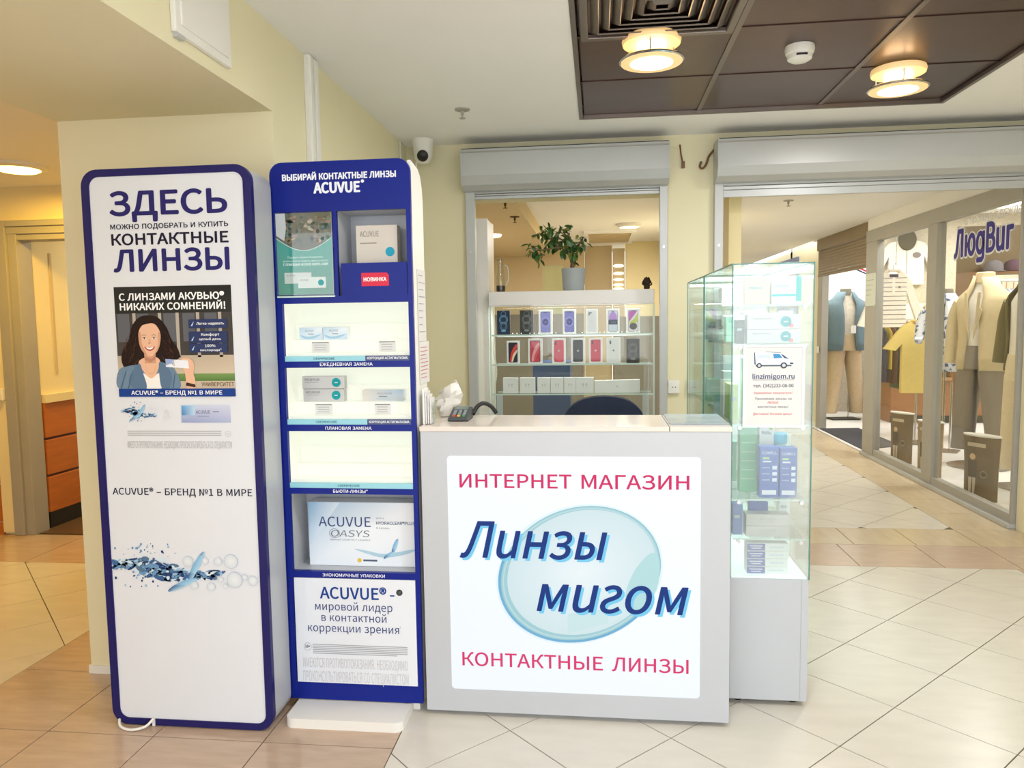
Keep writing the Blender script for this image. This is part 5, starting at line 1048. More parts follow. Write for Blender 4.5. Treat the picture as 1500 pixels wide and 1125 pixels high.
# lens boxes in the dispenser
def pack(name, x0, x1, y0, y1, z0, z1, m_, label, cat='box', group=None, art=None, bevel=.0015):
    t = thing(name, label, cat, ((x0 + x1) / 2, (y0 + y1) / 2, z0), group=group)
    mb = M(); mb.box(x0, x1, y0, y1, z0, z1); obj('carton', mb, m_, t, bevel=bevel)
    if art:
        pr = P(y0); art(pr, x0, x1, z0, z1); pr.build('printed_front', print_m, t)
    return t
silver = mat('silver_carton', (186, 186, 184), .35, .3, var=.02)
pale = mat('pale_carton', (228, 232, 236), .4, var=.01)
def art_oasys(pr, x0, x1, z0, z1):
    w_, h_ = x1 - x0, z1 - z0
    pr.text('ACUVUE', x0 + w_ * .06, x0 + w_ * .42, z1 - h_ * .34, h_ * .17, (96, 100, 104), 1)
    pr.rect(x0 + w_ * .07, x0 + w_ * .4, z1 - h_ * .5, z1 - h_ * .47, (150, 152, 154), 1)
    pr.ell(x0 + w_ * .81, z0 + h_ * .5, h_ * .36, h_ * .36, (20, 140, 150), 1, c2=(24, 160, 164)); pr.rect(x0 + w_ * .77, x0 + w_ * .85, z0 + h_ * .46, z0 + h_ * .53, (190, 226, 228), 2)
def art_pale(pr, x0, x1, z0, z1):
    w_, h_ = x1 - x0, z1 - z0
    pr.rect(x0, x1, z0, z1, [(206, 222, 232), (190, 212, 228), (226, 232, 236), (180, 206, 224)], 0)
    pr.blob([(x0 + w_ * .05, z0 + h_ * .4), (x0 + w_ * .4, z0 + h_ * .25), (x0 + w_ * .95, z0 + h_ * .45), (x0 + w_ * .6, z0 + h_ * .12), (x0 + w_ * .2, z0 + h_ * .12)], (160, 196, 216), 1)
    pr.text('ACUVUE', x0 + w_ * .25, x0 + w_ * .62, z1 - h_ * .35, h_ * .15, (110, 130, 150), 2)
    pr.rect(x0 + w_ * .38, x0 + w_ * .62, z1 - h_ * .56, z1 - h_ * .5, (130, 150, 160), 2)
G1 = 'lens boxes on the dispenser shelves'
pack('lens_box', -1.113, -1.023, 2.712, 2.742, 1.3945, 1.4415, pale, 'pale blue lens box on the upper lit shelf, left of two', group=G1, art=art_pale)
pack('lens_box', -1.021, -.927, 2.712, 2.742, 1.3945, 1.4415, pale, 'pale blue lens box on the upper lit shelf, right of two', group=G1, art=art_pale)
pack('lens_box', -1.106, -.948, 2.71, 2.742, 1.1625, 1.210, silver, 'silver lens box with teal circle, lower of the shelf stack', group=G1, art=art_oasys)
pack('lens_box', -1.109, -.945, 2.71, 2.742, 1.2105, 1.258, silver, 'silver lens box with teal circle, on top of the shelf stack', group=G1, art=art_oasys)
def art_grey(pr, x0, x1, z0, z1):
    w_, h_ = x1 - x0, z1 - z0
    pr.rect(x0, x1, z0, z1, [(214, 208, 200), (196, 206, 216), (170, 196, 216), (220, 216, 208)], 0)
    pr.blob([(x0 + w_ * .3, z0 + h_ * .2), (x0 + w_ * .7, z0 + h_ * .45), (x0 + w_, z0 + h_ * .35), (x0 + w_ * .95, z0 + h_ * .05)], (186, 196, 202), 1)
    pr.text('ACUVUE', x0 + w_ * .36, x0 + w_ * .72, z1 - h_ * .38, h_ * .14, (150, 140, 140), 2); pr.rect(x0 + w_ * .4, x0 + w_ * .6, z1 - h_ * .6, z1 - h_ * .53, (110, 140, 130), 2)
pack('lens_box', -.876, -.719, 2.71, 2.742, 1.1625, 1.206, pale, 'single beige and blue lens box at right of the second lit shelf', group=G1, art=art_grey)
def price(x0, x1, z0, lb):
    t = thing('price_card', lb, 'price tag', ((x0 + x1) / 2, 2.70, z0), group='price cards in the dispenser')
    mb = M(); mb.box(x0, x1, 2.698, 2.703, z0, z0 + .036); obj('card', mb, paper_m, t)
    pr = P(2.698); pr.rect(x0, x1, z0 + .034, z0 + .037, (130, 132, 134), 0)
    for k in range(3):
        pr.rect(x0 + .008, x1 - .01, z0 + .025 - k * .009, z0 + .0275 - k * .009, (168, 170, 172), 0)
    pr.build('printed_front', print_m, t)
price(-1.060, -.995, 1.349, 'price card on upper lit shelf below the two pale boxes')
price(-.803, -.743, 1.349, 'price card at the right of the upper lit shelf')
price(-1.055, -.992, 1.117, 'price card on second lit shelf below the silver boxes')
price(-.826, -.768, 1.117, 'price card on second lit shelf below the single box')
def art_big(pr, x0, x1, z0, z1):
    w_, h_ = x1 - x0, z1 - z0
    pr.rect(x0, x1, z0, z1, [(224, 232, 240), (232, 238, 244), (236, 240, 244), (150, 186, 214)], 0)
    pr.poly([(x0, z1), (x0 + w_ * .3, z1), (x0, z0 + h_ * .3)], [(132, 174, 208), (214, 226, 238), (196, 214, 230)], 1)
    pr.text('ACUVUE', x0 + w_ * .095, x0 + w_ * .58, z0 + h_ * .62, h_ * .15, (58, 76, 128), 2, bold=.005)
    pr.text('OASYS', x0 + w_ * .20, x0 + w_ * .56, z0 + h_ * .46, h_ * .10, (120, 124, 136), 2, shear=.2); pr.ring(x0 + w_ * .24, z0 + h_ * .51, w_ * .05, h_ * .075, .1, (130, 132, 142), 2, 24)
    pr.text('BRAND CONTACT LENSES', x0 + w_ * .20, x0 + w_ * .57, z0 + h_ * .40, h_ * .022, (110, 114, 128), 2)
    pr.text('WITH', x0 + w_ * .63, x0 + w_ * .70, z0 + h_ * .745, h_ * .022, (110, 116, 140), 2)
    pr.text('HYDRACLEAR®PLUS', x0 + w_ * .63, x0 + w_ * .985, z0 + h_ * .66, h_ * .045, (60, 74, 116), 2, bold=.02)
    pr.text('6 Lenses', x0 + w_ * .63, x0 + w_ * .75, z0 + h_ * .59, h_ * .03, (110, 116, 140), 2)
    pr.blob([(x0 + w_ * .42, z0 + h_ * .27), (x0 + w_ * .55, z0 + h_ * .24), (x0 + w_ * .7, z0 + h_ * .20), (x0 + w_ * .98, z0 + h_ * .28), (x0 + w_ * .9, z0 + h_ * .20), (x0 + w_ * .7, z0 + h_ * .14), (x0 + w_ * .55, z0 + h_ * .19)], (170, 204, 220), 2)
    lens_leaf(pr, x0 + w_ * .80, z0 + h_ * .32, w_ * .075, 1.2, 4, .3); lens_leaf(pr, x0 + w_ * .74, z0 + h_ * .18, w_ * .06, .6, 5, .3)
    pr.ell(x0 + w_ * .465, z0 + h_ * .09, w_ * .02, h_ * .035, (226, 190, 70), 2); pr.rect(x0 + w_ * .50, x0 + w_ * .63, z0 + h_ * .075, z0 + h_ * .105, (90, 100, 120), 2)
pack('lens_box', -1.100, -.680, 2.70, 2.775, .536, .781, pale, 'large pale blue economy lens box in the lowest dispenser bay', group=G1, art=art_big)
def art_top(pr, x0, x1, z0, z1):
    w_, h_ = x1 - x0, z1 - z0
    pr.text('ACUVUE', x0 + w_ * .1, x0 + w_ * .56, z1 - h_ * .16, h_ * .075, (120, 118, 112), 1); pr.rect(x0 + w_ * .1, x0 + w_ * .5, z1 - h_ * .26, z1 - h_ * .245, (150, 148, 142), 1)
    pr.ell(x0 + w_ * .82, z0 + h_ * .62, w_ * .11, w_ * .11, (40, 160, 190), 1)
pack('lens_box', -.876, -.722, 2.69, 2.735, 1.554, 1.808, mat('beige_carton', (206, 200, 190), .5, var=.01), 'tall beige lens box in the top bay above the red tag', group=G1, art=art_top)

# ------------------------------------------------------------------ reception counter
YC = 2.63
ct = thing('reception_counter', 'white reception counter with glowing sign panel', 'counter', (-0.093, 2.8, 0))
m = M()
m.frame(rrect(-.640, .453, .018, 1.062, .0004, 5), rrect(-.545, .352, .103, .974, .014, 5), 'y', YC, YC + .02)
obj('front_panel', m, white_lac, ct)
m = M(); m.box(-.640, -.622, YC + .02, 2.955, .018, 1.062); obj('side_panel', m, white_lac, ct)
m = M(); m.box(.435, .453, YC + .02, 2.955, .018, 1.062); obj('side_panel', m, white_lac, ct)
m = M(); m.box(-.622, .435, 2.90, 2.915, .05, 1.0); obj('inner_panel', m, white_lac, ct)
m = M(); m.box(-.643, .243, YC - .003, 2.958, 1.062, 1.08); obj('countertop', m, peach_top, ct, bevel=.002)
m = M(); m.box(.245, .456, YC - .003, 2.958, 1.062, 1.08); obj('countertop', m, peach_top, ct, bevel=.002)
for x in (-.55, -.1, .35):
    m = M(); m.lathe([(.018, 0), (.018, .018)], 12, (x, YC + .05, 0)); obj('foot', m, black_m, ct)
# the glowing panel with its picture and words
sign_w = mat('glowing_sign_face', (120, 124, 128), .3, emit=0.76, ecol=(240, 247, 255), var=.005)
m = M(); m.prism(rrect(-.545, .352, .103, .974, .014, 5), 'y', YC + .001, YC + .018); obj('sign_panel', m, sign_w, ct)
ysg = YC + .001
p = P(ysg)
LCX, LCZ, LRX, LRZ, LA = -.071, .549, .295, .237, .42
WH = (232, 240, 246)
p.ell(LCX - .004, LCZ - .004, LRX * 1.04, LRZ * 1.045, (196, 220, 238), 0, n=64, ang=LA, c2=(222, 236, 246))
p.ring(LCX, LCZ, LRX * 1.03, LRZ * 1.035, .05, (120, 178, 214), 1, 64, LA, (92, 156, 196), a0=PI * .78, a1=PI * 1.72)
p.ell(LCX, LCZ, LRX, LRZ, (230, 240, 244), 2, n=64, ang=LA, c2=(150, 196, 204))
p.ring(LCX, LCZ, LRX, LRZ, .045, (132, 186, 198), 3, 64, LA, (190, 218, 224))
p.ell(LCX + .005, LCZ + .004, LRX * .93, LRZ * .93, (226, 236, 241), 4, n=64, ang=LA, c2=(202, 222, 228))
p.blob([(.09, .46), (.14, .42), (.20, .50), (.21, .60), (.18, .63), (.12, .56)], [(176, 214, 218)] * 30, 5)
p.poly([(-.115, .325), (.03, .372), (.025, .425), (-.115, .40)], (196, 222, 226), 5)
p.poly([(.035, .372), (.12, .43), (.09, .46), (.03, .43)], (204, 226, 230), 5)
p.build('lens_picture', lit_m, ct)
PINK = (206, 44, 100)
P(ysg).text('ИНТЕРНЕТ', -.500, -.097, .859, .049, PINK, 8, bold=.012).build('lettering', lit_m, ct)
P(ysg).text('МАГАЗИН', -.062, .312, .859, .049, PINK, 8, bold=.012).build('lettering', lit_m, ct)
P(ysg).text('КОНТАКТНЫЕ', -.503, .010, .195, .050, (212, 58, 110), 8, bold=.01).build('lettering', lit_m, ct)
P(ysg).text('ЛИНЗЫ', .042, .312, .195, .050, (212, 58, 110), 8, bold=.01).build('lettering', lit_m, ct)
def script(t, x0, x1, z0, cap):
    q = P(ysg)
    q.text(t, x0 + .009, x1 - cap * .2 + .009, z0 - .009, cap, (120, 200, 236), 8, bold=.008, shear=.22)
    q.build('lettering_shadow', lit_m, ct)
    q = P(ysg)
    q.text(t, x0, x1 - cap * .2, z0, cap, (22, 54, 126), 10, bold=.01, shear=.22)
    q.build('lettering', lit_m, ct)
script('Лuнзы', -.505, .033, .603, .132)
script('мu\u0001ом', -.227, .316, .410, .132)
# mat, terminal, holder and bag on the counter
m = M(); m.box(.250, .452, 2.675, 2.945, 1.0805, 1.0855)
obj('counter_mat', m, mat('grey_marbled_mat', (150, 162, 172), .12, var=.2, scale=9), loc=(.35, 2.81, 1.0805), label='grey glossy mat at the right end of the counter', cat='mat')
t = thing('card_terminal', 'dark grey card payment terminal with keypad on the counter', 'card terminal', (-.525, 2.815, 1.08))
m = M(); m.prism([(2.755, 1.0805), (2.875, 1.0805), (2.88, 1.118), (2.87, 1.126), (2.757, 1.094)], 'x', -.565, -.487); obj('body', m, dgrey_m, t, bevel=.006)
def slope(y): return 1.0945 + (y - 2.757) * (1.126 - 1.094) / (2.87 - 2.757)
for r_ in range(4):
    for c_ in range(3):
        y = 2.77 + r_ * .016; x = -.550 + c_ * .019
        m = M(); m.box(x, x + .011, y, y + .007, slope(y + .005) - .002, slope(y + .005) + .0035)
        mm = mat('grey_key', (142, 148, 150), .5) if r_ else (mat('red_key', (196, 60, 40), .5), mat('yellow_key', (226, 180, 50), .5), mat('green_key', (60, 140, 90), .5))[c_]
        obj('key', m, mm, t)
m = M(); m.prism([(2.838, slope(2.838) - .001), (2.864, slope(2.864) - .001), (2.864, slope(2.864) + .002), (2.838, slope(2.838) + .002)], 'x', -.553, -.499); obj('screen', m, mat('grey_screen', (110, 122, 116), .2), t)
m = M(); m.tube(smooth_curve([(-.487, 2.87, 1.095), (-.475, 2.90, 1.12), (-.452, 2.92, 1.132), (-.425, 2.935, 1.118), (-.405, 2.945, 1.0895)], 5, False), .0085, 10)
obj('terminal_cable', m, black_m, loc=(-.45, 2.91, 1.0805), smooth=60, label='thick black cable arching behind the card terminal', cat='cable')
t = thing('leaflet_holder', 'white leaflet holder at the left end of the counter', 'holder', (-.625, 2.72, 1.0805))
m = M(); m.box(-.641, -.634, 2.68, 2.75, 1.0805, 1.21); obj('back_plate', m, white_pl, t)
for k in range(3):
    m = M(); m.box(-.632 + k * .008, -.627 + k * .008, 2.684, 2.748, 1.082, 1.20 - k * .012); obj('leaflet_stack', m, paper_m, t)
m = M(); m.box(-.608, -.605, 2.68, 2.75, 1.0805, 1.16); obj('front_plate', m, glass_m, t)
rnd = random.Random(3)
m = M(); rings = []
for k in range(9):
    f = k / 8
    ring = []
    for j in range(14):
        a = 2 * PI * j / 14
        r_ = (.024 + .014 * math.sin(f * 3.0) + .007 * f) * (1 + rnd.uniform(-.34, .34)) * (1 + .25 * math.sin(2 * a + f * 4))
        ring.append((-.598 + .014 * f + r_ * math.cos(a), 2.915 + r_ * .7 * math.sin(a), 1.082 + .125 * f + rnd.uniform(-.006, .006) * (0 < k < 8) + .02 * math.cos(a) * f))
    rings.append(ring)
m.loft(rings)
obj('plastic_bag', m, mat('milky_plastic', (232, 228, 220), .3, var=.06, scale=30), loc=(-.60, 2.915, 1.082), smooth=28, label='crumpled white plastic bag on counter beside leaflet holder', cat='bag')

# office chair behind the counter
navy = mat('navy_fabric', (22, 34, 58), .75, var=.1, scale=40, bump=.2)
t = thing('office_chair', 'navy office chair behind the counter with rounded backrest', 'chair', (.025, 3.70, 0))
out = smooth_curve([(-.155, .62), (-.19, .80), (-.175, .97), (-.10, 1.055), (.025, 1.078), (.15, 1.055), (.225, .97), (.24, .80), (.205, .62), (.025, .59)], 4)
m = M(); m.prism(out, 'y', 3.70, 3.77); obj('backrest', m, navy, t, bevel=.02, smooth=50)
m = M(); m.prism(rrect(-.20, .25, 3.28, 3.72, .06, 5), 'z', .42, .50); obj('seat', m, navy, t, bevel=.02)
m = M(); m.tube([(.025, 3.74, .46), (.025, 3.80, .50), (.025, 3.79, .70)], .02, 8); obj('back_bracket', m, black_m, t)
m = M(); m.tube([(.025, 3.5, .09), (.025, 3.5, .42)], .025, 10); obj('gas_column', m, black_m, t)
for k in range(5):
    a = 2 * PI * k / 5 + .3
    m = M(); m.tube([(.025, 3.5, .10), (.025 + .27 * math.cos(a), 3.5 + .27 * math.sin(a), .065)], [.022, .014], 8); lg_ = obj('base_leg', m, black_m, t)
    m = M(); m.lathe([(.026, -.02), (.026, .02)], 12, (.025 + .27 * math.cos(a), 3.5 + .27 * math.sin(a), .026), 'x'); obj('castor', m, black_m, lg_)
# ------------------------------------------------------------------ glass display cases right of the counter
led_m = mat('case_led_strip', (240, 255, 252), .4, emit=3.0, ecol=(232, 255, 250))
shelf_z = (.785, .637, 1.062, 1.357, 1.500)
def glass_case(x0, x1, y0, y1, label, power):
    t = thing('glass_display_case', label, 'display case', ((x0 + x1) / 2, (y0 + y1) / 2, 0), group='glass display cases beside the counter')
    b = M(); b.box(x0, x1, y0, y1, .022, .488); ba = obj('base_cabinet', b, white_lac, t, bevel=.002)
    b = M(); b.box(x1 - .026, x1 - .024, y0 - .002, y0 + .003, .03, .488); obj('panel_joint', b, alu_m, ba)
    for fx in (x0 + .04, x1 - .04):
        b = M(); b.lathe([(.016, 0), (.016, .022)], 10, (fx, y0 + .05, 0)); obj('foot', b, black_m, t)
    g = .005
    for nm, bx in (('front_glass', (x0 + g, x1 - g, y0, y0 + g, .488, 1.642)), ('back_glass', (x0 + g, x1 - g, y1 - g, y1, .488, 1.642)), ('side_glass', (x0, x0 + g, y0, y1, .488, 1.642)), ('side_glass', (x1 - g, x1, y0, y1, .488, 1.642)), ('top_glass', (x0, x1, y0, y1, 1.642, 1.648))):
        b = M(); b.box(*bx); obj(nm, b, glass_m, t)
    b = M()
    for ex, ey in ((x0, y0), (x1, y0), (x0, y1), (x1, y1)):
        b.box(ex - .002, ex + .002, ey - .002, ey + .002, .488, 1.642)
    for z in (1.645,):
        b.box(x0, x1, y0 - .0015, y0 + .0015, z - .002, z + .002); b.box(x0, x1, y1 - .0025, y1 + .0025, z - .003, z + .003)
        b.box(x0 - .0025, x0 + .0025, y0, y1, z - .003, z + .003); b.box(x1 - .0025, x1 + .0025, y0, y1, z - .003, z + .003)
    obj('glass_edges', b, edge_m, t)
    for z in shelf_z:
        b = M(); b.box(x0 + .012, x1 - .012, y0 + .012, y1 - .012, z - .006, z); sh = obj('glass_shelf', b, glass_m, t)
        b = M(); b.box(x0 + .012, x1 - .012, y0 + .0105, y0 + .012, z - .006, z); obj('shelf_edge', b, rim_m, sh)
        for ex in (x0 + .03, x1 - .03):
            b = M(); b.lathe([(.007, 0), (.007, .014)], 10, (ex, y0 - .001, z - .010), 'y'); obj('shelf_clip', b, chrome_m, sh)
    b = M(); b.box(x0 + .01, x1 - .01, y1 - .022, y1 - .008, 1.622, 1.636); b.box(x1 - .02, x1 - .008, y0 + .02, y1 - .02, 1.626, 1.638); obj('led_strip', b, led_m, t)
    b = M(); b.box(x0 + .006, x1 - .006, y0 + .006, y1 - .006, .488, .494); obj('glow_floor', b, mat('glowing_case_floor', (238, 250, 248), .3, emit=.6, ecol=(226, 250, 246)), t)  # floor emits, standing in for the case light that falls on it
    ld = bpy.data.lights.new('case_light', 'AREA'); ld.shape = 'RECTANGLE'; ld.size = (x1 - x0) * .8; ld.size_y = (y1 - y0) * .8; ld.energy = power; ld.color = (.86, 1.0, .97); ld.spread = math.radians(80)
    lo = bpy.data.objects.new('case_light', ld); COL.objects.link(lo); lo.parent = t; lo.location = (0, 0, 1.635)
    return t
glass_case(.482, .765, 2.80, 3.52, 'lit glass display case with paper sign, nearest the counter', 9)
glass_case(.482, .765, 3.55, 4.17, 'second lit glass display case, behind the one with the sign', 5)
# the paper sign on the front glass
sg = thing('paper_sign', 'white paper sign with van picture on the glass case', 'sign', (.628, 2.797, 1.058))
m = M(); m.box(.524, .732, 2.7955, 2.7975, 1.058, 1.351); obj('sheet', m, paper_m, sg)
m = M(); m.frame([(.520, 1.054), (.736, 1.054), (.736, 1.355), (.520, 1.355)], [(.529, 1.063), (.727, 1.063), (.727, 1.346), (.529, 1.346)], 'y', 2.7925, 2.7955); obj('sleeve_edge', m, mat('clear_sleeve', (222, 222, 226), .2), sg)
p = P(2.7955)
VB = (60, 84, 120)
p.blob([(.562, 1.325), (.60, 1.327), (.635, 1.327), (.655, 1.322), (.672, 1.305), (.692, 1.297), (.697, 1.285), (.694, 1.278), (.63, 1.279), (.565, 1.283), (.558, 1.29), (.559, 1.31)], (222, 230, 236), 1, 4)
p.poly([(.559, 1.327), (.562, 1.327), (.565, 1.283), (.560, 1.284)], VB, 2)
p.poly([(.60, 1.328), (.655, 1.324), (.652, 1.3265), (.60, 1.3305)], (130, 146, 160), 2)
p.poly([(.625, 1.322), (.648, 1.321), (.658, 1.307), (.628, 1.305)], (70, 140, 190), 2)
p.poly([(.652, 1.321), (.660, 1.318), (.680, 1.303), (.664, 1.306)], (60, 90, 130), 2)
p.rect(.572, .615, 1.307, 1.318, (190, 206, 222), 2); p.rect(.565, .69, 1.277, 1.282, (92, 104, 118), 2)
for cx, r_ in ((.577, .0095), (.663, .0115)):
    p.ell(cx, 1.280, r_, r_ * .95, (62, 70, 80), 3); p.ell(cx, 1.280, r_ * .55, r_ * .55, (190, 196, 202), 4)
p.poly([(.684, 1.291), (.696, 1.289), (.696, 1.284), (.684, 1.285)], (70, 80, 92), 3)
p.build('van_picture', print_m, sg)
p = P(2.7955)
p.text('linzimigom.ru', .554, .701, 1.232, .0165, (52, 74, 112), 1, bold=.02); p.rect(.555, .701, 1.2265, 1.228, (52, 74, 112), 1)
p.text('тел. (342)233-08-00', .557, .698, 1.201, .0115, (70, 80, 96), 1, bold=.01)
RD = (206, 84, 92); DB = (84, 92, 108)
p.text('Уважаемые покупатели!', .559, .694, 1.1765, .0085, RD, 1); p.text('Принимаем заказы на', .565, .692, 1.1555, .0085, DB, 1)
p.text('ЛЮБЫЕ', .606, .646, 1.141, .0085, RD, 1, shear=.2); p.text('контактные линзы!', .574, .681, 1.126, .0085, DB, 1); p.text('Доставка! Низкие цены!', .558, .694, 1.100, .0085, RD, 1)
p.build('lettering', print_m, sg)

GP = 'cartons inside the glass display case'
col = lambda n, c_: mat('carton_' + n, c_, .4, var=.015)
def art_circ(pr, x0, x1, z0, z1):
    w_, h_ = x1 - x0, z1 - z0
    pr.ell(x0 + w_ * .72, z0 + h_ * .5, h_ * .36, h_ * .36, (70, 170, 180), 1); pr.rect(x0 + w_ * .68, x0 + w_ * .76, z0 + h_ * .45, z0 + h_ * .55, (214, 236, 238), 2)
    pr.rect(x0 + w_ * .1, x0 + w_ * .45, z0 + h_ * .66, z0 + h_ * .76, (190, 194, 196), 1); pr.rect(x0 + w_ * .78, x0 + w_ * .86, z0 + h_ * .1, z0 + h_ * .35, (226, 150, 150), 1)
def art_teal(pr, x0, x1, z0, z1):
    w_, h_ = x1 - x0, z1 - z0
    pr.rect(x0, x1, z0 + h_ * .28, z0 + h_ * .36, (40, 196, 204), 1); pr.rect(x0 + w_ * .82, x1, z0 + h_ * .1, z1, (40, 190, 190), 2); pr.rect(x0 + w_ * .1, x0 + w_ * .6, z0 + h_ * .6, z0 + h_ * .7, (190, 206, 206), 1)
def art_blue(pr, x0, x1, z0, z1):
    w_, h_ = x1 - x0, z1 - z0
    pr.text('CUWELL', x0 + w_ * .12, x0 + w_ * .9, z1 - h_ * .14, h_ * .05, (214, 226, 246), 1, bold=.02)
    pr.rect(x0 + w_ * .15, x0 + w_ * .5, z1 - h_ * .24, z1 - h_ * .20, (170, 214, 150), 1); pr.rect(x0 + w_ * .15, x0 + w_ * .6, z1 - h_ * .30, z1 - h_ * .27, (220, 230, 246), 1)
    for k in range(3):
        pr.rect(x0 + w_ * .12, x0 + w_ * .55, z1 - h_ * (.42 + .12 * k), z1 - h_ * (.395 + .12 * k), (150, 170, 214), 1); pr.rect(x0 + w_ * .66, x0 + w_ * .9, z1 - h_ * (.44 + .12 * k), z1 - h_ * (.37 + .12 * k), (220, 228, 246), 1)
    pr.rect(x0 + w_ * .12, x0 + w_ * .88, z0 + h_ * .06, z0 + h_ * .15, (224, 230, 244), 1)
def art_silv(pr, x0, x1, z0, z1):
    w_, h_ = x1 - x0, z1 - z0
    pr.text('ACUVUE', x0 + w_ * .3, x0 + w_ * .68, z0 + h_ * .5, h_ * .18, (150, 152, 158), 1); pr.rect(x0 + w_ * .34, x0 + w_ * .62, z0 + h_ * .28, z0 + h_ * .36, (170, 172, 178), 1)
def art_end(pr, x0, x1, z0, z1):
    w_, h_ = x1 - x0, z1 - z0
    pr.rect(x0, x0 + w_ * .44, z0 + h_ * .06, z1 - h_ * .06, (54, 88, 176), 1); pr.rect(x0 + w_ * .06, x0 + w_ * .38, z0 + h_ * .58, z0 + h_ * .72, (226, 232, 246), 2); pr.rect(x0 + w_ * .1, x0 + w_ * .34, z0 + h_ * .3, z0 + h_ * .42, (226, 232, 246), 2)
    pr.rect(x0 + w_ * .55, x0 + w_ * .9, z0 + h_ * .4, z0 + h_ * .6, (206, 224, 238), 1)
def art_green(pr, x0, x1, z0, z1):
    h_ = z1 - z0
    for k in range(5):
        pr.rect(x0 + .006, x1 - .008, z0 + h_ * (.2 + .14 * k), z0 + h_ * (.215 + .14 * k), (170, 226, 196), 1)
def art_renu(pr, x0, x1, z0, z1):
    pr.text('ReNu', x0 + .008, x1 - .01, z1 - .032, .014, (60, 80, 70), 1, bold=.02); pr.ell(x1 - .012, z1 - .01, .008, .006, (140, 200, 60), 1)
def art_none(pr, x0, x1, z0, z1):
    w_, h_ = x1 - x0, z1 - z0
    pr.rect(x0 + w_ * .15, x0 + w_ * .7, z0 + h_ * .55, z0 + h_ * .65, (180, 196, 200), 1)
F = 2.835
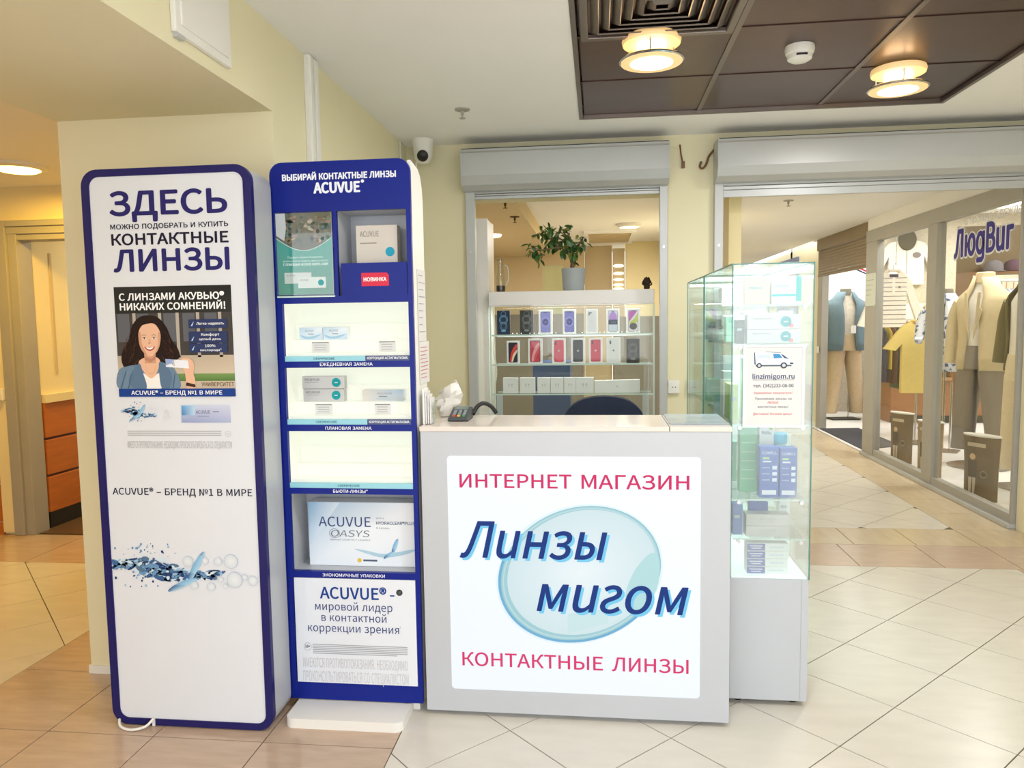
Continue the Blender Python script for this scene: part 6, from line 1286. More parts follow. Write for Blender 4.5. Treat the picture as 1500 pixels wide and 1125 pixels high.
for nm, x0, x1, y0, y1, z0, z1, m_, art, lb in (
    ('lens_carton', .531, .620, F, F + .05, 1.5005, 1.600, col('beige', (226, 214, 200)), art_none, 'pale beige carton on the top shelf of the glass case'),
    ('lens_carton', .626, .730, F, F + .05, 1.5005, 1.600, col('white', (232, 240, 240)), art_teal, 'white carton with bright teal stripes on the top glass shelf'),
    ('lens_carton', .541, .731, F, F + .06, 1.3575, 1.4095, col('grey', (214, 218, 220)), art_circ, 'pale carton with teal circle just above the paper sign'),
    ('lens_carton', .541, .731, F, F + .06, 1.4100, 1.4640, col('grey', (214, 218, 220)), art_circ, 'pale carton with teal circle on top of its twin'),
    ('vial_carton', .502, .534, F + .01, F + .05, 1.3575, 1.445, col('dark', (92, 110, 104)), art_none, 'narrow dark grey carton left of the teal circle cartons'),
    ('solution_carton', .592, .660, F, F + .05, .7855, .976, col('blue', (70, 106, 184)), art_blue, 'blue solution carton with white lettering, left of the pair'),
    ('solution_carton', .664, .726, F, F + .05, .7855, .972, col('blue2', (76, 108, 180)), art_blue, 'blue solution carton with white lettering, right of the pair'),
    ('solution_carton', .536, .600, F + .09, F + .14, .7855, 1.035, col('green', (96, 190, 142)), art_green, 'tall green solution carton behind the blue pair'),
    ('solution_carton', .610, .664, F + .10, F + .15, .7855, 1.04, col('white', (232, 240, 240)), art_renu, 'white solution carton behind the blue pair beside the green one'),
    ('lens_carton', .545, .703, F, F + .06, .6375, .678, silver, art_silv, 'silver lens carton on the second lowest shelf, lower of two'),
    ('lens_carton', .545, .703, F, F + .06, .6785, .722, silver, art_silv, 'silver lens carton on the second lowest shelf, upper of two'),
    ('lens_carton', .570, .640, F + .075, F + .11, .6375, .752, col('blue', (70, 106, 184)), art_none, 'blue carton peeking out behind the two silver cartons'),
    ('lens_carton', .500, .536, F + .02, F + .07, .6375, .755, col('blue3', (96, 126, 184)), art_none, 'slim blue carton left of the two silver cartons'),
    ('lens_carton', .550, .698, F, F + .06, .4945, .5235, col('white', (232, 240, 240)), art_end, 'white carton with blue end, bottom of the lowest stack'),
    ('lens_carton', .550, .698, F, F + .06, .5240, .5530, col('white', (232, 240, 240)), art_end, 'white carton with blue end, second from bottom of lowest stack'),
    ('lens_carton', .550, .698, F, F + .06, .5535, .5825, col('white', (232, 240, 240)), art_end, 'white carton with blue end, third from bottom of lowest stack'),
    ('lens_carton', .550, .698, F, F + .06, .5830, .6120, col('white', (232, 240, 240)), art_end, 'white carton with blue end, top of lowest stack'),
    ('lens_carton', .498, .530, F + .10, F + .22, 1.0625, 1.20, col('lime', (196, 220, 140)), art_none, 'lime green carton left of the paper sign'),
    ('lens_carton', .498, .560, F + .25, F + .33, 1.0625, 1.24, col('white', (232, 240, 240)), art_none, 'white carton left of paper sign behind the lime one'),
    ('lens_carton', .736, .752, F + .03, F + .10, 1.0625, 1.20, col('indigo', (50, 60, 150)), art_none, 'slim indigo carton right of the paper sign'),
    ('lens_carton', .55, .70, F + .12, F + .18, 1.0625, 1.30, col('mint', (176, 220, 200)), art_none, 'mint carton hidden behind the paper sign'),
    ('lens_carton', .51, .60, 3.10, 3.16, 1.3575, 1.46, col('mint', (176, 220, 200)), art_none, 'mint carton deep in the case above the sign'),
    ('lens_carton', .63, .74, 3.10, 3.16, 1.3575, 1.47, col('white', (232, 240, 240)), art_none, 'white carton deep in the case above the sign'),
    ('lens_carton', .51, .58, 3.22, 3.30, 1.5005, 1.58, col('grey', (214, 218, 220)), art_none, 'grey carton deep on the top shelf of the glass case'),
    ('lens_carton', .50, .56, 3.12, 3.20, .7855, .95, col('seagreen', (110, 176, 150)), art_none, 'sea green carton at the left deep in the lower shelf'),
    ('lens_carton', .51, .60, 3.62, 3.70, 1.3575, 1.45, col('darkgrey', (120, 132, 130)), art_none, 'dark grey carton in the second glass case, upper shelf'),
    ('lens_carton', .51, .62, 3.62, 3.70, 1.0625, 1.17, col('seagreen', (110, 176, 150)), art_none, 'sea green carton in the second glass case, middle shelf'),
    ('lens_carton', .64, .74, 3.64, 3.72, 1.0625, 1.16, col('white', (232, 240, 240)), art_none, 'white carton in the second glass case, middle shelf'),
    ('lens_carton', .64, .74, 3.64, 3.72, 1.3575, 1.44, col('grey', (214, 218, 220)), art_none, 'pale grey carton in the second glass case, upper shelf'),
):
    pack(nm, x0, x1, y0, y1, z0, z1, m_, lb, 'box', GP, art)
# rows of white cartons deeper on the shelves
words = {1.5005: 'top', 1.3575: 'second', 1.0625: 'third', .7855: 'fourth', .6375: 'fifth', .4945: 'lowest'}
for z0, hh in ((1.5005, .10), (1.3575, .12), (1.0625, .24), (.7855, .21), (.6375, .115), (.4945, .12)):
    for k, (x0, x1, y0) in enumerate(((.706, .748, 3.02), (.54, .64, 3.36), (.65, .748, 3.30))):
        pack('lens_carton', x0, x1, y0, y0 + .05, z0, z0 + hh - .012 * k, col('white', (232, 240, 240)), 'white carton on the %s shelf of the glass case, %s' % (words[z0], ('right behind the front row', 'farthest back on the left', 'farther back on the right')[k]), 'box', GP, art_none)
b = thing('solution_bottle', 'clear bottle with bright cyan cap behind the blue cartons', 'bottle', (.690, F + .12, .7855))
m = M(); m.lathe([(.028, .7855), (.03, .80), (.03, .95), (.02, .97), (.018, .975)], 20, (.690, F + .12, 0)); obj('body', m, mat('pale_bottle', (206, 232, 238), .2), b, smooth=40)
m = M(); m.lathe([(.027, .972), (.028, 1.0), (.026, 1.012), (0, 1.014)], 20, (.690, F + .12, 0)); obj('cap', m, mat('cyan_cap', (60, 190, 226), .3), b, smooth=40)
for k, (x, y) in enumerate(((.505, 3.30), (.53, 3.36), (.515, 3.42))):
    b = thing('lens_vial', ('small clear lens vial left of the pale cartons, nearest of three', 'small clear lens vial left of the pale cartons, middle of three', 'small clear lens vial left of the pale cartons, farthest of three')[k], 'vial', (x, y, 1.3575), group='lens vials in the glass case')
    m = M(); m.lathe([(.011, 1.3575), (.012, 1.40), (.008, 1.408)], 12, (x, y, 0)); obj('glass_body', m, mat('vial_glass', (150, 166, 160), .1), b, smooth=40)
    m = M(); m.lathe([(.010, 1.408), (.010, 1.42), (0, 1.421)], 12, (x, y, 0)); obj('stopper', m, mat('vial_cap', (110, 116, 116), .3, .6), b)

# ------------------------------------------------------------------ phone showcase behind the first shutter
sc = thing('phone_showcase', 'glass phone showcase with white top beam in the shutter window', 'display case', (-.18, 5.15, 0))
m = M(); m.box(-.727, .364, 5.0, 5.30, 1.560, 1.652); obj('top_beam', m, white_board, sc, bevel=.003)
for z in (1.365, 1.166, .966):
    m = M(); m.box(-.712, .362, 5.015, 5.29, z - .008, z); sh = obj('glass_shelf', m, show_m, sc)
    m = M(); m.box(-.712, .362, 5.012, 5.015, z - .009, z + .001); obj('shelf_edge', m, rim_m, sh)
    m = M(); m.box(-.712, .362, 5.278, 5.288, z - .02, z - .008); obj('shelf_rail', m, alu_m, sh)
for nm, bx, mt_ in (('front_glass', (-.720, .362, 5.004, 5.008, .02, 1.56), show_m), ('back_glass', (-.720, .362, 5.292, 5.296, .02, 1.56), show_m), ('side_glass', (-.722, -.717, 5.004, 5.296, .02, 1.56), show_m), ('side_glass', (.359, .364, 5.004, 5.296, .02, 1.56), show_m)):
    m = M(); m.box(*bx); obj(nm, m, mt_, sc)
for x in (-.719, .361):
    m = M(); m.box(x - .006, x + .006, 5.0, 5.006, .02, 1.56); obj('corner_profile', m, rim_m, sc)
for x in (-.70, .325):
    m = M(); m.box(x - .02, x + .02, 5.27, 5.29, .02, .94); obj('upright', m, white_lac, sc)
m = M(); m.box(-.727, .364, 5.0, 5.30, 0, .35); obj('plinth', m, white_lac, sc)
for k in range(30):
    if k % 4 != 3:
        x = -.57 + k * .029
        if x < .30:
            m = M(); m.lathe([(.003, 0), (.003, .002)], 8, (x, 5.009, 1.374), 'y'); obj('light_dot', m, mat('light_dot', (255, 255, 255), .4, emit=1.5), sc)
ld = bpy.data.lights.new('showcase_light', 'AREA'); ld.shape = 'RECTANGLE'; ld.size = 1.0; ld.size_y = .2; ld.energy = 9; ld.color = (1, .98, .94)
lo = bpy.data.objects.new('showcase_light', ld); COL.objects.link(lo); lo.parent = sc; lo.location = (0, 0, 1.55)
m = M(); m.tube(smooth_curve([(-.70, 5.03, 1.54), (-.693, 5.03, 1.40), (-.70, 5.03, 1.25), (-.685, 5.03, 1.12), (-.70, 5.03, .98), (-.69, 5.03, .80), (-.66, 5.03, .72)], 5, False), .004, 6)
obj('light_wire', m, white_pl, sc, smooth=60)

INK = {}
def phone_rings(pr, w_, h_, base, line_):
    pr.rect(-w_ / 2, w_ / 2, 0, h_, base, 0)
    for k, (cz, r_) in enumerate(((.62, .34), (.62, .24), (.36, .30), (.36, .19), (.86, .2))):
        pr.ring(0, h_ * cz, w_ * r_, w_ * r_, .12, line_, 1 + k, 24)
    pr.ell(0, h_ * .16, w_ * .2, h_ * .04, line_, 6)
def phone_screen(pr, w_, h_, cols, extra):
    a, b, c_, d = -w_ * .36, w_ * .36, h_ * .07, h_ * .93
    pr.poly(rrect(a, b, c_, d, w_ * .1), (40, 42, 52), 1)
    pr.poly(rrect(a + w_ * .02, b - w_ * .02, c_ + w_ * .02, d - w_ * .02, w_ * .09), cols, 2)
    extra(pr, w_, h_)
    pr.rect(-w_ * .14, w_ * .14, d - w_ * .07, d - w_ * .03, (30, 30, 38), 8)
def ex_rings(pr, w_, h_):
    for r_, c_ in ((.33, (150, 150, 226)), (.25, (96, 96, 190)), (.17, (160, 160, 232)), (.1, (100, 98, 196))):
        pr.ell(0, h_ * .5, w_ * r_, w_ * r_ * 1.15, c_, int(7 - r_ * 12), n=20)
def ex_swirl(c1, c2):
    def f(pr, w_, h_):
        pr.blob([(-w_ * .25, h_ * .15), (-w_ * .1, h_ * .55), (w_ * .25, h_ * .85), (w_ * .32, h_ * .7), (w_ * .05, h_ * .45), (-w_ * .1, h_ * .12)], c1, 4)
        pr.blob([(-w_ * .12, h_ * .12), (w_ * .02, h_ * .42), (w_ * .32, h_ * .62), (w_ * .3, h_ * .5), (w_ * .1, h_ * .3), (w_ * .0, h_ * .12)], c2, 5)
    return f
def ex_purple(pr, w_, h_):
    pr.blob([(-w_ * .3, h_ * .7), (0, h_ * .9), (w_ * .3, h_ * .7), (w_ * .2, h_ * .52), (-w_ * .2, h_ * .52)], (176, 130, 214), 4)
    pr.rect(-w_ * .33, w_ * .33, h_ * .36, h_ * .56, (34, 42, 66), 5); pr.rect(-w_ * .2, w_ * .2, h_ * .44, h_ * .47, (96, 110, 150), 6)
def ex_colour(pr, w_, h_):
    pr.poly([(-w_ * .33, h_ * .9), (w_ * .3, h_ * .9), (-w_ * .33, h_ * .45)], (196, 90, 190), 4)
    pr.blob([(-w_ * .3, h_ * .42), (w_ * .1, h_ * .6), (w_ * .33, h_ * .8), (w_ * .33, h_ * .5), (0, h_ * .36)], (196, 206, 70), 5)
    pr.ell(0, h_ * .28, w_ * .28, h_ * .14, (84, 72, 66), 6)
def phone_back(pr, w_, h_, c_, cams=2, mark=(240, 240, 240)):
    pr.poly(rrect(-w_ * .36, w_ * .36, h_ * .07, h_ * .93, w_ * .1), c_, 1)
    for k in range(cams):
        pr.ell(-w_ * .22 + (k == 2) * w_ * .14, h_ * (.85 - .07 * (k % 2)) - (k == 2) * .0, w_ * .065, w_ * .065, (46, 48, 54), 2, n=14); pr.ell(-w_ * .22 + (k == 2) * w_ * .14, h_ * (.85 - .07 * (k % 2)), w_ * .03, w_ * .03, (110, 114, 122), 3, n=10)
    pr.ell(-w_ * .018, h_ * .5, w_ * .05, w_ * .058, mark, 3, n=14); pr.ell(w_ * .022, h_ * .5, w_ * .05, w_ * .058, mark, 3, n=14); pr.ell(w_ * .02, h_ * .5 + w_ * .085, w_ * .025, w_ * .012, mark, 3, n=10, ang=.8); pr.ell(w_ * .085, h_ * .505, w_ * .025, w_ * .03, c_, 4, n=10)
white_c = mat('white_phone_carton', (238, 238, 240), .35, var=.006)
navy_c = mat('navy_phone_carton', (34, 48, 74), .3, var=.05)
graph_c = mat('graphite_phone_carton', (66, 66, 66), .3, var=.05)
PG = 'phone boxes in the showcase'
def phone(xc, z, w_, h_, m_, label, art, y=5.05, dz=.028):
    t = thing('phone_box', label, 'phone box', (xc, y, z + .0005), group=PG)
    mb = M(); mb.box(-w_ / 2, w_ / 2, 0, dz, 0, h_); obj('carton', mb, m_, t, local=True, bevel=.0015)
    pr = P(0); art(pr, w_, h_); pr.build('printed_front', print_m, t, local=True)
VIO = [(126, 124, 206)] * 24
scr = lambda c_, e: (lambda pr, w_, h_: phone_screen(pr, w_, h_, c_, e))
bk = lambda c_, n=2, mk=(240, 240, 240): (lambda pr, w_, h_: phone_back(pr, w_, h_, c_, n, mk))
for xc, w_, m_, lb, art in (
    (-.636, .087, navy_c, 'navy phone box with glowing blue rings, top row far left', lambda pr, w_, h_: phone_rings(pr, w_, h_, (32, 48, 76), (120, 166, 206))),
    (-.479, .090, graph_c, 'graphite phone box with grey rings, top row second', lambda pr, w_, h_: phone_rings(pr, w_, h_, (60, 62, 66), (136, 138, 140))),
    (-.352, .092, white_c, 'white box with violet phone screen, top row third', scr((128, 126, 208), ex_rings)),
    (-.192, .088, white_c, 'white box with violet phone screen, top row fourth', scr((116, 114, 200), ex_rings)),
    (-.042, .080, white_c, 'white phone box with triple camera picture, top row centre right', bk((222, 222, 226), 3, (196, 196, 202))),
    (.097, .087, white_c, 'white box with purple and black phone screen, top row', scr((206, 214, 230), ex_purple)),
    (.230, .089, white_c, 'white box with pink and lime phone screen, top row far right', scr((236, 226, 236), ex_colour))):
    phone(xc, 1.365, w_, .162, m_, lb, art)
for xc, w_, h_, m_, lb, art in (
    (-.574, .086, .157, white_c, 'white box with red and white swirl screen, second row far left', scr((52, 40, 62), ex_swirl((226, 70, 70), (250, 226, 200)))),
    (-.424, .096, .170, white_c, 'white box with red swirl phone screen, second row', scr((206, 66, 88), ex_swirl((240, 170, 176), (226, 90, 106)))),
    (-.264, .091, .170, white_c, 'white box with coral red phone back, left of the black one', bk((220, 76, 98))),
    (-.136, .093, .170, white_c, 'white box with black phone back, second row centre', bk((58, 58, 60))),
    (-.018, .091, .170, white_c, 'white box with coral red phone back, right of the black one', bk((214, 70, 94))),
    (.100, .093, .170, white_c, 'all white phone box with dark mark, second row', bk((232, 232, 234), 2, (120, 120, 126))),
    (.228, .086, .162, graph_c, 'graphite phone box with grey rings, second row far right', lambda pr, w_, h_: phone_rings(pr, w_, h_, (70, 68, 66), (132, 130, 126)))):
    phone(xc, 1.166, w_, h_, m_, lb, art)
def art_buds(pr, w_, h_):
    for sx in (-1, 1):
        pr.ell(sx * w_ * .1, h_ * .56, w_ * .05, h_ * .07, (206, 206, 210), 1, n=14); pr.rect(sx * w_ * .1 - w_ * .015, sx * w_ * .1 + w_ * .015, h_ * .36, h_ * .52, (210, 210, 214), 1)
for k, (xc, w_) in enumerate(((-.595, .102), (-.480, .104), (-.369, .086), (-.279, .087), (-.192, .080), (-.092, .118))):
    t = thing('earphone_box', 'small square white earphone box on the third shelf, number %s from the left' % ('first', 'second', 'third', 'fourth', 'fifth', 'sixth')[k] if False else
              ('leftmost small white box on the third showcase shelf', 'second small white box from left on the third shelf', 'third small white box from left on the third shelf', 'fourth small white box from left on the third shelf', 'fifth small white box from left on the third shelf', 'widest small white box, next to the long one')[k], 'box', (xc, 5.05, .9665), group='small white boxes on the third shelf')
    mb = M(); mb.box(-w_ / 2, w_ / 2, 0, .04, 0, .106); obj('carton', mb, white_c, t, local=True, bevel=.002)
    pr = P(0); art_buds(pr, w_, .106); pr.build('printed_front', print_m, t, local=True)
t = thing('long_white_box', 'long white carton at the right of the third showcase shelf', 'box', (.123, 5.05, .9665))
mb = M(); mb.prism([(-.151, 0), (.151, 0), (.151, .09), (-.151, .082)], 'y', 0, .05); obj('carton', mb, white_c, t, local=True, bevel=.002)
pr = P(0); pr.ell(0, .045, .006, .006, (206, 206, 210), 1); pr.build('printed_front', print_m, t, local=True)

# on top of and beside the showcase
t = thing('white_pillar', 'white square pillar standing left of the phone showcase', 'pillar', (-.785, 5.25, 0))
m = M(); m.box(-.83, -.745, 5.11, 5.42, 0, 2.15); obj('shaft', m, white_board, t, bevel=.003)
m = M(); m.box(-.83, -.742, 5.10, 5.13, 0, 2.152); obj('front_board', m, white_board, t, bevel=.002)
pl = thing('potted_plant', 'leafy money tree in a grey pot on the phone showcase', 'plant', (-.165, 5.15, 1.652))
m = M(); m.lathe([(0, 1.654), (.068, 1.652), (.073, 1.66), (.082, 1.805), (.077, 1.805), (.070, 1.775), (0, 1.77)], 28, (-.165, 5.15, 0)); obj('pot', m, mat('grey_blue_pot', (168, 176, 180), .5), pl, smooth=40)
m = M(); m.lathe([(.063, 1.772), (0, 1.776)], 20, (-.165, 5.15, 0)); obj('soil', m, mat('soil', (66, 50, 36), .9), pl)
bark = mat('bark', (120, 100, 70), .8, var=.15, scale=30)
leaf_ms = [mat('leaf_green', (66, 110, 46), .35, var=.2, scale=20), mat('leaf_dark', (44, 84, 40), .35, var=.2, scale=20), mat('leaf_olive', (116, 128, 60), .4, var=.2, scale=20)]
branches = [[(-.172, 5.15, 1.77), (-.178, 5.15, 1.84), (-.20, 5.15, 1.90), (-.25, 5.14, 1.95), (-.30, 5.13, 1.99), (-.32, 5.13, 2.06)],
            [(-.172, 5.15, 1.82), (-.168, 5.15, 1.90), (-.175, 5.15, 1.98), (-.20, 5.16, 2.04), (-.215, 5.15, 2.07)],
            [(-.168, 5.15, 1.80), (-.15, 5.15, 1.89), (-.13, 5.14, 1.96), (-.10, 5.13, 2.00)],
            [(-.25, 5.14, 1.95), (-.32, 5.12, 1.94), (-.38, 5.11, 1.93), (-.43, 5.11, 1.95)],
            [(-.30, 5.13, 1.99), (-.34, 5.12, 2.03), (-.37, 5.12, 2.06)],
            [(-.175, 5.15, 1.98), (-.24, 5.16, 2.0), (-.28, 5.17, 2.03)]]
for b_ in branches:
    m = M(); m.tube(smooth_curve(b_, 3, False), [.009 - .006 * i / ((len(b_) - 1) * 3) for i in range((len(b_) - 1) * 3 + 1)], 6); obj('branch', m, bark, pl, smooth=60)
rnd = random.Random(12)
def leaf_mesh(L):
    mb = M()
    n = 6
    vs = []
    for i in range(n + 1):
        f = i / n
        wv = L * .26 * math.sin(PI * min(1, f * .92 + .06)) ** .9
        zz = -L * .22 * f * f
        vs += [(-wv, L * f, zz + wv * .25), (0, L * f, zz), (wv, L * f, zz + wv * .25)]
    fs = []
    for i in range(n):
        for k in (0, 1):
            a = i * 3 + k
            fs.append((a, a + 1, a + 4, a + 3))
    mb.add(vs, fs)
    return mb
proto = []
for k in range(3):
    me_o = obj('leaf', leaf_mesh(.052), leaf_ms[k], pl, local=True, recalc=False, smooth=80)
    proto.append(me_o)
used = set()
cl = [((-.315, 2.06), .055, 37), ((-.36, 2.05), .04, 20), ((-.43, 1.945), .045, 27), ((-.40, 1.90), .035, 16), ((-.29, 1.99), .05, 32), ((-.215, 2.06), .04, 21), ((-.18, 1.99), .045, 27), ((-.135, 1.95), .04, 27), ((-.10, 2.0), .03, 13), ((-.24, 1.94), .035, 16), ((-.16, 1.90), .025, 12), ((-.17, 1.84), .015, 6)]
for (cx, cz), sp, n in cl:
    for k in range(n):
        pi_ = rnd.choice((0, 0, 0, 1, 1, 2))
        if pi_ not in used:
            o = proto[pi_]; used.add(pi_)
        else:
            o = proto[pi_].copy(); COL.objects.link(o)
        o.parent = pl
        px, py, pz = cx + rnd.gauss(0, sp * .6), 5.14 + rnd.gauss(0, sp * .7), cz + rnd.gauss(0, sp * .5)
        o.location = (px + .165, py - 5.15, pz - 1.652)
        o.rotation_euler = (rnd.uniform(-1.5, .2), rnd.uniform(-.5, .5), rnd.uniform(0, 2 * PI))
        s_ = rnd.uniform(.7, 1.15); o.scale = (s_, s_, s_)
t = thing('pine_cone', 'dark open pine cone at the right end of showcase top', 'pine cone', (.322, 5.10, 1.652))
m = M(); m.lathe([(.012, 1.652), (.02, 1.66), (.02, 1.70), (.004, 1.728)], 10, (.322, 5.10, 0)); obj('core', m, mat('cone_brown', (52, 38, 30), .8), t)
for k in range(22):
    a = k * 2.4; f = k / 22
    m = M(); r_ = .052 - .03 * f
    m.add([(0, .006, 0), (.013, r_ * .8, .004), (0, r_, .014), (-.013, r_ * .8, .004), (0, r_ * .8, -.002)], [(0, 1, 2, 3), (0, 3, 4), (0, 4, 1), (1, 4, 2), (4, 3, 2)])
    o = obj('scale', m, MATS['cone_brown'], t, local=True); o.location = (0, 0, .008 + .058 * f); o.rotation_euler = (.5, 0, a)
t = thing('glass_decanter', 'clear glass jug with dark contents by the white pillar', 'jug', (-.665, 5.16, 1.652))
m = M(); m.lathe([(.03, 1.654), (.034, 1.68), (.03, 1.76), (.022, 1.82), (.03, 1.88)], 20, (-.665, 5.16, 0)); obj('glass_body', m, glass_mat('jug_glass', (240, 240, 232), 0.3), t, smooth=60)
m = M(); m.lathe([(.028, 1.656), (.031, 1.68), (.030, 1.70), (0, 1.70)], 20, (-.665, 5.16, 0)); obj('contents', m, mat('dark_contents', (56, 40, 30), .5), t)
m = M(); m.tube(smooth_curve([(-.636, 5.16, 1.84), (-.615, 5.16, 1.82), (-.612, 5.16, 1.74), (-.634, 5.16, 1.70)], 4, False), .004, 6); obj('handle', m, rim_m, t, smooth=60)

# inner room fittings
t = thing('ceiling_grille', 'tan slatted air grille in the ceiling behind the plant', 'vent', (.13, 9.2, 2.46))
m = M(); m.frame([(-.16, 8.6), (.43, 8.6), (.43, 9.85), (-.16, 9.85)], [(-.11, 8.66), (.38, 8.66), (.38, 9.79), (-.11, 9.79)], 'z', 2.43, 2.459); obj('frame', m, ceil_m, t)
for k in range(9):
    m = M(); m.box(-.11, .38, 8.70 + k * .125, 8.73 + k * .125, 2.435, 2.455); obj('slat', m, tan_m, t)
m = M(); m.box(-.12, .39, 8.64, 9.8, 2.452, 2.459); obj('backing', m, mat('dark_tan', (150, 124, 84), .8), t)
t = thing('ceiling_lamp', 'round white flush lamp on the ceiling behind the showcase', 'lamp', (.33, 8.1, 2.46))
m = M(); m.lathe([(.14, 2.459), (.14, 2.44), (.11, 2.425)], 24, (.33, 8.1, 0)); obj('housing', m, white_pl, t, smooth=40)
m = M(); m.lathe([(.11, 2.427), (.08, 2.42), (0, 2.418)], 24, (.33, 8.1, 0)); obj('diffuser', m, mat('soft_lamp', (255, 240, 214), .4, emit=1.6), t)
area_in(t, -.06, .25, 48, (1, .96, .9))
t = thing('ceiling_lamp', 'flush lamp on the low tan ceiling of the inner room', 'lamp', (-1.1, 7.6, 2.33))
m = M(); m.lathe([(.14, 2.329), (.13, 2.31), (0, 2.30)], 24, (-1.1, 7.6, 0)); obj('diffuser', m, MATS['soft_lamp'], t)
area_in(t, -.05, .25, 36, (1, .95, .86))
t = thing('strip_mirror', 'narrow mirror strip with painted lamp reflections beside the yellow wall', 'mirror', (.27, 10.15, 0))
m = M(); m.box(.19, .352, 10.12, 10.15, 0, 2.40); obj('frame_board', m, tan_m, t)
for k, z in enumerate((2.17, 2.07, 1.99, 1.92, 1.87, 1.82)):  # glowing discs painted in as lamp reflections on the strip
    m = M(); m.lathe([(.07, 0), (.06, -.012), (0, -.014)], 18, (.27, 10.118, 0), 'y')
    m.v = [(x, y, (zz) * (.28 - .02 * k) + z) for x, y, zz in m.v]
    obj('reflection_disc', m, mat('lamp_reflection_glow', (255, 244, 220), .3, emit=2.0), t)
m = M(); m.box(-.70, -.30, 8.0, 8.5, 0.002, 1.02)
obj('blue_cabinet', m, mat('blue_cabinet_paint', (58, 78, 120), .5), loc=(-.5, 8.25, 0.002), bevel=.01, label='dark blue cabinet seen through the showcase shelves', cat='cabinet')
m = M(); m.box(-.55, .45, 6.4, 7.4, .002, .012)
obj('door_mat', m, mat('grey_mat', (104, 100, 94), .9), loc=(0, 6.9, .002), label='grey floor mat seen below the showcase shelves', cat='mat')
# ------------------------------------------------------------------ clothing shop front
SX = 2.80
sf = thing('shop_front', 'grey aluminium glazed shop front of the clothing shop', 'shop front', (SX, 6.8, 0))
m = M(); m.box(2.765, 2.845, 5.345, 8.25, 2.21, 2.33); obj('header_beam', m, alu_d, sf, bevel=.004)
m = M(); m.box(2.75, 2.85, 5.345, 8.28, 0, .035); obj('sill', m, alu_m, sf, bevel=.004)
for y0, y1 in ((6.78, 7.95), (5.375, 6.60)):
    m = M(); m.box(2.775, 2.835, y0, y1, .035, .095); obj('bottom_rail', m, alu_d, sf)
for y0, y1 in ((7.95, 8.25), (6.60, 6.78)):
    m = M(); m.box(2.768, 2.842, y0, y1, .035, 2.21); obj('mullion', m, alu_d, sf, bevel=.004)
m = M(); m.box(2.772, 2.838, 5.347, 5.375, .036, 2.21); obj('mullion', m, alu_d, sf)
for y0, y1 in ((6.78, 7.95), (5.375, 6.60)):
    m = M(); m.box(2.798, 2.804, y0, y1, .095, 2.21); obj('pane', m, pane_m, sf)
m = M(); m.box(2.865, 2.95, 10.13, 10.32, 0, 2.435); obj('door_post', m, alu_d, loc=(2.9, 10.22, 0), bevel=.004, label='grey metal post at the far side of the clothing shop door', cat='post')
q = P(0); q.poly(rrect(0, .30, 0, .33, .03), (206, 214, 206), 1)
for k in range(4):
    q.rect(.03, .24 - .03 * k, .26 - k * .05, .265 - k * .05, (150, 160, 156), 2)
o = q.build('hours_sticker', print_m, sf, rot=-PI / 2, local=True); o.location = (2.764 - SX, 8.24 - 6.8, 1.56)
white_line = (238, 240, 244); VI = (48, 36, 150)
q = P(0)
q.text('МУЖСКАЯ ОДЕЖДА', .10, .90, .205, .045, white_line, 2, bold=.03)
o = q.build('window_lettering', print_m, sf, rot=-PI / 2, local=True); o.location = (2.797 - SX, 6.30 - 6.8, 1.93)
o = P(0).text('Лю\u0002Вuг', -.008, .868, -.004, .212, white_line, 1, bold=.075).text('Лю\u0002Вuг', 0, .86, 0, .205, VI, 3, bold=.035).build('window_logo', print_m, sf, rot=-PI / 2, local=True); o.location = (2.797 - SX, 6.36 - 6.8, 1.905)

rs = thing('roller_shutter', 'brown roller shutter half lowered over the clothing shop door', 'shutter', (2.83, 9.2, 1.98))
sh_m = mat('brown_shutter', (132, 116, 88), .5, .2, var=.06)
for k in range(9):
    z = 1.985 + k * .034
    m = M(); m.prism([(2.815, z), (2.822, z), (2.822, z + .032), (2.815, z + .032), (2.810, z + .016)], 'y', 8.26, 10.12); obj('slat', m, sh_m, rs)
m = M(); m.box(2.79, 2.86, 8.26, 10.12, 2.295, 2.438); obj('housing', m, sh_m, rs, bevel=.006)
m = M(); m.box(2.805, 2.83, 8.26, 10.12, 1.965, 1.985); obj('bottom_bar', m, sh_m, rs)
socket(2.86, 10.22, 1.03, 'white wall socket on the grey post of the clothing shop', axis='x')
m = M(); m.prism([(2.86, 8.50), (2.86, 10.1), (3.36, 10.15), (3.36, 8.75)], 'z', .0025, .010)
obj('entrance_mat', m, mat('charcoal_mat', (58, 58, 64), .95, var=.1, scale=60), loc=(3.4, 9.4, .0025), label='charcoal entrance mat inside the clothing shop doorway', cat='mat')

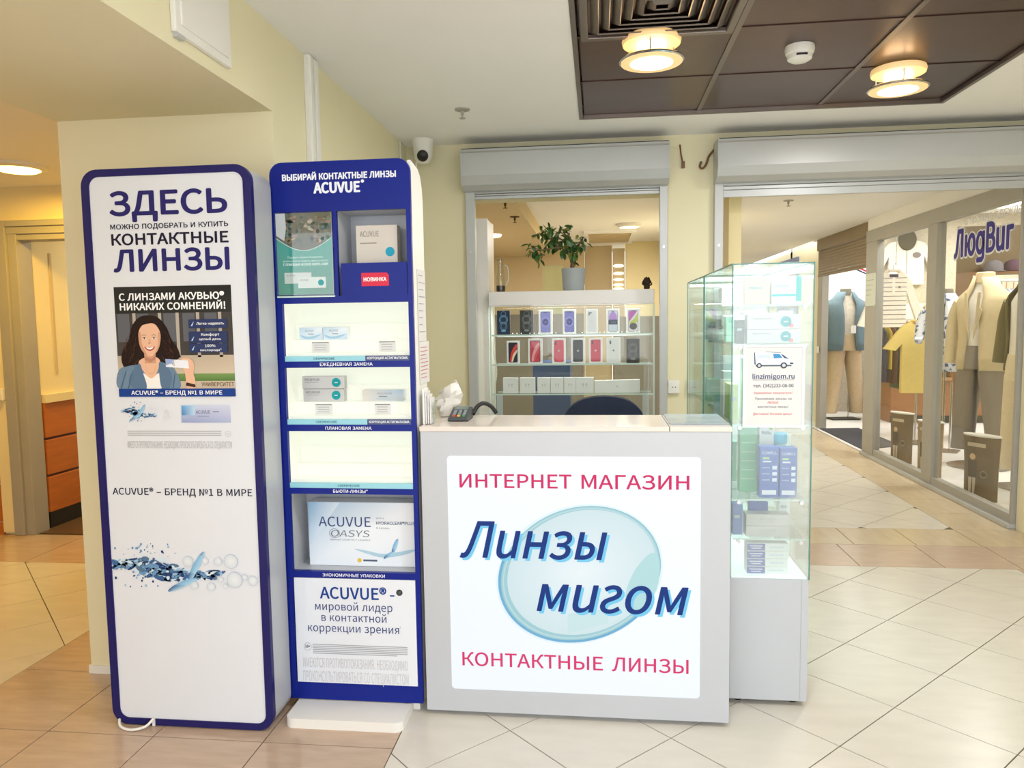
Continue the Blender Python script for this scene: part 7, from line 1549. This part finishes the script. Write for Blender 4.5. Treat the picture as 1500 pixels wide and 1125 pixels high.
# tapered advertising columns standing behind the glass
def column_stand(y, x, h, w_, tone, lb):
    t = thing('cardboard_column', lb, 'ad stand', (x, y, .0025), rot=-PI / 2 + .5, group='cardboard advertising columns behind the shop glass')
    d = mat('cardboard_' + tone, {'brown': (104, 84, 54), 'tan': (150, 128, 96), 'dark': (92, 72, 44)}[tone], .6, var=.1)
    m = M()
    el = lambda s_, z: [(s_ * w_ * math.cos(2 * PI * k / 20), s_ * w_ * .4 * math.sin(2 * PI * k / 20), z) for k in range(20)]
    m.loft([el(.9, 0), el(.92, h * .5), el(1.0, h)]); obj('sleeve', m, d, t, local=True, smooth=40)
    m = M(); m.loft([el(1.02, h), el(1.02, h + .012)]); obj('top_cap', m, white_pl, t, local=True, smooth=40)
    pr = P(-w_ * .405)
    pr.rect(-w_ * .5, w_ * .5, h * .84, h * .90, (196, 184, 160), 1)
    pr.ell(-w_ * .2, h * .68, w_ * .16, h * .05, (206, 176, 140), 2)
    pr.poly([(-w_ * .45, h * .62), (w_ * .05, h * .62), (w_ * .02, h * .35), (-w_ * .42, h * .35)], (66, 54, 40), 2)
    pr.poly([(-w_ * .4, h * .35), (-w_ * .22, h * .35), (-w_ * .26, h * .05), (-w_ * .38, h * .05)], (196, 184, 166), 2); pr.poly([(-w_ * .18, h * .35), (w_ * .0, h * .35), (-w_ * .06, h * .05), (-w_ * .16, h * .05)], (196, 184, 166), 2)
    pr.ell(w_ * .42, h * .42, w_ * .2, h * .06, (150, 136, 110), 2); pr.ell(w_ * .42, h * .42, w_ * .15, h * .04, (70, 62, 48), 3)
    pr.build('printed_figure', print_m, t, local=True)
column_stand(7.76, 2.98, .49, .13, 'brown', 'dark cardboard advertising column nearest the shop doorway')
column_stand(7.12, 2.98, .49, .13, 'tan', 'tan cardboard advertising column behind the middle mullion')
column_stand(6.22, 2.99, .50, .15, 'dark', 'brown cardboard advertising column beneath the beige jacket')

# ------------------------------------------------------------------ mannequins and clothes
def ring(cx, cy, z, rx, ry, n=24, p_=2.4):
    out = []
    for k in range(n):
        a = 2 * PI * k / n
        ca, sa = math.cos(a), math.sin(a)
        out.append((cx + rx * abs(ca) ** (2 / p_) * (1 if ca >= 0 else -1), cy + ry * abs(sa) ** (2 / p_) * (1 if sa >= 0 else -1), z))
    return out
def arc(z, rx, ry, gap, n=25, sh=0):
    return [(rx * math.sin(gap + (2 * PI - 2 * gap) * k / (n - 1)), -ry * math.cos(gap + (2 * PI - 2 * gap) * k / (n - 1)) + sh, z) for k in range(n)]
def trousers(t, m_, z_top, z_foot, wd=.17):
    mb = M()
    zc = z_top - .22
    hips = [ring(0, 0, z_top, wd, wd * .68), ring(0, 0, z_top - .10, wd * 1.08, wd * .74), ring(0, 0, zc, wd * 1.12, wd * .74)]
    mb.loft(hips)
    for s_ in (-1, 1):
        mb.loft([ring(s_ * wd * .52, 0, zc + .05, wd * .54, wd * .66), ring(s_ * wd * .56, 0, zc - .05, wd * .55, wd * .64), ring(s_ * wd * .74, -.01, (zc + z_foot) / 2, wd * .46, wd * .52), ring(s_ * wd * .95, .01, z_foot, wd * .44, wd * .50)])
    return obj('trousers', mb, m_, t, local=True, smooth=60)
def jacket(t, m_, z_hem, z_sh, z_neck, wd, gap, name='jacket', sleeve_z=None, sub=0):
    mb = M()
    H = z_sh - z_hem
    prof = [(z_hem, 1.0, .66, gap * 1.15), (z_hem + H * .18, .98, .64, gap), (z_hem + H * .42, .93, .60, gap * .9), (z_hem + H * .70, 1.02, .62, gap * .9), (z_sh - .06, 1.08, .58, gap), (z_sh - .01, 1.0, .50, gap * 1.05), (z_sh + (z_neck - z_sh) * .4, .62, .42, gap * 1.1), (z_neck, .40, .40, gap * 1.2)]
    mb.loft([arc(z, wd * a, wd * b, g) for z, a, b, g in prof], caps=False, closed=False)
    o = obj(name, mb, m_, t, local=True, smooth=70, solid=.014, recalc=False)
    for s_ in (-1, 1):
        q = M()
        pts = smooth_curve([(s_ * wd * .93, 0, z_sh - .07), (s_ * wd * 1.18, .0, z_sh - .20), (s_ * wd * 1.26, -.01, z_hem + H * .48), (s_ * wd * 1.24, -.05, sleeve_z or z_hem + .06)], 4, False)
        n_ = len(pts)
        q.tube(pts, [wd * (.30 - .09 * i / (n_ - 1)) for i in range(n_)], 14)
        obj('sleeve', q, m_, t, local=True, smooth=60)
    return o
def lapels(t, m_, z0, z1, wd):
    for s_ in (-1, 1):
        q = M(); q.prism([(s_ * .02, z0), (s_ * wd * .42, z0 + (z1 - z0) * .62), (s_ * wd * .30, z0 + (z1 - z0) * .70), (s_ * wd * .34, z1), (s_ * wd * .22, z1)], 'y', -wd * .66, -wd * .63)
        obj('lapel', q, m_, t, local=True, bevel=.004)
def torso(t, m_, z0, z_sh, z_neck, wd, name='shirt'):
    mb = M(); mb.loft([ring(0, 0, z0, wd * .88, wd * .58), ring(0, 0, (z0 + z_sh) / 2, wd * .86, wd * .56), ring(0, 0, z_sh - .05, wd * .92, wd * .52), ring(0, 0, z_sh + (z_neck - z_sh) * .5, wd * .5, wd * .36), ring(0, 0, z_neck, wd * .32, wd * .32)])
    return obj(name, mb, m_, t, local=True, smooth=60)
def neck_cap(t, z, wd, m_):
    mb = M(); mb.lathe([(wd * .31, z - .05), (wd * .29, z + .04), (wd * .24, z + .05), (0, z + .052)], 20); obj('neck', mb, m_, t, local=True, smooth=40)
def base_plate(t, m_, r_=.2, square=False, z_foot=.12):
    mb = M()
    if square: mb.prism(rrect(-r_, r_, -r_ * .7, r_ * .7, .03), 'z', 0, .012)
    else: mb.lathe([(r_, 0), (r_, .010), (r_ * .9, .016), (0, .018)], 32)
    obj('base', mb, m_, t, local=True, smooth=40)
    mb = M(); mb.tube([(.07, 0, .01), (.07, 0, z_foot + .25)], .012, 10); obj('rod', mb, chrome_m, t, local=True)
fab = lambda n, c_, v_=.06, s_=30: mat('fabric_' + n, c_, .85, var=v_, scale=s_, bump=.15)
skin_m = mat('mannequin_beige', (216, 196, 160), .5)
plate = mat('brushed_base_plate', (150, 142, 130), .25, .7)
t = thing('mannequin', 'headless mannequin in blue-grey jacket and beige trousers in shop doorway', 'mannequin', (3.46, 11.1, .0025), rot=.1)
base_plate(t, black_m, .2, True, .1)
trousers(t, fab('beige', (186, 166, 136)), 1.20, .09, .20)
torso(t, fab('oatmeal', (206, 200, 186), .1), 1.10, 1.62, 1.80, .22)
jacket(t, fab('bluegrey', (96, 116, 126)), .98, 1.66, 1.80, .29, .30)
neck_cap(t, 1.80, .26, mat('grey_neck', (120, 116, 106), .6))
m = M(); m.box(.01, .08, -.175, -.168, 1.22, 1.33); obj('price_label', m, paper_m, t, local=True)
t = thing('mannequin', 'headless mannequin in beige blazer and grey trousers behind shop glass', 'mannequin', (3.62, 7.58, .0025), rot=-1.1)
base_plate(t, plate, .27, False, .15)
trousers(t, fab('taupe', (126, 118, 112)), 1.16, .15, .20)
torso(t, fab('white', (232, 228, 218)), 1.0, 1.62, 1.76, .215)
jacket(t, fab('sand', (204, 188, 152)), .93, 1.64, 1.80, .25, .30, sleeve_z=.98)
lapels(t, fab('sand', (204, 188, 152)), 1.22, 1.66, .25)
neck_cap(t, 1.80, .27, skin_m)
t = thing('mannequin', 'mannequin in white top, olive jacket and cream trousers at the glass edge', 'mannequin', (3.52, 6.58, .0025), rot=-1.35)
base_plate(t, plate, .24, True, .15)
trousers(t, fab('cream', (222, 206, 174)), 1.12, .15, .19)
torso(t, fab('white', (232, 228, 218)), 1.05, 1.60, 1.74, .21)
jacket(t, fab('olive', (92, 84, 46)), .98, 1.62, 1.76, .24, .75)
neck_cap(t, 1.76, .26, skin_m)

def shirt_outline(w_, h_, sl, slw, neck=.09):
    a = w_ / 2
    d = .22 * sl + .02
    right = [(a, 0), (a, h_ - .24), (a + d - .01, h_ - .06 - sl), (a + d + slw * .85, h_ - .04 - sl), (a + slw * .45, h_ - .12), (a * .93, h_ - .035), (neck, h_)]
    return right + [(0, h_ - .05)] + [(-x, z) for x, z in reversed(right)]
def hung_shirt(nm, lb, loc, rot, w_, h_, sl, slw, m_, art=None, thick=.05, group=None, hanger=True):
    t = thing(nm, lb, 'clothing', loc, rot, group)
    mb = M(); mb.prism(shirt_outline(w_, h_, sl, slw), 'y', -thick / 2, thick / 2); obj('fabric', mb, m_, t, local=True, bevel=.003)
    mb = M(); mb.tube(smooth_curve([(-.09, 0, h_ - .005), (-.06, -.01, h_ + .02), (0, -.014, h_ + .012), (.06, -.01, h_ + .02), (.09, 0, h_ - .005)], 4, False), .014, 8); obj('collar', mb, m_, t, local=True, smooth=60)
    if hanger:
        mb = M(); mb.tube([(-w_ * .42, 0, h_ - .05), (0, 0, h_ + .03), (w_ * .42, 0, h_ - .05)], .008, 8); ho = obj('hanger', mb, mat('light_wood', (206, 170, 116), .5), t, local=True)
        mb = M(); mb.tube(smooth_curve([(0, 0, h_ + .03), (0, 0, h_ + .08), (.02, 0, h_ + .10), (.03, 0, h_ + .08)], 3, False), .003, 6); obj('hook', mb, chrome_m, ho, local=True)
    if art:
        pr = P(-thick / 2 - .001); art(pr, w_, h_); pr.build('pattern', print_m, t, local=True)
    return t
def art_stripe(pr, w_, h_):
    for k in range(11):
        z = h_ * (.06 + .082 * k)
        pr.rect(-w_ * .485, w_ * .485, z, z + .008, (120, 116, 132), 1)
    pr.rect(-.015, .015, h_ * .62, h_ * .9, (240, 238, 232), 2); pr.rect(-.05, .05, h_ * .9, h_ * .955, (48, 50, 84), 2); pr.rect(w_ * .18, w_ * .26, h_ * .70, h_ * .74, (120, 116, 120), 2)
hung_shirt('striped_polo', 'white polo shirt with thin grey stripes and navy collar', (3.50, 9.5, 1.32), 0, .30, .66, .60, .11, fab('offwhite', (236, 230, 220)), art_stripe)
mb = M(); mb.tube([(3.53, 9.5, 2.06), (3.53, 9.5, 2.949)], .003, 6)
obj('hanging_wire', mb, chrome_m, loc=(3.53, 9.5, 2.06), label='thin wire from the ceiling holding the striped polo', cat='wire')
def art_zip(pr, w_, h_):
    pr.rect(-.006, .006, .03, h_ * .9, (150, 148, 142), 1); pr.ell(w_ * .28, h_ * .66, .06, .045, (126, 116, 116), 1); pr.rect(-w_ * .36, -w_ * .14, h_ * .62, h_ * .625, (150, 146, 140), 1)
t = hung_shirt('white_bomber_jacket', 'white zip jacket with dark collar hung high on shop wall', (4.58, 11.96, 1.92), 0, .50, .66, .36, .14, fab('chalk', (222, 218, 208)), art_zip, .07)
m = M(); m.lathe([(.13, 0), (.12, .03), (0, .035)], 24, (0, -.05, .66), 'y'); m.v = [(x, -y * 1.0 - .09, z * 1.2 - .13) for x, y, z in m.v]; obj('dark_lining', m, mat('dark_lining', (76, 72, 58), .8), t, local=True)
def shirt_stand(t, z):
    mb = M(); mb.tube([(0, 0, -z + .012), (0, 0, .1)], .012, 10); obj('stand_rod', mb, chrome_m, t, local=True)
    mb = M(); mb.prism(rrect(-.16, .16, -.12, .12, .03), 'z', -z, -z + .012); obj('stand_base', mb, plate, t, local=True)
def shirt_stand(t, z):
    mb = M(); mb.tube([(0, 0, -z + .012), (0, 0, .1)], .012, 10); obj('stand_rod', mb, chrome_m, t, local=True)
    mb = M(); mb.prism(rrect(-.16, .16, -.12, .12, .03), 'z', -z, -z + .012); obj('stand_base', mb, plate, t, local=True)
def floral_mat():
    m = bpy.data.materials.new('blue_flower_fabric')
    m.use_nodes = True
    nt = m.node_tree
    b = nt.nodes['Principled BSDF']; b.inputs['Roughness'].default_value = .85
    tc = nt.nodes.new('ShaderNodeTexCoord')
    vo = nt.nodes.new('ShaderNodeTexVoronoi'); vo.inputs['Scale'].default_value = 16
    no = nt.nodes.new('ShaderNodeTexNoise'); no.inputs['Scale'].default_value = 70
    ad = nt.nodes.new('ShaderNodeMath'); ad.operation = 'MULTIPLY_ADD'; ad.inputs[1].default_value = .9
    cr = nt.nodes.new('ShaderNodeValToRGB')
    cr.color_ramp.interpolation = 'CONSTANT'
    e = cr.color_ramp.elements
    e[0].position = 0; e[0].color = lin((58, 76, 124)) + (1,)
    e[1].position = .72; e[1].color = lin((128, 154, 200)) + (1,)
    x = e.new(.80); x.color = lin((222, 228, 240)) + (1,)
    nt.links.new(tc.outputs['Object'], vo.inputs['Vector']); nt.links.new(tc.outputs['Object'], no.inputs['Vector'])
    nt.links.new(no.outputs['Fac'], ad.inputs[0]); nt.links.new(vo.outputs['Distance'], ad.inputs[2])
    nt.links.new(ad.outputs[0], cr.inputs['Fac']); nt.links.new(cr.outputs['Color'], b.inputs['Base Color'])
    return m
fl_m = floral_mat()
t = thing('mannequin', 'torso stand in white shirt with blue flowers behind the middle mullion', 'mannequin', (3.66, 8.45, .0025), rot=-.6)
base_plate(t, plate, .16, True, .5)
mb = M(); mb.tube([(0, 0, .012), (0, 0, 1.0)], .012, 10); obj('stand_rod', mb, chrome_m, t, local=True)
jacket(t, fl_m, .86, 1.56, 1.68, .20, .03, name='shirt', sleeve_z=1.22)
neck_cap(t, 1.68, .2, mat('grey_neck', (120, 116, 106), .6))
shirt_stand(hung_shirt('yellow_tshirt', 'pale yellow shirt on a stand beside the blue flower shirt', (3.58, 8.95, .58), -.1, .34, .80, .26, .13, fab('yellow', (222, 198, 116)), None, .08), .5675)
def art_whites(pr, w_, h_):
    pr.rect(-w_ * .02, w_ * .02, h_ * .2, h_ * .9, (220, 218, 222), 1)
    for s_ in (-1, 1):
        pr.poly([(s_ * w_ * .2, h_ * .97), (s_ * w_ * .5, h_ * .84), (s_ * w_ * .5, h_ * .80), (s_ * w_ * .2, h_ * .92)], (176, 40, 60), 1); pr.poly([(s_ * w_ * .2, h_ * .91), (s_ * w_ * .5, h_ * .78), (s_ * w_ * .5, h_ * .75), (s_ * w_ * .2, h_ * .87)], (40, 44, 70), 1)
hung_shirt('white_track_top', 'white track top with red and navy stripes behind doorway mannequin', (3.72, 11.965, 1.55), 0, .62, .70, .45, .15, fab('bright', (238, 236, 238)), art_whites, .06)

rail = thing('clothes_rail', 'chrome clothes rail under the striped polo shirt', 'clothes rail', (3.72, 9.85, 0))
m = M(); m.tube([(3.42, 9.85, 1.40), (4.05, 9.85, 1.40)], .012, 10); obj('bar', m, chrome_m, rail)
for x in (3.42, 4.05):
    m = M(); m.tube([(x, 9.85, .003), (x, 9.85, 1.40)], .012, 10); obj('upright', m, chrome_m, rail)
    m = M(); m.tube([(x, 9.65, .02), (x, 10.05, .02)], .014, 10); obj('foot', m, chrome_m, rail)
for k, (n_, c_, x, w_, z0, lb) in enumerate((('navy', (40, 50, 88), 3.50, .09, .64, 'navy garment on rail under the striped polo'), ('gold', (226, 196, 76), 3.576, .035, .80, 'narrow yellow garment on rail between navy and dark red ones'), ('wine', (84, 40, 54), 3.635, .05, .62, 'dark red garment on rail beside the green striped one'), ('forest', (40, 84, 70), 3.69, .05, .56, 'dark green garment on the clothes rail'), ('ink', (34, 40, 62), 3.745, .05, .60, 'ink blue garment on rail beside the coral one'), ('coral', (226, 92, 76), 3.82, .08, .58, 'bright coral garment at the right of the rail'))):
    t = thing('hanging_garment', lb, 'clothing', (x, 9.85, z0), group='garments on the clothes rail')
    mb = M(); mb.loft([ring(x, 9.85, z0, w_ * .55, .17, 16), ring(x, 9.85, z0 + .3, w_ * .5, .18, 16), ring(x, 9.85, 1.25, w_ * .42, .17, 16), ring(x, 9.85, 1.34, w_ * .2, .04, 16)]); obj('cloth', mb, fab(n_, c_), t, smooth=50)
    mb = M(); mb.tube([(x, 9.85, 1.33), (x, 9.85, 1.388)], .004, 6); obj('hook', mb, chrome_m, t)

tb = thing('display_shelf', 'wooden wall shelf with folded shirts in the clothing shop', 'shelf', (4.62, 11.7, 0))
m = M(); m.box(4.2, 5.1, 11.5, 11.98, 1.34, 1.37); obj('board', m, dwood_m, tb)
for x in (4.22, 5.08):
    m = M(); m.box(x - .02, x + .02, 11.5, 11.98, .003, 1.34); obj('side', m, dwood_m, tb)
for k in range(4):
    for x0, m_, lb in ((4.40, fab('offwhite', (236, 230, 220)), 'white folded shirt in the left stack on the wall shelf'), (4.72, (fab('gold2', (222, 190, 80)), fab('sand2', (196, 176, 130)), fab('gold2', (222, 190, 80)), fab('pale', (226, 214, 170)))[k], 'yellowish folded shirt in the right stack on the wall shelf')):
        t = thing('folded_shirt', lb + (', bottom one', ', second from bottom', ', third from bottom', ', topmost one')[k], 'clothing', (x0 + .14, 11.7, 1.3705 + k * .066), group='white folded shirts' if x0 < 4.6 else 'yellowish folded shirts')
        mb = M(); mb.prism(rrect(x0, x0 + .29, 1.3705 + k * .066, 1.435 + k * .066, .025, 4), 'y', 11.55, 11.9); obj('cloth', mb, m_, t, smooth=40)

cab = thing('wooden_counter', 'orange-brown wooden counter at the back of the clothing shop', 'counter', (4.6, 10.9, 0))
m = M(); m.box(3.95, 5.2, 10.7, 11.2, .003, .55); obj('body', m, mat('counter_wood', (150, 100, 62), .5, var=.12, scale=4, stretch=(1, 1, 5)), cab, bevel=.006)
m = M(); m.box(3.92, 5.23, 10.67, 11.23, .55, .58); obj('top', m, dwood_m, cab, bevel=.004)
m = M(); m.box(3.95, 5.2, 10.69, 10.70, .003, .10); obj('kick_board', m, black_m, cab)
# right hand clothes rail behind the blazer
rail = thing('clothes_rail', 'wall clothes rail with shirts behind the beige blazer', 'clothes rail', (4.85, 9.0, 0))
m = M(); m.tube([(4.45, 9.0, 1.83), (5.6, 9.0, 1.83)], .016, 10); obj('bar', m, white_pl, rail)
for x in (4.46, 5.58):
    m = M(); m.tube([(x, 9.0, .003), (x, 9.0, 1.83)], .014, 10); obj('upright', m, chrome_m, rail)
for k in range(7):
    x = 4.52 + k * .075
    c_ = ((196, 206, 226), (226, 226, 232), (120, 140, 180), (210, 206, 214), (150, 140, 150), (70, 74, 84), (226, 220, 210))[k]
    lb = ('pale blue shirt, first on the rail behind the blazer', 'white shirt, second on the rail behind the blazer', 'mid blue shirt, third on the rail behind the blazer', 'pale grey shirt, fourth on the rail behind the blazer', 'mauve grey shirt, fifth on the rail behind the blazer', 'charcoal shirt, sixth on the rail behind the blazer', 'cream shirt, last on the rail behind the blazer')[k]
    t = thing('hanging_shirt', lb, 'clothing', (x, 9.0, .85), group='shirts on the rail behind the blazer')
    mb = M(); mb.loft([ring(x, 9.0, .85 + .03 * (k % 3), .03, .2, 16), ring(x, 9.0, 1.3, .03, .21, 16), ring(x, 9.0, 1.66, .028, .2, 16), ring(x, 9.0, 1.74, .012, .05, 16)]); obj('cloth', mb, fab('rack%d' % k, c_), t, smooth=50)
    mb = M(); mb.tube([(x, 9.0, 1.73), (x, 9.0, 1.812)], .004, 6); obj('hook', mb, mat('hook_wood', (190, 120, 70), .5), t)
sh = thing('cap_shelf', 'dark wooden wall shelf holding caps in clothing shop', 'shelf', (4.9, 9.4, 1.92))
m = M(); m.box(4.25, 5.7, 9.25, 9.6, 1.92, 1.945); obj('board', m, dwood_m, sh)
m = M(); m.box(4.25, 5.7, 9.58, 9.6, 1.945, 2.5); obj('back_board', m, mat('dark_board', (110, 92, 66), .6, var=.1), sh)
m = M(); m.box(4.25, 4.28, 9.25, 9.6, .003, 1.92); obj('leg', m, dwood_m, sh)
m = M(); m.box(5.67, 5.70, 9.25, 9.6, .003, 1.92); obj('leg', m, dwood_m, sh)
for k, (x, c_, lb) in enumerate(((4.58, (120, 116, 124), 'grey cap on the wall shelf, leftmost'), (4.80, (90, 60, 84), 'plum cap on the wall shelf in the middle'), (5.03, (170, 166, 166), 'pale striped cap on the wall shelf, rightmost'))):
    t = thing('cap', lb, 'cap', (x, 9.42, 1.9455), group='caps on the wall shelf')
    mb = M(); mb.lathe([(.10, 1.9455), (.105, 2.0), (.085, 2.06), (.04, 2.085), (0, 2.09)], 20, (x, 9.42, 0)); obj('crown', mb, fab('cap%d' % k, c_), t, smooth=60)
    mb = M(); mb.prism([(x + .1 * math.cos(PI + PI * j / 8), 9.40 + .17 * math.sin(PI + PI * j / 8)) for j in range(9)], 'z', 1.948, 1.956); obj('peak', mb, fab('cap%d' % k, c_), t)
for x, y, lb, pw in ((3.7, 7.2, 'added round lamp on clothing shop ceiling above the blazer', 50), (5.7, 10.7, 'added round lamp on clothing shop ceiling above the rails', 75), (5.6, 8.2, 'added round lamp on clothing shop ceiling at the side', 60), (3.4, 10.9, 'added round lamp on clothing shop ceiling above doorway mannequin', 45)):  # unseen lamps added to light the shop interior
    t = thing('ceiling_lamp', lb, 'lamp', (x, y, 2.95), group='added clothing shop lamps')
    m = M(); m.lathe([(.63, 2.949), (.63, 2.93), (.58, 2.915), (0, 2.912)], 32, (x, y, 0)); obj('diffuser', m, mat('added_shop_lamp', (255, 246, 230), .4, emit=2.0), t, smooth=40)
    area_in(t, -.06, 1.2, pw, (1, 1, .97))
t = thing('ceiling_lamp', 'flush lamp on the corridor ceiling behind the wide shutter', 'lamp', (1.25, 7.9, 2.45))
m = M(); m.lathe([(.16, 2.449), (.15, 2.43), (0, 2.425)], 24, (1.25, 7.9, 0)); obj('diffuser', m, MATS['soft_lamp'], t)
area_in(t, -.05, .28, 24, (1, .93, .84))
t = thing('ceiling_lamp', 'flush lamp far down the corridor ceiling', 'lamp', (1.9, 12.0, 2.45))
m = M(); m.lathe([(.16, 2.449), (.15, 2.43), (0, 2.425)], 24, (1.9, 12.0, 0)); obj('diffuser', m, MATS['soft_lamp'], t)
area_in(t, -.05, .28, 24, (1, .93, .84))
# poster at the end of the corridor
t = thing('wall_poster', 'blue and red poster far down the corridor', 'poster', (2.94, 12.2, 1.9))
m = M(); m.box(2.93, 2.948, 11.6, 12.9, 1.5, 2.35); obj('board', m, mat('poster_blue', (110, 120, 150), .5), t)
m = M(); m.box(2.925, 2.931, 11.7, 12.1, 1.6, 2.25); obj('red_panel', m, mat('poster_red', (176, 84, 84), .5), t)
